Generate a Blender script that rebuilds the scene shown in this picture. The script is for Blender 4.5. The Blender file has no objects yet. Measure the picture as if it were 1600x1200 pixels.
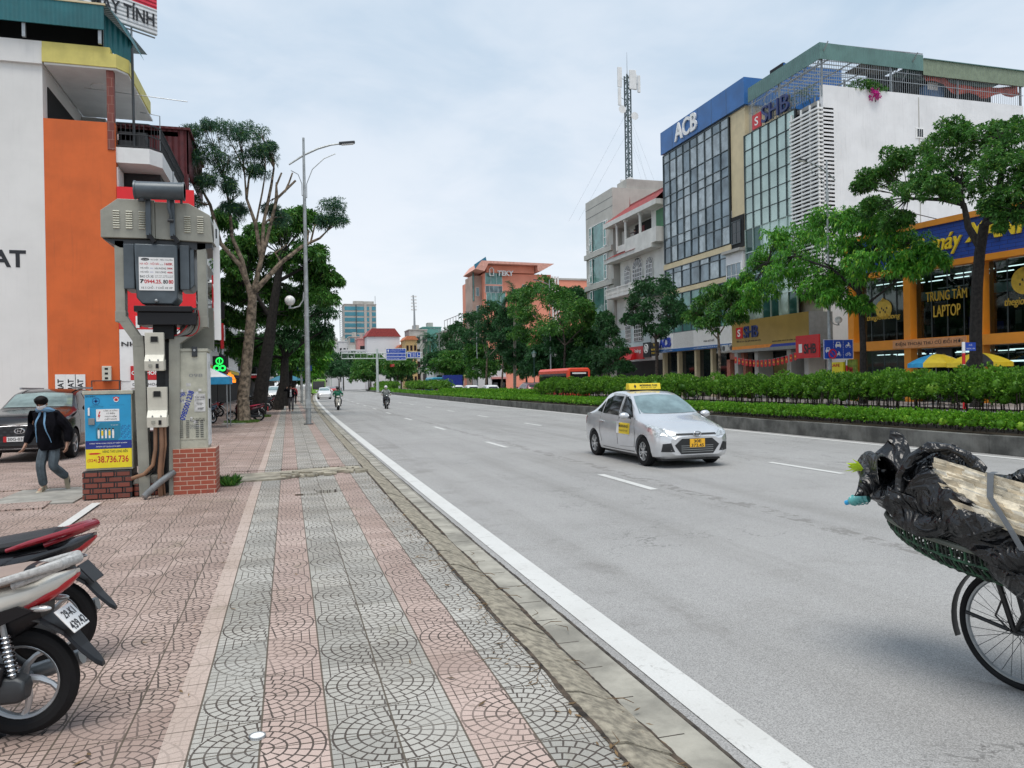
import bpy, math, random
import numpy as np
from mathutils import Vector, Matrix
from mathutils.bvhtree import BVHTree
R = math.radians; PI = math.pi
SC = bpy.context.scene
COL = SC.collection
random.seed(7); NR = np.random.RandomState(11)

# ---------------- camera ----------------
EYE = Vector((0, 0, 1.68))
TH, ROLL, PIT = R(16.26), R(1.0), R(0.14)
_f = Vector((math.sin(TH)*math.cos(PIT), math.cos(TH)*math.cos(PIT), -math.sin(PIT)))
_r = Vector((math.cos(TH), -math.sin(TH), 0)); _u = _r.cross(_f)
CR = _r*math.cos(ROLL) - _u*math.sin(ROLL); CU = _r*math.sin(ROLL) + _u*math.cos(ROLL)
cam = bpy.data.cameras.new('camera'); co = bpy.data.objects.new('camera', cam); COL.objects.link(co)
cam.sensor_width = 36; cam.lens = 27.0; cam.clip_start = .05; cam.clip_end = 5000
m3 = Matrix((CR, CU, -_f)).transposed()
co.matrix_world = Matrix.Translation(EYE) @ m3.to_4x4()
SC.camera = co
SC.render.resolution_x = 1024; SC.render.resolution_y = 768

# ---------------- light ----------------
SUN_EL, SUN_AZ = R(72), R(200)
w = bpy.data.worlds.new('World'); SC.world = w; w.use_nodes = True
wn = w.node_tree.nodes; wl = w.node_tree.links; wn.clear()
sun = bpy.data.lights.new('sun', 'SUN'); so = bpy.data.objects.new('sun', sun); COL.objects.link(so)
sun.energy = 2.2; sun.angle = R(35); sun.color = (1, .95, .88)
_sd = Vector((math.sin(SUN_AZ)*math.cos(SUN_EL), math.cos(SUN_AZ)*math.cos(SUN_EL), math.sin(SUN_EL)))
so.rotation_euler = _sd.to_track_quat('Z', 'Y').to_euler(); so.location = (0, 0, 60)
SC.view_settings.view_transform = 'Standard'; SC.view_settings.look = 'None'
SC.view_settings.exposure = 0.30; SC.view_settings.gamma = 1
SC.cycles.max_bounces = 6; SC.cycles.diffuse_bounces = 3; SC.cycles.glossy_bounces = 3
SC.cycles.transparent_max_bounces = 6; SC.cycles.transmission_bounces = 3
SC.cycles.caustics_reflective = False; SC.cycles.caustics_refractive = False

# ---------------- node expressions ----------------
class E:
    def __init__(s, nt, sock): s.nt = nt; s.s = sock
    def _m(s, op, *a, clamp=False):
        n = s.nt.nodes.new('ShaderNodeMath'); n.operation = op; n.use_clamp = clamp
        for i, x in enumerate((s,) + a):
            if isinstance(x, E): s.nt.links.new(x.s, n.inputs[i])
            else: n.inputs[i].default_value = x
        return E(s.nt, n.outputs[0])
    def __add__(s, o): return s._m('ADD', o)
    def __sub__(s, o): return s._m('SUBTRACT', o)
    def __mul__(s, o): return s._m('MULTIPLY', o)
    def __truediv__(s, o): return s._m('DIVIDE', o)
    __radd__ = __add__; __rmul__ = __mul__
    def floor(s): return s._m('FLOOR')
    def frac(s): return s._m('FRACT')
    def abs(s): return s._m('ABSOLUTE')
    def sqrt(s): return s._m('SQRT')
    def gt(s, o): return s._m('GREATER_THAN', o)
    def lt(s, o): return s._m('LESS_THAN', o)
    def mn(s, o): return s._m('MINIMUM', o)
    def mx(s, o): return s._m('MAXIMUM', o)
    def mod(s, o): return s._m('FLOORED_MODULO', o)
    def atan2(s, o): return s._m('ARCTAN2', o)
    def inv(s): return (s * -1.0) + 1.0
    def sin(s): return s._m('SINE')
    def ramp(s, a, b):   # smooth 0..1 between a and b
        n = s.nt.nodes.new('ShaderNodeMapRange'); n.interpolation_type = 'SMOOTHSTEP'
        s.nt.links.new(s.s, n.inputs[0]); n.inputs[1].default_value = a; n.inputs[2].default_value = b
        return E(s.nt, n.outputs[0])

def new_mat(name):
    m = bpy.data.materials.new(name); m.use_nodes = True
    nt = m.node_tree; b = nt.nodes['Principled BSDF']
    return m, nt, b
def coords(nt, kind='Object', obj=None):
    t = nt.nodes.new('ShaderNodeTexCoord')
    return t.outputs[kind]
def sepxyz(nt, vec):
    n = nt.nodes.new('ShaderNodeSeparateXYZ'); nt.links.new(vec, n.inputs[0])
    return [E(nt, o) for o in n.outputs]
def comb(nt, x, y, z=0.0):
    n = nt.nodes.new('ShaderNodeCombineXYZ')
    for i, v in enumerate((x, y, z)):
        if isinstance(v, E): nt.links.new(v.s, n.inputs[i])
        else: n.inputs[i].default_value = v
    return n.outputs[0]
def noise(nt, vec, scale, detail=3, rough=.55, dist=0):
    n = nt.nodes.new('ShaderNodeTexNoise'); n.inputs['Scale'].default_value = scale
    n.inputs['Detail'].default_value = detail; n.inputs['Roughness'].default_value = rough
    n.inputs['Distortion'].default_value = dist
    nt.links.new(vec, n.inputs['Vector']); return E(nt, n.outputs[0])
def wnoise(nt, vec):
    n = nt.nodes.new('ShaderNodeTexWhiteNoise'); nt.links.new(vec, n.inputs[0]); return E(nt, n.outputs[0])
def mixc(nt, f, a, b, mode='MIX'):
    n = nt.nodes.new('ShaderNodeMix'); n.data_type = 'RGBA'; n.blend_type = mode; n.clamp_factor = True
    if isinstance(f, E): nt.links.new(f.s, n.inputs[0])
    else: n.inputs[0].default_value = f
    for i, c in ((6, a), (7, b)):
        if isinstance(c, (tuple, list)): n.inputs[i].default_value = (*c[:3], 1)
        else: nt.links.new(c, n.inputs[i])
    return n.outputs[2]
def bump(nt, b, h, strength=.3, dist=.01):
    n = nt.nodes.new('ShaderNodeBump'); n.inputs['Strength'].default_value = strength
    n.inputs['Distance'].default_value = dist; nt.links.new(h.s, n.inputs['Height'])
    nt.links.new(n.outputs[0], b.inputs['Normal'])

def M(name, c, rough=.6, metal=0, var=.12, vs=3.0, dirt=0, streak=0, bmp=0, bs=40, spec=.5, coat=0, emis=0, alpha=1, wave=0, wscale=0, ior=None):
    m, nt, b = new_mat(name)
    b.inputs['Roughness'].default_value = rough; b.inputs['Metallic'].default_value = metal
    b.inputs['Specular IOR Level'].default_value = spec
    if ior: b.inputs['IOR'].default_value = ior
    if coat: b.inputs['Coat Weight'].default_value = coat; b.inputs['Coat Roughness'].default_value = .05
    v = coords(nt)
    col = None
    d = tuple(x*(1-var*1.6) for x in c); l = tuple(min(1, x*(1+var)) for x in c)
    f = noise(nt, v, vs, 5, .6).ramp(.3, .7)
    col = mixc(nt, f, d, l)
    if streak:
        x, y, z = sepxyz(nt, v)
        sv = comb(nt, x*9.0, y*9.0, z*.55)
        s = noise(nt, sv, 1.0, 4, .65).ramp(.52, .8) * streak
        col = mixc(nt, s, col, tuple(k*.35 + .02 for k in c))
    if dirt:
        s = noise(nt, v, vs*.37+.2, 6, .7, .6).ramp(.5, .75) * dirt
        col = mixc(nt, s, col, (.09, .08, .065))
    nt.links.new(col, b.inputs['Base Color'])
    if wave:   # corrugated sheet, ribs along local z / across x+y
        x, y, z = sepxyz(nt, v)
        h = ((x+y)*wscale).sin() if wave == 1 else (z*wscale).sin()
        bump(nt, b, h, .8, .02)
    elif bmp: bump(nt, b, noise(nt, v, bs, 4, .6), bmp, .01)
    if emis:
        b.inputs['Emission Color'].default_value = (*c, 1); b.inputs['Emission Strength'].default_value = emis
    if alpha < 1: b.inputs['Alpha'].default_value = alpha
    return m

# ---------------- mesh builder ----------------
class MB:
    def __init__(s): s.v = []; s.f = []; s.mi = []; s.mats = []; s.sm = []
    def mat(s, m):
        if m not in s.mats: s.mats.append(m)
        return s.mats.index(m)
    def add(s, vs, fs, m, smooth=False):
        o = len(s.v); s.v += [tuple(x) for x in vs]; k = s.mat(m)
        for f in fs: s.f.append(tuple(i+o for i in f)); s.mi.append(k); s.sm.append(smooth)
        return s
    def box(s, x0, x1, y0, y1, z0, z1, m):
        v = [(x, y, z) for z in (z0, z1) for y in (y0, y1) for x in (x0, x1)]
        return s.add(v, [(0,2,3,1),(4,5,7,6),(0,1,5,4),(2,6,7,3),(0,4,6,2),(1,3,7,5)], m)
    def obox(s, c, ax, ay, az, m):   # oriented box: centre and half-axis vectors
        c, ax, ay, az = map(Vector, (c, ax, ay, az))
        v = [c+ax*i+ay*j+az*k for k in (-1, 1) for j in (-1, 1) for i in (-1, 1)]
        return s.add(v, [(0,2,3,1),(4,5,7,6),(0,1,5,4),(2,6,7,3),(0,4,6,2),(1,3,7,5)], m)
    def bar(s, p, q, wd, ht, m, up=(0, 0, 1)):
        p, q, up = Vector(p), Vector(q), Vector(up)
        d = (q-p)/2; a = d.cross(up)
        if a.length < 1e-6: a = d.cross(Vector((1, 0, 0)))
        a.normalize(); b = a.cross(d).normalized()
        return s.obox((p+q)/2, d, a*wd/2, b*ht/2, m)
    def loft(s, secs, m, closed=True, caps=True, smooth=True, loop=False):
        n = len(secs[0]); vs = [p for sec in secs for p in sec]; fs = []
        k = len(secs)
        for i in range(k if loop else k-1):
            a, b = i*n, ((i+1) % k)*n
            for j in range(n if closed else n-1):
                j2 = (j+1) % n; fs.append((a+j, a+j2, b+j2, b+j))
        if caps and not loop: fs.append(tuple(range(n))[::-1]); fs.append(tuple((k-1)*n+j for j in range(n)))
        return s.add(vs, fs, m, smooth)
    def tube(s, pts, r, m, n=8, caps=True, loop=False, sx=1.0, up=None):
        pts = [Vector(p) for p in pts]; k = len(pts)
        rs = r if isinstance(r, (list, tuple)) else [r]*k
        secs = []; prev = None
        for i, p in enumerate(pts):
            if loop: d = pts[(i+1) % k]-pts[i-1]
            else: d = pts[min(i+1, k-1)]-pts[max(i-1, 0)]
            if d.length < 1e-9: d = Vector((0, 0, 1))
            d.normalize()
            if prev is None:
                u = Vector(up) if up else (Vector((0, 0, 1)) if abs(d.z) < .9 else Vector((1, 0, 0)))
            else: u = prev
            a = d.cross(u)
            if a.length < 1e-6: a = d.orthogonal()
            a.normalize(); b = a.cross(d).normalized(); prev = b
            secs.append([p + a*math.cos(2*PI*j/n)*rs[i]*sx + b*math.sin(2*PI*j/n)*rs[i] for j in range(n)])
        return s.loft(secs, m, caps=caps, loop=loop)
    def prism(s, poly, f, d0, d1, m, smooth=False):  # poly 2D; f(u,v,d)->xyz
        n = len(poly)
        vs = [f(u, v, d0) for u, v in poly] + [f(u, v, d1) for u, v in poly]
        fs = [tuple(range(n))[::-1], tuple(range(n, 2*n))] + [(i, (i+1) % n, n+(i+1) % n, n+i) for i in range(n)]
        return s.add(vs, fs, m, smooth)
    def sph(s, c, r, m, nu=12, nv=8, jit=0, rnd=None):
        rx, ry, rz = (r, r, r) if not isinstance(r, (tuple, list)) else r
        vs = [(c[0], c[1], c[2]+rz)]; fs = []
        for i in range(1, nv):
            a = PI*i/nv
            for j in range(nu):
                b = 2*PI*j/nu; k = 1 + (random.uniform(-jit, jit) if jit else 0)
                vs.append((c[0]+rx*k*math.sin(a)*math.cos(b), c[1]+ry*k*math.sin(a)*math.sin(b), c[2]+rz*k*math.cos(a)))
        vs.append((c[0], c[1], c[2]-rz)); L = len(vs)-1
        for j in range(nu):
            fs.append((0, 1+j, 1+(j+1) % nu)); fs.append((L, L-nu+(j+1) % nu, L-nu+j))
        for i in range(nv-2):
            for j in range(nu):
                a = 1+i*nu; fs.append((a+j, a+nu+j, a+nu+(j+1) % nu, a+(j+1) % nu))
        return s.add(vs, fs, m, True)
    def cyl(s, p, q, r, m, n=16, r2=None, caps=True):
        return s.tube([p, q], [r, r if r2 is None else r2], m, n, caps)
    def torus(s, c, R_, r, m, ax=(0, 1, 0), n=32, k=10, sx=1.0, a0=0, a1=2*PI):
        ax = Vector(ax).normalized(); u = ax.orthogonal().normalized()
        if abs(ax.y) > .99: u = Vector((1, 0, 0))
        v = ax.cross(u); full = abs(a1-a0-2*PI) < 1e-6; c = Vector(c); secs = []
        for i in range(n if full else n+1):
            a = a0+(a1-a0)*i/n; d = u*math.cos(a)+v*math.sin(a)
            secs.append([c+d*(R_+r*math.cos(2*PI*j/k))+ax*(r*sx*math.sin(2*PI*j/k)) for j in range(k)])
        return s.loft(secs, m, caps=not full, loop=full)
    def quad(s, a, b, c, d, m): return s.add([a, b, c, d], [(0, 1, 2, 3)], m)
    def text(s, txt, o, ux, uy, wd, ht, m, depth=.004, bold=0.0, shear=0):
        """lettering fitted in a wd x ht box whose lower-left corner is o, along unit vectors ux, uy"""
        vs, fs = text_mesh(txt, bold, shear); o, ux, uy = Vector(o), Vector(ux).normalized(), Vector(uy).normalized()
        xs = [p[0] for p in vs]; ys = [p[1] for p in vs]
        if not xs: return s
        x0, x1, y0, y1 = min(xs), max(xs), min(ys), max(ys); nz = ux.cross(uy)
        sx = wd/(x1-x0) if wd else ht/(y1-y0); sy = ht/(y1-y0)
        P = [o+ux*((p[0]-x0)*sx)+uy*((p[1]-y0)*sy) for p in vs]
        if depth <= .006: return s.add([p+nz*depth for p in P], fs, m)
        n = len(P); ed = {}
        for f in fs:
            for i in range(len(f)):
                a, b = f[i], f[(i+1) % len(f)]; ed[(a, b)] = 1
        sides = [(a, b, b+n, a+n) for (a, b) in ed if (b, a) not in ed]
        return s.add(P+[p+nz*depth for p in P], [tuple(i+n for i in f) for f in fs]+sides, m)
    def xf(s, mat):
        s.v = [tuple(mat @ Vector(p)) for p in s.v]; return s
    def build(s, name, parent=None, bev=0, sub=0, ang=35, loc=None, seg=2):
        me = bpy.data.meshes.new(name); me.from_pydata(s.v, [], s.f)
        for m in s.mats: me.materials.append(m)
        me.polygons.foreach_set('material_index', s.mi); me.polygons.foreach_set('use_smooth', s.sm)
        if any(s.sm):
            try: me.set_sharp_from_angle(angle=R(ang))
            except Exception: pass
        me.update(); o = bpy.data.objects.new(name, me); COL.objects.link(o)
        if parent: o.parent = parent
        if loc: o.location = loc
        if bev:
            b = o.modifiers.new('bevel', 'BEVEL'); b.width = bev; b.segments = seg; b.limit_method = 'ANGLE'; b.angle_limit = R(40)
        if sub:
            b = o.modifiers.new('sub', 'SUBSURF'); b.levels = sub; b.render_levels = sub
        return o
_tc = {}
def text_mesh(txt, bold=0.0, shear=0):
    bold = min(bold, .03 if txt.isascii() and not any(q.islower() for q in txt) else .010); k = (txt, bold, shear)
    if k not in _tc:
        c = bpy.data.curves.new('t', 'FONT'); c.body = txt; c.offset = bold; c.shear = shear; c.resolution_u = 3
        c.align_x = 'CENTER'; c.space_line = .8
        o = bpy.data.objects.new('t', c); COL.objects.link(o)
        dg = bpy.context.evaluated_depsgraph_get(); me = bpy.data.meshes.new_from_object(o.evaluated_get(dg))
        _tc[k] = ([tuple(v.co) for v in me.vertices], [tuple(p.vertices) for p in me.polygons])
        bpy.data.objects.remove(o); bpy.data.curves.remove(c); bpy.data.meshes.remove(me)
    return _tc[k]

def tag(o, label=None, cat=None, group=None, kind=None):
    if label: o['label'] = label
    if cat: o['category'] = cat
    if group: o['group'] = group
    if kind: o['kind'] = kind
    return o
def thing(name, label, cat, loc=(0, 0, 0), rz=0, group=None):
    o = bpy.data.objects.new(name, None); COL.objects.link(o); o.empty_display_size = .2
    o.location = loc; o.rotation_euler = (0, 0, rz); return tag(o, label, cat, group)
def kids(o): return [c for c in ALL_CH.get(o, [])]
def dup(root, loc=None, rz=None, label=None, group=None, scale=None):
    def cp(o, par):
        c = o.copy(); COL.objects.link(c)
        if par is not None: c.parent = par
        for ch in list(o.children): cp(ch, c)
        return c
    c = cp(root, None)
    if loc is not None: c.location = loc
    if rz is not None: c.rotation_euler = (0, 0, rz)
    if label: c['label'] = label
    if group: c['group'] = group
    if scale: c.scale = scale
    return c
def np_mesh(name, V, nper, m, parent=None, smooth=False):
    """V: (n*nper,3) array of separate polygons with nper corners"""
    me = bpy.data.meshes.new(name); n = len(V)//nper
    me.vertices.add(len(V)); me.vertices.foreach_set('co', V.astype(np.float32).ravel())
    me.loops.add(len(V)); me.loops.foreach_set('vertex_index', np.arange(len(V), dtype=np.int32))
    me.polygons.add(n); me.polygons.foreach_set('loop_start', np.arange(0, len(V), nper, dtype=np.int32))
    me.materials.append(m); me.update(calc_edges=True); me.validate()
    o = bpy.data.objects.new(name, me); COL.objects.link(o)
    if parent: o.parent = parent
    return o
def skin_mesh(joints, bones, m, sub=1):
    """joints: {name:(x,y,z,r)}; bones: [(a,b)]; returns list of verts & faces of one continuous surface"""
    names = list(joints); me = bpy.data.meshes.new('sk')
    me.from_pydata([joints[k][:3] for k in names], [(names.index(a), names.index(b)) for a, b in bones], [])
    o = bpy.data.objects.new('sk', me); COL.objects.link(o)
    md = o.modifiers.new('s', 'SKIN'); md.use_smooth_shade = True
    for i, k in enumerate(names):
        r = joints[k][3]; r = r if isinstance(r, (tuple, list)) else (r, r)
        me.skin_vertices[0].data[i].radius = r; me.skin_vertices[0].data[i].use_root = (i == 0)
    sb = o.modifiers.new('b', 'SUBSURF'); sb.levels = sub
    dg = bpy.context.evaluated_depsgraph_get(); ev = bpy.data.meshes.new_from_object(o.evaluated_get(dg))
    vs = [tuple(v.co) for v in ev.vertices]; fs = [tuple(p.vertices) for p in ev.polygons]
    bpy.data.objects.remove(o); bpy.data.meshes.remove(me); bpy.data.meshes.remove(ev)
    return vs, fs

# pixel of the photograph (1600x1200) -> point at a stated real distance
def ray(x, y): return _f + CR*((x-800)/1200) + CU*((600-y)/1200)
def aZ(x, y, z=0.0): d = ray(x, y); return EYE+d*((z-EYE.z)/d.z)
def aY(x, y, Y): d = ray(x, y); return EYE+d*(Y/d.y)
def aX(x, y, X): d = ray(x, y); return EYE+d*(X/d.x)
# ---------------- sky ----------------
tc = wn.new('ShaderNodeTexCoord'); sky = wn.new('ShaderNodeTexSky'); sky.sky_type = 'NISHITA'
sky.sun_disc = False; sky.sun_elevation = SUN_EL; sky.sun_rotation = SUN_AZ; sky.air_density = 1.0; sky.dust_density = 2.0
wt = w.node_tree
gx, gy, gz = sepxyz(wt, tc.outputs['Generated'])
den = gz.mx(0.0) + .16
pv = comb(wt, gx/den, gy/den, 0.0)
n1 = noise(wt, pv, .55, 6, .55, .3); n2 = noise(wt, pv, 2.2, 5, .6, .5)
band = (n1*.75 + n2*.25).ramp(.42, .58)
hz = gz.ramp(0.0, .45)
SKYS = 0.15
base = mixc(wt, hz, (.73, .76, .795), (.44, .55, .66))
cl = mixc(wt, hz, (.77, .785, .815), (.60, .67, .745))
cloud = mixc(wt, band, base, cl)
bg1 = wn.new('ShaderNodeBackground'); wl.new(sky.outputs[0], bg1.inputs[0]); bg1.inputs[1].default_value = SKYS*.12
bg2 = wn.new('ShaderNodeBackground'); wl.new(cloud, bg2.inputs[0]); bg2.inputs[1].default_value = .92
ad = wn.new('ShaderNodeAddShader'); wl.new(bg1.outputs[0], ad.inputs[0]); wl.new(bg2.outputs[0], ad.inputs[1])
out = wn.new('ShaderNodeOutputWorld'); wl.new(ad.outputs[0], out.inputs[0])

# ---------------- materials ----------------
WHITE = M('white_paint', (.74, .74, .73), .6, var=.05, vs=1.2, streak=.10)
WHITEC = M('clean_white', (.8, .8, .79), .45, var=.03)
BLACK = M('black_plastic', (.008, .008, .010), .4, spec=.35)
RUBBER = M('rubber', (.010, .010, .011), .8, var=.2, spec=.25)
CHROME = M('chrome', (.55, .56, .58), .18, metal=1, var=.05)
STEEL = M('galvanised_steel', (.34, .36, .37), .42, metal=.6, var=.12, vs=6)
DSTEEL = M('dark_steel', (.05, .055, .06), .45, metal=.4)
CONC = M('concrete', (.30, .29, .26), .9, var=.18, vs=2.5, dirt=.35, bmp=.5, bs=60)
BARK = M('bark', (.055, .042, .034), .95, var=.45, vs=7, bmp=1, bs=25)
PBARK = M('pale_bark', (.21, .165, .12), .95, var=.5, vs=5, bmp=1, bs=25)
BLUE = M('blue_sign', (.015, .07, .42), .4, var=.05)
RED = M('red_paint', (.55, .015, .02), .4, var=.08)
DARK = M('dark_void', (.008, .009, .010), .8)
YELLOW = M('yellow_paint', (.80, .58, .03), .45, var=.06)
ORANGE = M('orange_paint', (.70, .24, .03), .5, var=.07)
BBARK = M('blackish_bark', (.020, .017, .015), .95, var=.4, vs=7, bmp=1, bs=25)
GREYP = M('grey_paint', (.22, .23, .23), .5, var=.08)
INK = M('black_ink', (.015, .016, .02), .5)
REDI = M('red_ink', (.5, .01, .02), .5)
BLUEI = M('blue_ink', (.02, .05, .35), .5)
GLASS = M('window_glass', (.10, .15, .16), .06, metal=.55, var=.35, vs=.8, spec=.8)
DGLASS = M('dark_glass', (.012, .016, .018), .06, var=.3, vs=1.0, spec=.6)
GREENGL = M('green_glass', (.10, .24, .22), .10, metal=.25, var=.25, vs=.8, spec=.8)
GOLD = M('gold_letter', (.62, .42, .06), .35, metal=.2)

def stone_mats():
    # patterned pavers: squares of 0.315 m with fan-shaped grooves, pink and grey stripes along the kerb
    m, nt, b = new_mat('patterned_pavers'); v = coords(nt)
    x, y, z = sepxyz(nt, v)
    wob = noise(nt, v, .35, 2)*.10
    T = .315
    xr = x + .155 + (wob-.05)*.25; yr = y + .04 + (wob-.05)*.25
    cx = (xr/(2*T) + .5).frac() - .5; cy = (yr/(2*T) + .5).frac() - .5     # -0.5..0.5 around circle centres
    px = cx*(2*T); py = cy*(2*T)
    r = (px*px + py*py).sqrt()
    W = T/5.35
    ri = (r/W).floor(); rf = (r/W).frac()
    ringl = (rf - .0).lt(.17)
    nseg = ri*6.2 + 5.0
    ang = py.atan2(px)/(2*PI)
    a2 = (ang*nseg.floor() + ri*.37).frac()
    arcw = (nseg*.0 + .10) + (r*.0)
    seg = a2.lt(.17)
    inside = r.lt(T*.985)
    gl = ringl.mx(seg)*inside
    gxl = (px.abs()/.0525).frac().lt(.13); gyl = ((py/.0525)).frac().lt(.12)
    outl = gxl.mx(gyl)*inside.inv()
    jx = ((x+.155)/T).frac(); jx = jx.mn(jx.inv()); jy = ((y+.04)/T + noise(nt, v, .8, 1)*.0).frac(); jy = jy.mn(jy.inv())
    joint = jx.lt(.016).mx(jy.lt(.012))
    groove = gl.mx(outl)
    worn = noise(nt, v, 1.7, 4).ramp(.30, .55)
    ti = wnoise(nt, comb(nt, ((x+.155)/T).floor(), ((y+.04)/T).floor()))
    # pink stripes: x<-.47, [-.155,.16], [.79,1.105]
    k = ((x+.155)/T).floor()
    pink = x.lt(-.47).mx((k - 0.0).abs().lt(.5)).mx((k - 3.0).abs().lt(.5))
    # cross bands of other paving further on
    band = (y-6.2).gt(0)*0.0
    fine = noise(nt, v, 220, 2); big = noise(nt, v, .6, 5, .6).ramp(.3, .7)
    gcol = mixc(nt, ti, (.37, .365, .335), (.52, .51, .47))
    pcol = mixc(nt, ti, (.44, .335, .295), (.58, .455, .405))
    strip = x.gt(-.60)*x.lt(-.47)
    col = mixc(nt, pink, gcol, pcol)
    col = mixc(nt, strip*.7, col, (.57, .475, .415))
    col = mixc(nt, fine.ramp(.25, .75)*.35, col, (.25, .21, .19), 'MULTIPLY')
    col = mixc(nt, big*.45, col, (.62, .56, .49), 'MULTIPLY'); stn = noise(nt, v, 3.3, 6, .75, .8).ramp(.60, .70); col = mixc(nt, stn*.5, col, (.16, .13, .10)); lft = x.lt(-.6)*noise(nt, v, .35, 3).ramp(.35, .6); col = mixc(nt, lft*.35, col, (.55, .48, .42), 'MULTIPLY')
    moss = noise(nt, v, 1.1, 6, .7, 1.0).ramp(.56, .72)
    col = mixc(nt, moss*.45, col, (.17, .15, .09))
    fade = strip.inv()*.75 + .25
    col = mixc(nt, groove*.95*(worn*.45+.55)*fade, col, (.05, .037, .03))
    col = mixc(nt, joint*.9, col, (.075, .058, .04))
    nt.links.new(col, b.inputs['Base Color']); b.inputs['Roughness'].default_value = .82
    h = (groove.mx(joint)).inv()*1.0 + fine*.15 + ti*.5
    bump(nt, b, h, .55, .006)
    # asphalt
    a, nt, b = new_mat('worn_asphalt'); v = coords(nt); x, y, z = sepxyz(nt, v)
    sp = noise(nt, v, 130, 2, .8); big = noise(nt, v, .25, 5, .6); lane = comb(nt, x*1.2, y*.05)
    tr = noise(nt, lane, 1.0, 3)
    col = mixc(nt, sp.ramp(.2, .8), (.15, .148, .143), (.49, .482, .47))
    col = mixc(nt, big.ramp(.35, .65)*.35, col, (.72, .72, .72), 'MULTIPLY')
    col = mixc(nt, tr.ramp(.45, .70)*.5, col, (.70, .69, .67), 'MULTIPLY'); pz = noise(nt, v, .9, 5, .7, .4).ramp(.5, .68); col = mixc(nt, pz*.35, col, (.74, .73, .71), 'MULTIPLY')
    # shallow raveled patches along the joint between lanes
    crk = (x-5.9-noise(nt, v, .5, 3)*.5).abs().lt(.13)*noise(nt, v, 5, 4, .7).ramp(.47, .56)
    col = mixc(nt, crk*.55, col, (.13, .12, .11))
    crk2 = ((noise(nt, v, .55, 6, .62, .8)-.5).abs()).lt(.0028)*noise(nt, v, .3, 2).ramp(.5, .6); col = mixc(nt, crk2*.55, col, (.07, .068, .065))
    spots = noise(nt, v, 2.3, 5, .75, .5).ramp(.67, .72)
    col = mixc(nt, spots*.6, col, (.07, .065, .06))
    edge = x.lt(3.0)*noise(nt, v, .9, 5, .7).ramp(.5, .7)
    col = mixc(nt, edge*.35, col, (.12, .11, .10))
    nt.links.new(col, b.inputs['Base Color']); b.inputs['Roughness'].default_value = .78
    bump(nt, b, sp, .5, .006)
    # road paint
    p, nt, b = new_mat('road_paint'); v = coords(nt)
    wear = noise(nt, v, 7, 8, .8, .5).ramp(.54, .68); fl = noise(nt, v, 90, 2)
    col = mixc(nt, fl, (.52, .52, .50), (.66, .66, .64)); grm = noise(nt, v, 1.3, 4).ramp(.4, .7); col = mixc(nt, grm*.3, col, (.42, .41, .38)); col = mixc(nt, wear*.75, col, (.30, .29, .27))
    nt.links.new(col, b.inputs['Base Color']); b.inputs['Roughness'].default_value = .6
    bump(nt, b, fl, .4, .004)
    return m, a, p
PAVER, ASPH, PAINT = stone_mats()
GUTTER = M('gutter_concrete', (.33, .315, .27), .9, var=.22, vs=2.2, dirt=.4, bmp=.5, bs=70)
KERB = M('worn_kerb_stone', (.30, .27, .21), .95, var=.3, vs=16, dirt=.45, bmp=.9, bs=90)
BRICK = None
def brick_mat(name, c1, c2, mort, sx, sy, ax='x', bw=.5, rh=.25, ms=.02):
    m, nt, b = new_mat(name); v = coords(nt); x, y, z = sepxyz(nt, v)
    n = nt.nodes.new('ShaderNodeTexBrick'); nt.links.new(comb(nt, (x+y)*sx, z*sy), n.inputs['Vector'])
    n.inputs['Color1'].default_value = (*c1, 1); n.inputs['Color2'].default_value = (*c2, 1); n.inputs['Mortar'].default_value = (*mort, 1)
    n.inputs['Scale'].default_value = 1; n.inputs['Mortar Size'].default_value = ms; n.inputs['Brick Width'].default_value = bw; n.inputs['Row Height'].default_value = rh
    col = mixc(nt, noise(nt, v, 8, 5, .7).ramp(.5, .8)*.5, n.outputs[0], (.12, .09, .07))
    nt.links.new(col, b.inputs['Base Color']); b.inputs['Roughness'].default_value = .6
    bump(nt, b, E(nt, n.outputs[1])*-1.0, .5, .01)
    return m
TBRICK = brick_mat('red_tile_brick', (.30, .065, .038), (.36, .085, .045), (.52, .36, .28), 1, 1, bw=.20, rh=.072, ms=.006)
DBRICK = brick_mat('dark_brick', (.17, .045, .03), (.23, .06, .04), (.015, .012, .012), 1, 1, bw=.22, rh=.083, ms=.010)

def xo(y): return .00013*y*y           # the road bends slightly to the right
def strip(x0, x1, y0, y1, z, m, name, step=4.0, z2=None, bend=1, **kw):
    n = max(2, int((y1-y0)/step)+1); vs = []; fs = []
    for i in range(n):
        y = y0+(y1-y0)*i/(n-1); o = xo(y)*bend if y > 0 else 0
        vs += [(x0+o, y, z), (x1+o, y, z if z2 is None else z2)]
    fs = [(2*i, 2*i+1, 2*i+3, 2*i+2) for i in range(n-1)]
    b = MB(); b.add(vs, fs, m); o = b.build(name); tag(o, kind='structure'); return o
# ground & road
GROUND = M('far_ground', (.20, .20, .19), .95, var=.2, vs=.02)
g = MB(); g.quad((-1500, -300, -.16), (1500, -300, -.16), (1500, 3000, -.16), (-1500, 3000, -.16), GROUND); tag(g.build('ground'), kind='structure')
strip(1.97, 15.2, -12, 420, -.12, ASPH, 'road')
strip(1.70, 1.975, -12, 420, -.116, GUTTER, 'gutter', step=4)
strip(18.6, 32.2, -12, 420, -.12, ASPH, 'far_road')
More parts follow.
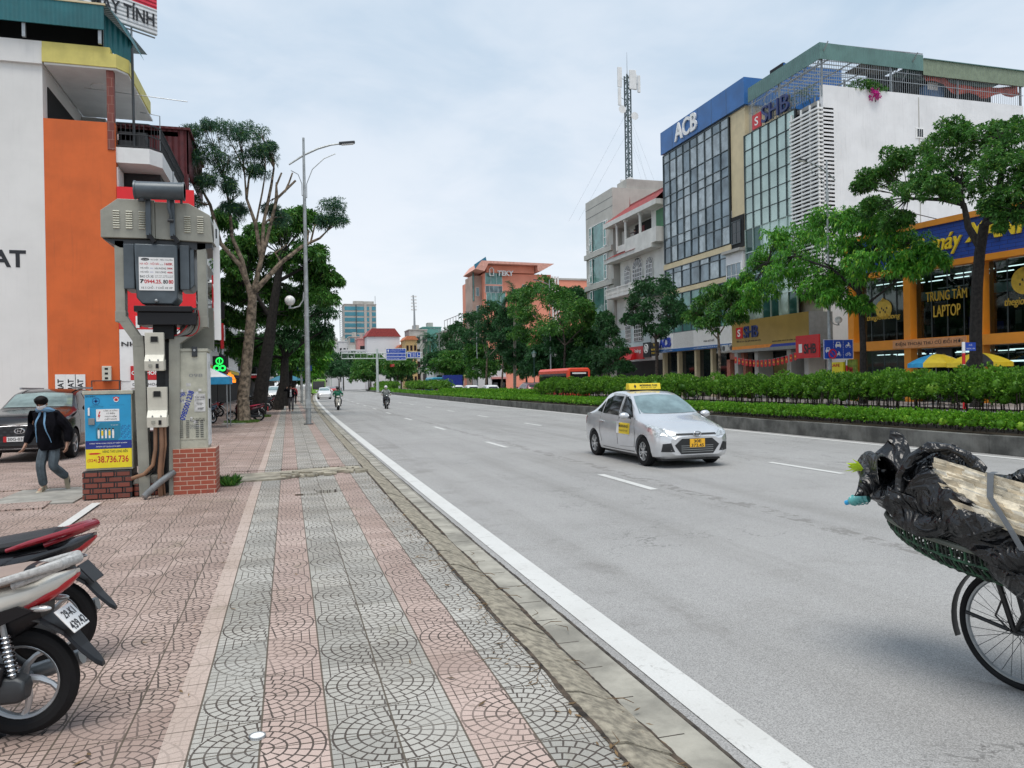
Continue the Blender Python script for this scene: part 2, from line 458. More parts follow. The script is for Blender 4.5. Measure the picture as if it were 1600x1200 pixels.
# sidewalk: slightly uneven sheet with sunken / lifted slabs
def sidewalk():
    b = MB(); b.box(-40, -4.6, -12, 420, -.1, -.006, CONC)
    rnd = random.Random(3)
    vs = []; fs = []; xs = [-14, -9, -6, -4.5, -3, -2, -1.2, -.6, 0, .5, 1, 1.395]
    ys = [-12+.5*i for i in range(0, 90)] + [33+4*i for i in range(1, 97)]
    for y in ys:
        for x in xs:
            zz = .012*math.sin(x*1.9+y*.8)*math.sin(y*.55+1) + rnd.uniform(-.003, .003)
            vs.append((x + (xo(y) if y > 0 and x > -6 else 0), y, zz if x > -5 else 0))
    k = len(xs)
    for i in range(len(ys)-1):
        for j in range(k-1): fs.append((i*k+j, i*k+j+1, i*k+k+j+1, i*k+k+j))
    b = MB(); b.add(vs, fs, PAVER, True); return tag(b.build('sidewalk'), kind='structure')
sidewalk()
# kerb stones: each a sloping, worn block
def kerb():
    b = MB(); rnd = random.Random(5); y = -6.0
    while y < 330:
        L = .62 if y < 40 else 4.0
        o = xo(y) if y > 0 else 0; j = rnd.uniform(-.010, .010); t = rnd.uniform(-.012, .008)
        x0, x1 = 1.40+o+j*.4, 1.72+o+j
        p = [(x0+.012, -.004+t*.5), (x0+.09, -.012+t*.5), (x0+.2, -.058+t*.4), (x1, -.108), (x1+.005, -.13), (x0, -.13)]
        n = 5 if y < 30 else 1; secs = []
        for i in range(n+1):
            yy = y+.008+(L-.016)*i/n
            secs.append([(a+rnd.uniform(-.004, .004), yy, c+rnd.uniform(-.003, .003)) for a, c in p])
        b.loft(secs, KERB, smooth=False); y += L
    tag(b.build('kerb'), kind='structure')
kerb()
SEAM = M('dirt_seam', (.06, .05, .04), .95, var=.4, vs=8)
KD = M('kerb_dirt', (.065, .048, .034), .95, var=.5, vs=9, bmp=1, bs=60); rd_ = random.Random(15)
def ragged(xc, w0, w1, z, name, m):
    b = MB(); vs = []; y = -5.0; wl_, wr_ = w0, w0
    while y < 60:
        st = .035 if y < 12 else .15; wl_ = min(w1, max(.004, wl_+rd_.uniform(-.006, .006))); wr_ = min(w1, max(.004, wr_+rd_.uniform(-.006, .006))); o = xo(y) if y > 0 else 0
        vs += [(xc-wl_+o, y, z), (xc+wr_+o, y, z)]; y += st
    n = len(vs)//2; b.add(vs, [(2*i, 2*i+1, 2*i+3, 2*i+2) for i in range(n-1)], m); tag(b.build(name), kind='structure')
ragged(1.397, .006, .020, .0052, 'kerb_dirt_seam', KD); ragged(1.728, .006, .026, -.1085, 'gutter_dirt', KD); ragged(1.985, .003, .012, -.1138, 'asphalt_edge_dirt', SEAM)
# gutter slab joints are real gaps filled dark
b = MB(); y = -3.0; rnd = random.Random(2)
while y < 60:
    o = xo(y) if y > 0 else 0
    b.box(1.71+o, 1.71+o+rnd.uniform(.1, .26), y, y+.007, -.119, -.1145, SEAM); y += .5+rnd.uniform(-.02, .02)
b.box(1.974, 1.980, -6, 30, -.119, -.1145, SEAM); tag(b.build('gutter_joints'), kind='structure')
# painted markings
strip(2.06, 2.285, -12, 330, -.114, PAINT, 'edge_line')
strip(14.55, 14.75, -12, 330, -.114, PAINT, 'median_edge_line')
b = MB()
for xl, ph in ((5.70, 11.4), (9.78, 11.9)):
    for k in range(-2, 26):
        y0 = ph+8.95*k
        o = xo(y0)
        b.quad((xl-.075+o, y0, -.114), (xl+.075+o, y0, -.114), (xl+.075+o, y0+2.25, -.114), (xl-.075+o, y0+2.25, -.114), PAINT)
tag(b.build('lane_dashes'), kind='structure')
b = MB(); b.quad((-2.72, 10.4, .02), (-2.60, 10.4, .02), (-2.66, 12.5, .02), (-2.78, 12.5, .02), PAINT)
tag(b.build('sidewalk_line'), kind='structure')
# broken concrete patch crossing the sidewalk near y~15 and the tree pit
PATCH = M('broken_concrete', (.33, .30, .235), .95, var=.3, vs=3, dirt=.4, bmp=1, bs=25)
b = MB()
def slab(pts, z0, z1, m): b.prism(pts, lambda u, v, d: (u, v, d), z0, z1, m)
slab([(-.95, 14.3), (-.1, 14.45), (.25, 14.75), (.9, 15.1), (1.36, 15.35), (1.36, 16.0), (.4, 15.9), (-.2, 15.6), (-1.0, 15.5)], -.05, .022, PATCH)
rnd = random.Random(9)
for i in range(46):
    x = rnd.uniform(-.1, 1.38); y = 14.7+x*.4+rnd.uniform(-.3, .5); s = rnd.uniform(.02, .09)
    b.obox((x, y, .03), (s, rnd.uniform(-.3, .3)*s, 0), (rnd.uniform(-.3, .3)*s, s*.8, 0), (0, 0, .012+s*.15), PATCH)
tag(b.build('broken_paving'), kind='structure')
# lifted slabs: dark steps
b = MB()
for (x, y, wx, wy, h, rz) in ((.55, 12.6, .17, .17, .035, .05), (.24, 12.4, .16, .16, .02, -.03), (-.3, 16.2, .8, .16, .018, 0), (.5, 16.3, .9, .15, .022, 0),
                              (-4.0, 15.2, .9, .5, .02, .1), (-2.9, 15.9, .7, .3, .03, -.1), (-4.2, 12.6, .8, .35, .02, .1)):
    c, s = math.cos(rz), math.sin(rz)
    b.obox((x, y, 0), (c*wx, s*wx, 0), (-s*wy, c*wy, 0), (0, 0, h), PAVER)
tag(b.build('lifted_slabs'), kind='structure')
b = MB(); b.box(-4.3, -3.1, 12.8, 15.0, -.02, .012, CONC); b.box(-2.9, -1.9, 36.5, 39.5, -.02, .02, CONC); tag(b.build('concrete_patch'), kind='structure')
# small valve cover set in the pavers
b = MB(); b.cyl((-.17, 3.87, -.01), (-.17, 3.87, .013), .035, WHITEC, 20); b.torus((-.17, 3.87, .012), .036, .004, STEEL, (0, 0, 1), 20, 6)
tag(b.build('valve_cover'), 'small round white utility cover set between grey and pink pavers', 'utility cover')
# other side of the street
strip(31.9, 60, -12, 420, .02, M('far_pavement', (.33, .29, .27), .9, var=.2, vs=1.5), 'far_sidewalk')
strip(32.2, 32.2, -12, 420, -.13, CONC, 'far_kerb', z2=.02)
# ---------------- vegetation ----------------
def leaf_mat(name, dark, light, trans=.35, yel=None, rough=.45):
    m, nt, b = new_mat(name); v = coords(nt)
    g = nt.nodes.new('ShaderNodeNewGeometry'); ri = E(nt, g.outputs['Random Per Island'])
    n = noise(nt, v, 1.3, 3)
    f = (ri*.55 + n.ramp(.3, .7)*.45)
    col = mixc(nt, f, dark, light)
    if yel: col = mixc(nt, ri.gt(.90), col, yel)
    nt.links.new(col, b.inputs['Base Color']); b.inputs['Roughness'].default_value = rough; b.inputs['Specular IOR Level'].default_value = .35
    t = nt.nodes.new('ShaderNodeBsdfTranslucent'); nt.links.new(col, t.inputs[0])
    mx = nt.nodes.new('ShaderNodeMixShader'); mx.inputs[0].default_value = trans
    nt.links.new(b.outputs[0], mx.inputs[1]); nt.links.new(t.outputs[0], mx.inputs[2])
    nt.links.new(mx.outputs[0], nt.nodes['Material Output'].inputs[0]); return m
L_MID = leaf_mat('mid_green_leaves', (.022, .075, .018), (.10, .29, .045), yel=(.16, .30, .05))
L_BRIGHT = leaf_mat('bright_green_leaves', (.028, .12, .018), (.13, .42, .035), yel=(.26, .50, .05))
L_DARK = leaf_mat('dark_green_leaves', (.012, .048, .020), (.055, .17, .05))
L_OLIVE = leaf_mat('feathery_leaves', (.022, .075, .05), (.07, .17, .09), yel=(.15, .28, .06))
L_HEDGE = leaf_mat('tall_hedge_leaves', (.035, .11, .012), (.15, .36, .03), yel=(.26, .46, .05))
L_LOW = leaf_mat('low_hedge_leaves', (.05, .17, .012), (.19, .46, .03), yel=(.32, .54, .05))
L_PALM = leaf_mat('palm_leaves', (.02, .08, .04), (.05, .15, .07))
GRASS = leaf_mat('grass_blades', (.05, .13, .02), (.15, .26, .05))

def unit(a): return a/np.maximum(1e-9, np.linalg.norm(a, axis=1, keepdims=True))
def leaf_quads(P, D, L, W, rs, droop=.0):
    """kite-shaped leaves from points P along directions D, bent at the middle"""
    n = len(P); L = (L*rs.uniform(.7, 1.25, (n, 1))); W = L*W
    D = unit(D); S = unit(np.cross(D, unit(rs.normal(size=(n, 3)))))
    mid = P+D*L*.5; tip = P+D*L; tip[:, 2] -= (L[:, 0]*droop); mid[:, 2] += L[:, 0]*droop*.1
    V = np.stack([P, mid+S*W*.5, tip, mid-S*W*.5], 1); return V.reshape(-1, 3)
def clusters(C, OUT, k, L, W, rs, droop=.25, spread=1.0):
    """k leaves radiating from each cluster centre"""
    P = np.repeat(C, k, 0); O = np.repeat(OUT, k, 0)
    D = unit(rs.normal(size=P.shape)*spread+O*.9); P = P+D*L*.15
    return leaf_quads(P, D, L, W, rs, droop)
def blob_pts(c, r, n, rs, shell=.45, flat=-.55):
    d = unit(rs.normal(size=(n, 3))); d[:, 2] = np.where(d[:, 2] < flat, -d[:, 2], d[:, 2])
    # lumpy surface so the outline is uneven
    ph = rs.uniform(0, 6, 3)
    lump = 1+.16*np.sin(d[:, 0]*5+ph[0])*np.sin(d[:, 1]*5+ph[1])+.12*np.sin(d[:, 2]*7+ph[2]+d[:, 0]*4)
    rad = (shell+(1-shell)*rs.uniform(0, 1, n)**.6)*lump
    return np.array(c)+d*np.array(r)*rad[:, None], d
def bez(a, b, bulge, n=6):
    a, b = Vector(a), Vector(b); m = (a+b)/2+Vector(bulge)
    return [a*(1-t)**2+m*2*t*(1-t)+b*t*t for t in [i/n for i in range(n+1)]]
def tree(name, label, base, limbs, blobs, ncl=60, k=7, L=.22, W=.42, mat=None, bark=None, group=None, seed=1, droop=.25, shell=.45, cat='tree', twigs=5, flat=-.55, sub=9, spread=1.0, cr=.30):
    """limbs: [(pts, r0, r1)] world; blobs: [(centre, (rx,ry,rz))] world"""
    rs = np.random.RandomState(seed); rnd = random.Random(seed); base = Vector(base)
    root = thing(name, label, cat, base, 0, group); b = MB()
    for pts, r0, r1 in limbs:
        pts = [Vector(p)-base for p in pts]; n = len(pts)
        b.tube([p+Vector((rnd.uniform(-1, 1), rnd.uniform(-1, 1), 0))*r0*(.18 if 0 < i < n-1 else 0) for i, p in enumerate(pts)], [r0+(r1-r0)*i/(n-1) for i in range(n)], bark or BARK, 8)
    V = []
    for c, r in blobs:
        c = Vector(c)-base
        if isinstance(r, (int, float)): r = (r, r, r*.8)
        # twigs from nearest limb point
        near = min((Vector(p)-base for pts, _, _ in limbs for p in pts[1:]), key=lambda q: (q-c).length)
        for _ in range(twigs):
            d = Vector((rnd.gauss(0, 1), rnd.gauss(0, 1), rnd.gauss(.3, .7))).normalized()
            e = c+Vector((d.x*r[0], d.y*r[1], d.z*r[2]))*.75
            b.tube(bez(near, e, (rnd.uniform(-.2, .2), rnd.uniform(-.2, .2), rnd.uniform(0, .4)), 4), [.035, .03, .022, .015, .008], bark or BARK, 5)
        # sub-clumps give light and dark masses, leaf clusters sit around them
        P0, D0 = blob_pts(c, r, sub, rs, .5, flat)
        m = max(4, ncl//sub); rr = min(r)*cr*2
        for p, d in zip(P0, D0):
            P, D = blob_pts(p, (rr, rr, rr*.75), m, rs, .35, -.8)
            V.append(clusters(P, D*.7+np.array([0, 0, .15]), k, L, W, rs, droop, spread))
    b.build('trunk', root); np_mesh('crown', np.concatenate(V), 4, mat or L_MID, root)
    return root
def crown_px(specs, X=None, Y=None):
    """crown masses given as (px, py, radius px, depth offset, squash)"""
    out = []
    for s in specs:
        px, py, rp = s[:3]; dz = s[3] if len(s) > 3 else 0; sq = s[4] if len(s) > 4 else .8
        p = aX(px, py, X+dz) if X is not None else aY(px, py, Y+dz)
        dep = (p-EYE).dot(_f); r = rp/1200*dep; out.append((p, (r, r, r*sq)))
    return out

# --- median planter ---
PWALL = M('stained_planter_concrete', (.13, .13, .12), .9, var=.35, vs=1.6, streak=.6, dirt=.55, bmp=.4, bs=30)
SOIL = M('soil', (.06, .045, .03), .95, var=.3, vs=4)
wallr = thing('planter_wall', 'long low stained concrete wall edging the planted median', 'low wall', (15.2, 8, -.12))
rnd = random.Random(4); b = MB(); y = -8.0
while y < 214:
    L = 2.4 if y < 60 else 8; o = xo(y+L/2) if y > 0 else 0; j = rnd.uniform(-.006, .006)
    b.box(-.10+o+j, .10+o+j, y-8+.006, y+L-8-.006, 0, .42+rnd.uniform(-.008, .008), PWALL); y += L
b.box(-.1+xo(214), 3.3+xo(214), 206, 206.2, 0, .42, PWALL)
y = -8.0
b.build('front_wall', wallr, bev=.012)
b = MB()
while y < 214:
    L = 8; o = xo(y+L/2) if y > 0 else 0; b.box(3.2+o, 3.4+o, y-8, y+L-8, 0, .42, PWALL); y += L
b.build('back_wall', wallr)
strip(15.29, 18.42, -8, 213, .24, SOIL, 'median_soil')

def hedge(name, label, y0, y1, x0, x1, z0, z1, mat, seed, step, rb, nl, L, group, stems=True, W=.45, bent=True, k=5):
    rs = np.random.RandomState(seed); rnd = random.Random(seed)
    root = thing(name, label, 'hedge', (x0+xo(y0), y0, .24), 0, group); base = np.array([x0+xo(y0), y0, .24])
    V = []; y = y0+rb*.6; core = MB(); sb = MB()
    nx = max(1, round((x1-x0)/(rb*1.25)))
    while y < y1-rb*.4:
        for ix in range(nx+0):
            x = x0+rb*.7+(x1-x0-rb*1.4)*(ix/max(1, nx-1) if nx > 1 else .5)
            for lev in range(2 if stems else 1):
                zc = (z1-rb*.85 if lev == 0 else (z0+z1)/2) + rs.uniform(-.62, .42)*rb*.9
                if not stems: zc = z1-rb*.8+rs.uniform(-.3, .3)*rb*.25
                c = np.array([x+rs.uniform(-.4, .4)*rb*.6+xo(y), y+rs.uniform(-.3, .3)*step, zc]); r = rb*rs.uniform(.8, 1.15)
                d = unit(rs.normal(size=(nl, 3))); d[:, 2] = np.where(d[:, 2] < -.35, -d[:, 2], d[:, 2])
                P = c+d*r*rs.uniform(.72, 1.02, (nl, 1))-base
                V.append(clusters(P, d*1.6+np.array([0, 0, .5]), k, L, W, rs, .05, .55))
                cc = c-base; core.sph(cc, (r*.42, r*.42, r*.4), mat, 8, 6)
            if stems:
                for _ in range(3):
                    q = Vector((x+xo(y)+rnd.uniform(-.2, .2), y+rnd.uniform(-.25, .25), .24))-Vector(base)
                    sb.tube([q, q+Vector((rnd.uniform(-.12, .12), rnd.uniform(-.12, .12), (z0-.24)+.5))], [.016, .010], BARK, 5)
        y += step
    np_mesh('foliage', np.concatenate(V), 4, mat, root); core.build('inner_foliage', root)
    if stems: sb.build('stems', root)
    return root
G1 = 'tall clipped shrubs along the median'
hedge('tall_hedge', 'tall dark bushy hedge running behind the taxi and bicycle', 7.5, 28.6, 16.35, 17.9, .72, 1.68, L_HEDGE, 1, .46, .36, 105, .085, G1)
hedge('tall_hedge', 'tall rounded hedge in front of the red bus, left of the taxi roof', 30.2, 52, 16.35, 17.9, .72, 1.72, L_HEDGE, 2, .5, .38, 70, .10, G1)
hedge('tall_hedge', 'distant tall hedge behind the grey scooter rider', 90, 128, 16.5, 18.0, .8, 1.85, L_HEDGE, 3, .9, .55, 22, .2, G1, k=4)
hedge('tall_hedge', 'farthest tall hedge at the head of the median', 150, 205, 16.5, 18.0, .8, 1.9, L_HEDGE, 4, 1.3, .7, 16, .3, G1, k=4)
G2 = 'low clipped hedges edging the median'
hedge('low_hedge', 'bright low hedge above the stained wall beside the loaded bicycle', 7.2, 30.2, 15.34, 16.1, .3, .72, L_LOW, 5, .24, .24, 75, .06, G2, False)
hedge('low_hedge', 'bright low hedge above the planter wall, left of the taxi', 30.2, 56, 15.34, 16.1, .3, .72, L_LOW, 6, .30, .26, 50, .075, G2, False)
hedge('low_hedge', 'bright green wide low hedge below the row of white cars', 52.5, 89.5, 16.0, 18.1, .3, .95, L_LOW, 7, .5, .40, 44, .13, G2, False)
hedge('low_hedge', 'narrow low hedge fronting the median beyond the taxi', 56, 128, 15.34, 16.0, .3, .70, L_LOW, 8, .6, .34, 20, .13, G2, False, k=4)
hedge('low_hedge', 'faraway low hedge at the median end', 128, 212, 15.34, 16.2, .3, .75, L_LOW, 9, 1.1, .5, 14, .22, G2, False, k=4)

# --- right-hand street trees ---
GT = 'street trees on the far pavement'
def P(x, y, X): return aX(x, y, X)
bt = aZ(1525, 590, .02); bt = Vector((33.0, P(1525, 590, 33).y, .02))
X = 33.0
tree('big_tree', 'large spreading tree with black trunk in front of the blue electronics shop sign', bt,
     [([bt, P(1524, 520, X), P(1528, 450, X), P(1530, 395, X), P(1538, 350, X)], .30, .22),
      ([P(1531, 385, X), P(1512, 355, X), P(1505, 320, X), P(1470, 312, X-.5), P(1420, 310, X-.5)], .20, .07),
      ([P(1505, 325, X), P(1500, 285, X), P(1470, 250, X+.5)], .12, .05),
      ([P(1538, 352, X), P(1560, 300, X), P(1570, 240, X+.5), P(1560, 215, X)], .17, .05),
      ([P(1540, 350, X), P(1590, 330, X-1), P(1640, 300, X-1)], .14, .05),
      ([P(1560, 300, X), P(1600, 260, X+1), P(1640, 240, X+1)], .10, .04)],
     crown_px([(1375, 292, 34), (1400, 262, 28), (1440, 248, 36, 1), (1425, 300, 34, -1), (1478, 268, 38), (1470, 300, 26, -1.5), (1490, 212, 26), (1530, 228, 44), (1570, 210, 30, 1), (1600, 240, 50), (1560, 270, 40, -1), (1520, 290, 34, 1),
               (1590, 315, 38, -1), (1552, 330, 20, -1.5), (1580, 345, 22, -1), (1640, 300, 50), (1640, 230, 50), (1370, 330, 24, -1), (1400, 345, 22, -1), (1350, 290, 16)], X=X),
     ncl=340, k=8, L=.18, W=.45, mat=L_MID, group=GT, seed=21, sub=12, cr=.26, bark=BBARK)
bt = Vector((33.0, P(1348, 590, 33).y, .02))
tree('shade_tree', 'broad low tree with big hanging leaves in front of the glass bank', bt,
     [([bt, P(1350, 540, X), P(1346, 490, X), P(1340, 440, X)], .20, .14),
      ([P(1345, 460, X), P(1300, 420, X-.5), P(1240, 400, X-.8), P(1200, 410, X-1)], .10, .03),
      ([P(1345, 450, X), P(1370, 400, X+.5), P(1420, 380, X)], .10, .03),
      ([P(1342, 445, X), P(1310, 380, X+.5), P(1290, 350, X)], .10, .03),
      ([P(1348, 480, X), P(1400, 440, X), P(1430, 410, X)], .08, .03)],
     crown_px([(1185, 415, 24), (1190, 460, 26, -.5), (1215, 385, 26), (1225, 440, 30, -1), (1250, 410, 34), (1262, 370, 30, 1), (1275, 450, 28, -1), (1300, 355, 34, 0), (1310, 400, 38, -1), (1320, 445, 30, 1), (1345, 375, 36),
               (1370, 420, 36, -1), (1375, 350, 30, 1), (1410, 385, 34), (1415, 425, 22, -.5), (1440, 400, 22), (1462, 408, 16), (1330, 345, 24), (1340, 480, 20), (1300, 470, 18, -1), (1160, 440, 16), (1172, 478, 16)], X=X),
     ncl=235, k=7, L=.26, W=.36, mat=L_BRIGHT, group=GT, seed=22, sub=10, droop=.6, cr=.30, bark=BBARK)
bt = Vector((33.0, P(1122, 590, 33).y, .02))
tree('street_tree', 'light young tree with pale forked trunk in front of the white bank sign', bt,
     [([bt, P(1124, 560, X), P(1122, 520, X)], .13, .09), ([P(1122, 530, X), P(1100, 505, X), P(1090, 490, X)], .06, .02), ([P(1122, 525, X), P(1138, 500, X), P(1142, 480, X)], .06, .02)],
     crown_px([(1085, 500, 16), (1095, 480, 18), (1105, 510, 16, -1), (1115, 470, 22), (1130, 490, 22), (1145, 470, 18), (1150, 500, 16), (1128, 455, 12), (1160, 480, 12), (1075, 495, 10)], X=X),
     ncl=170, k=7, L=.27, W=.4, mat=L_MID, bark=PBARK, group=GT, seed=23, droop=.4)
bt = Vector((33.0, P(1025, 590, 33).y, .02))
tree('street_tree', 'round leafy tree in front of the white colonial house', bt,
     [([bt, P(1027, 560, X), P(1024, 520, X)], .18, .12), ([P(1025, 530, X), P(1000, 500, X), P(990, 480, X)], .08, .03), ([P(1025, 530, X), P(1045, 495, X), P(1050, 475, X)], .08, .03)],
     crown_px([(992, 480, 20), (1000, 510, 20, -1), (1010, 460, 22), (1030, 490, 26), (1035, 455, 22), (1052, 480, 22), (1050, 512, 18), (1065, 495, 12), (985, 500, 12), (1022, 520, 18)], X=X),
     ncl=230, k=7, L=.25, W=.45, mat=L_DARK, group=GT, seed=24)
bt = Vector((33.0, P(952, 595, 33).y, .02))
tree('conical_tree', 'narrow two tiered evergreen beside the red shop awning', bt,
     [([bt, P(950, 570, X), P(950, 500, X)], .15, .05)],
     crown_px([(945, 497, 11), (947, 510, 15), (950, 522, 16), (952, 545, 24), (940, 560, 16), (966, 560, 18), (955, 570, 22), (936, 575, 12), (972, 575, 12)], X=X),
     ncl=260, k=7, L=.25, W=.45, mat=L_DARK, group=GT, seed=25)
# mass of trees between the orange block and the concrete house
def simple_tree(label, px, pyb, X, trunk, specs, seed, mat, L=.4, ncl=230, name='street_tree', group=GT, bark=BARK, droop=.3, k=6):
    bt = Vector((X, P(px, 590, X).y, .02)); tp = P(px+3, trunk, X)
    lm = [([bt, (bt+tp)/2, tp], .2, .13)]
    bl = crown_px(specs, X=X)
    for c, r in bl[::2][:5]: lm.append((bez(tp, c, (0, 0, .3), 4), .09, .03))
    return tree(name, label, bt, lm, bl, ncl=ncl, k=k, L=L, mat=mat, bark=bark, group=group, seed=seed, droop=droop, twigs=2)
simple_tree('big bright green tree behind the tall lamp post left of the concrete house', 880, 590, 34, 540, [(820, 480, 28), (845, 460, 28), (870, 480, 34), (830, 510, 28), (880, 515, 34), (905, 490, 26), (905, 530, 22, 2), (850, 530, 24, 1), (925, 500, 14, 2), (815, 525, 16)], 31, L_MID, .38, 420)
simple_tree('dark dense tree rising behind the bright green tree', 905, 590, 40, 520, [(885, 468, 18), (905, 468, 20), (900, 485, 28), (925, 530, 30), (930, 560, 26), (900, 560, 28), (880, 545, 26), (925, 478, 16)], 32, L_DARK, .45, 300)
simple_tree('spreading dark tree with pale trunk below the pink building', 758, 590, 34, 560, [(745, 505, 20), (765, 490, 20), (760, 525, 22), (785, 500, 18), (785, 535, 20), (740, 535, 18), (800, 520, 16)], 33, L_DARK, .5, 260, bark=PBARK)
simple_tree('dark tree with a thin leaning trunk right of the pale trunked tree', 783, 590, 36, 565, [(775, 515, 18), (795, 510, 20), (800, 540, 18), (812, 555, 16), (780, 550, 18), (800, 565, 16, -1)], 34, L_DARK, .5, 230, bark=PBARK)
simple_tree('small tree in front of the far white shop', 702, 590, 35, 575, [(690, 565, 12), (703, 560, 13), (716, 566, 11), (708, 572, 10)], 35, L_MID, .55, 80)
simple_tree('dark bushy tree left of the pink building', 722, 590, 38, 560, [(700, 535, 16), (715, 520, 18), (730, 530, 20), (712, 548, 18), (735, 555, 18)], 36, L_DARK, .6, 220)
def palm(label, px, X, top, base_y, R_, seed, group, n=26):
    rs = random.Random(seed); bt = Vector((X, P(px, 592, X).y, .02)); tp = P(px, top, X)
    root = thing('palm_tree', label, 'palm tree', bt, 0, group); b = MB()
    H = tp-bt; b.tube([Vector((0, 0, 0)), H*.3, H*.6, H*.9, H], [.24, .27, .22, .16, .14], M('palm_trunk', (.22, .20, .16), .9, var=.3) if seed == 1 else PALMT, 10)
    b.build('trunk', root); V = []; r2 = np.random.RandomState(seed)
    for i in range(n):
        a = rs.uniform(0, 2*PI); el = rs.uniform(-.2, 1.3); Ln = R_*rs.uniform(.8, 1.1)
        d = Vector((math.cos(a)*math.cos(el), math.sin(a)*math.cos(el), math.sin(el))); p = H.copy(); m = 16
        dirn = d.copy(); pts = []
        for j in range(m):
            pts.append((p.copy(), dirn.copy())); p += dirn*Ln/m; dirn = (dirn+Vector((0, 0, -.13))).normalized()
        for j, (q, dd) in enumerate(pts[2:]):
            sd = dd.cross(Vector((0, 0, 1))).normalized()
            for s in (-1, 1):
                for t in (0, .5):
                    e = (sd*s+dd*.7+Vector((0, 0, rs.uniform(-.6, .1)))).normalized(); qq = q+dd*Ln/m*t; l = R_*.26*(1-.4*j/m)
                    nn = dd*.055; V += [qq-nn, qq+nn, qq+e*l+nn*.2, qq+e*l-nn*.2]
    np_mesh('fronds', np.array([tuple(v) for v in V]), 4, L_PALM, root); return root
PALMT = M('palm_bark', (.22, .20, .16), .9, var=.3)
palm('tall feathery palm in front of the pink building', 804, 35, 462, 590, 3.6, 1, 'palm trees on the far pavement')
palm('distant bushy palm near the antenna house', 672, 36, 532, 590, 4.8, 2, 'palm trees on the far pavement', 30)
# far trees around the gantries
GF = 'distant trees beside the avenue'
def far_tree(label, px, Y, X, h, r, seed, mat=None, group=GF):
    bt = Vector((X, Y, .02)); rnd = random.Random(seed); tp = bt+Vector((0, 0, h*.35))
    bl = [(bt+Vector((rnd.uniform(-.5, .5)*r, rnd.uniform(-.5, .5)*r, h*(.45+.4*rnd.random()))), (r*.55, r*.55, h*.2)) for _ in range(7)]
    lm = [([bt, tp], .22, .16)]+[(bez(tp, c, (0, 0, .3), 3), .1, .04) for c, _ in bl[:3]]
    return tree('street_tree', label, bt, lm, bl, ncl=170, k=6, L=.62, mat=mat or L_MID, group=group, seed=seed, twigs=1, sub=6)
ft = [('distant tree right behind the large blue gantry sign', 26.0, 190, 9.5, 5, None), ('distant tree just left of the gantry pole', 22, 215, 10.5, 6, None), ('far tree below the white rooftop frame', 17, 250, 11.5, 6.5, L_DARK), ('far round tree left of the white house', 11.5, 270, 13, 7, None),
      ('faraway tree above the small gantry sign', 5, 330, 13, 8, L_DARK), ('distant tree under the narrow blue sign', 33, 168, 8.5, 4.5, L_DARK), ('tree beside the parked blue van', 31, 150, 7.5, 4, None), ('tree behind the far white shop', 36, 140, 8, 4, L_MID),
      ('faraway tree at the end of the avenue', -4, 360, 13, 9, L_DARK), ('far tree behind the leftmost gantry', 30, 235, 10, 6, L_DARK), ('tree behind the distant palm', 38, 160, 10.5, 5, L_DARK)]
ft += [('dense tree behind the pole of the large gantry', 20.5, 205, 8, 6, None), ('broad low tree left of the gantry pole', 15.0, 240, 9, 7, L_DARK), ('bushy tree at the left end of the gantry beam', 8.0, 262, 9, 7, None), ('faraway dark tree between the two gantries', 1.0, 300, 10, 8, L_DARK), ('low tree in front of the ochre house', 29, 205, 8, 6, L_DARK), ('bushy tree beside the navy hoarding', 40, 128, 8, 4.5, None), ('dark bushy tree in front of the white site wall', 36, 106, 7, 3.6, L_DARK), ('deep shaded tree left of the red bus', 37.5, 98, 8.5, 4.5, L_DARK), ('deep shaded tree right of the red bus', 38.5, 91.5, 7.5, 3.6, L_DARK), ('low bushy tree behind the green lantern post', 35.5, 101, 6.0, 4.2, L_DARK), ('low bushy tree in front of the concrete office block', 36.2, 89, 6.0, 3.2, L_DARK), ('dark low tree between the lantern post and the white site wall', 37.5, 112, 6.5, 4.5, L_DARK), ('leafy tree closing the view at the end of the near pavement', -5.5, 150, 9, 5, None), ('dark tree beside the last near-side houses', -3.8, 118, 8, 4, L_DARK)]
for i, (lb, X_, Y_, h, r, mt) in enumerate(ft): far_tree(lb, 0, Y_, X_, h, r, 60+i, mt)

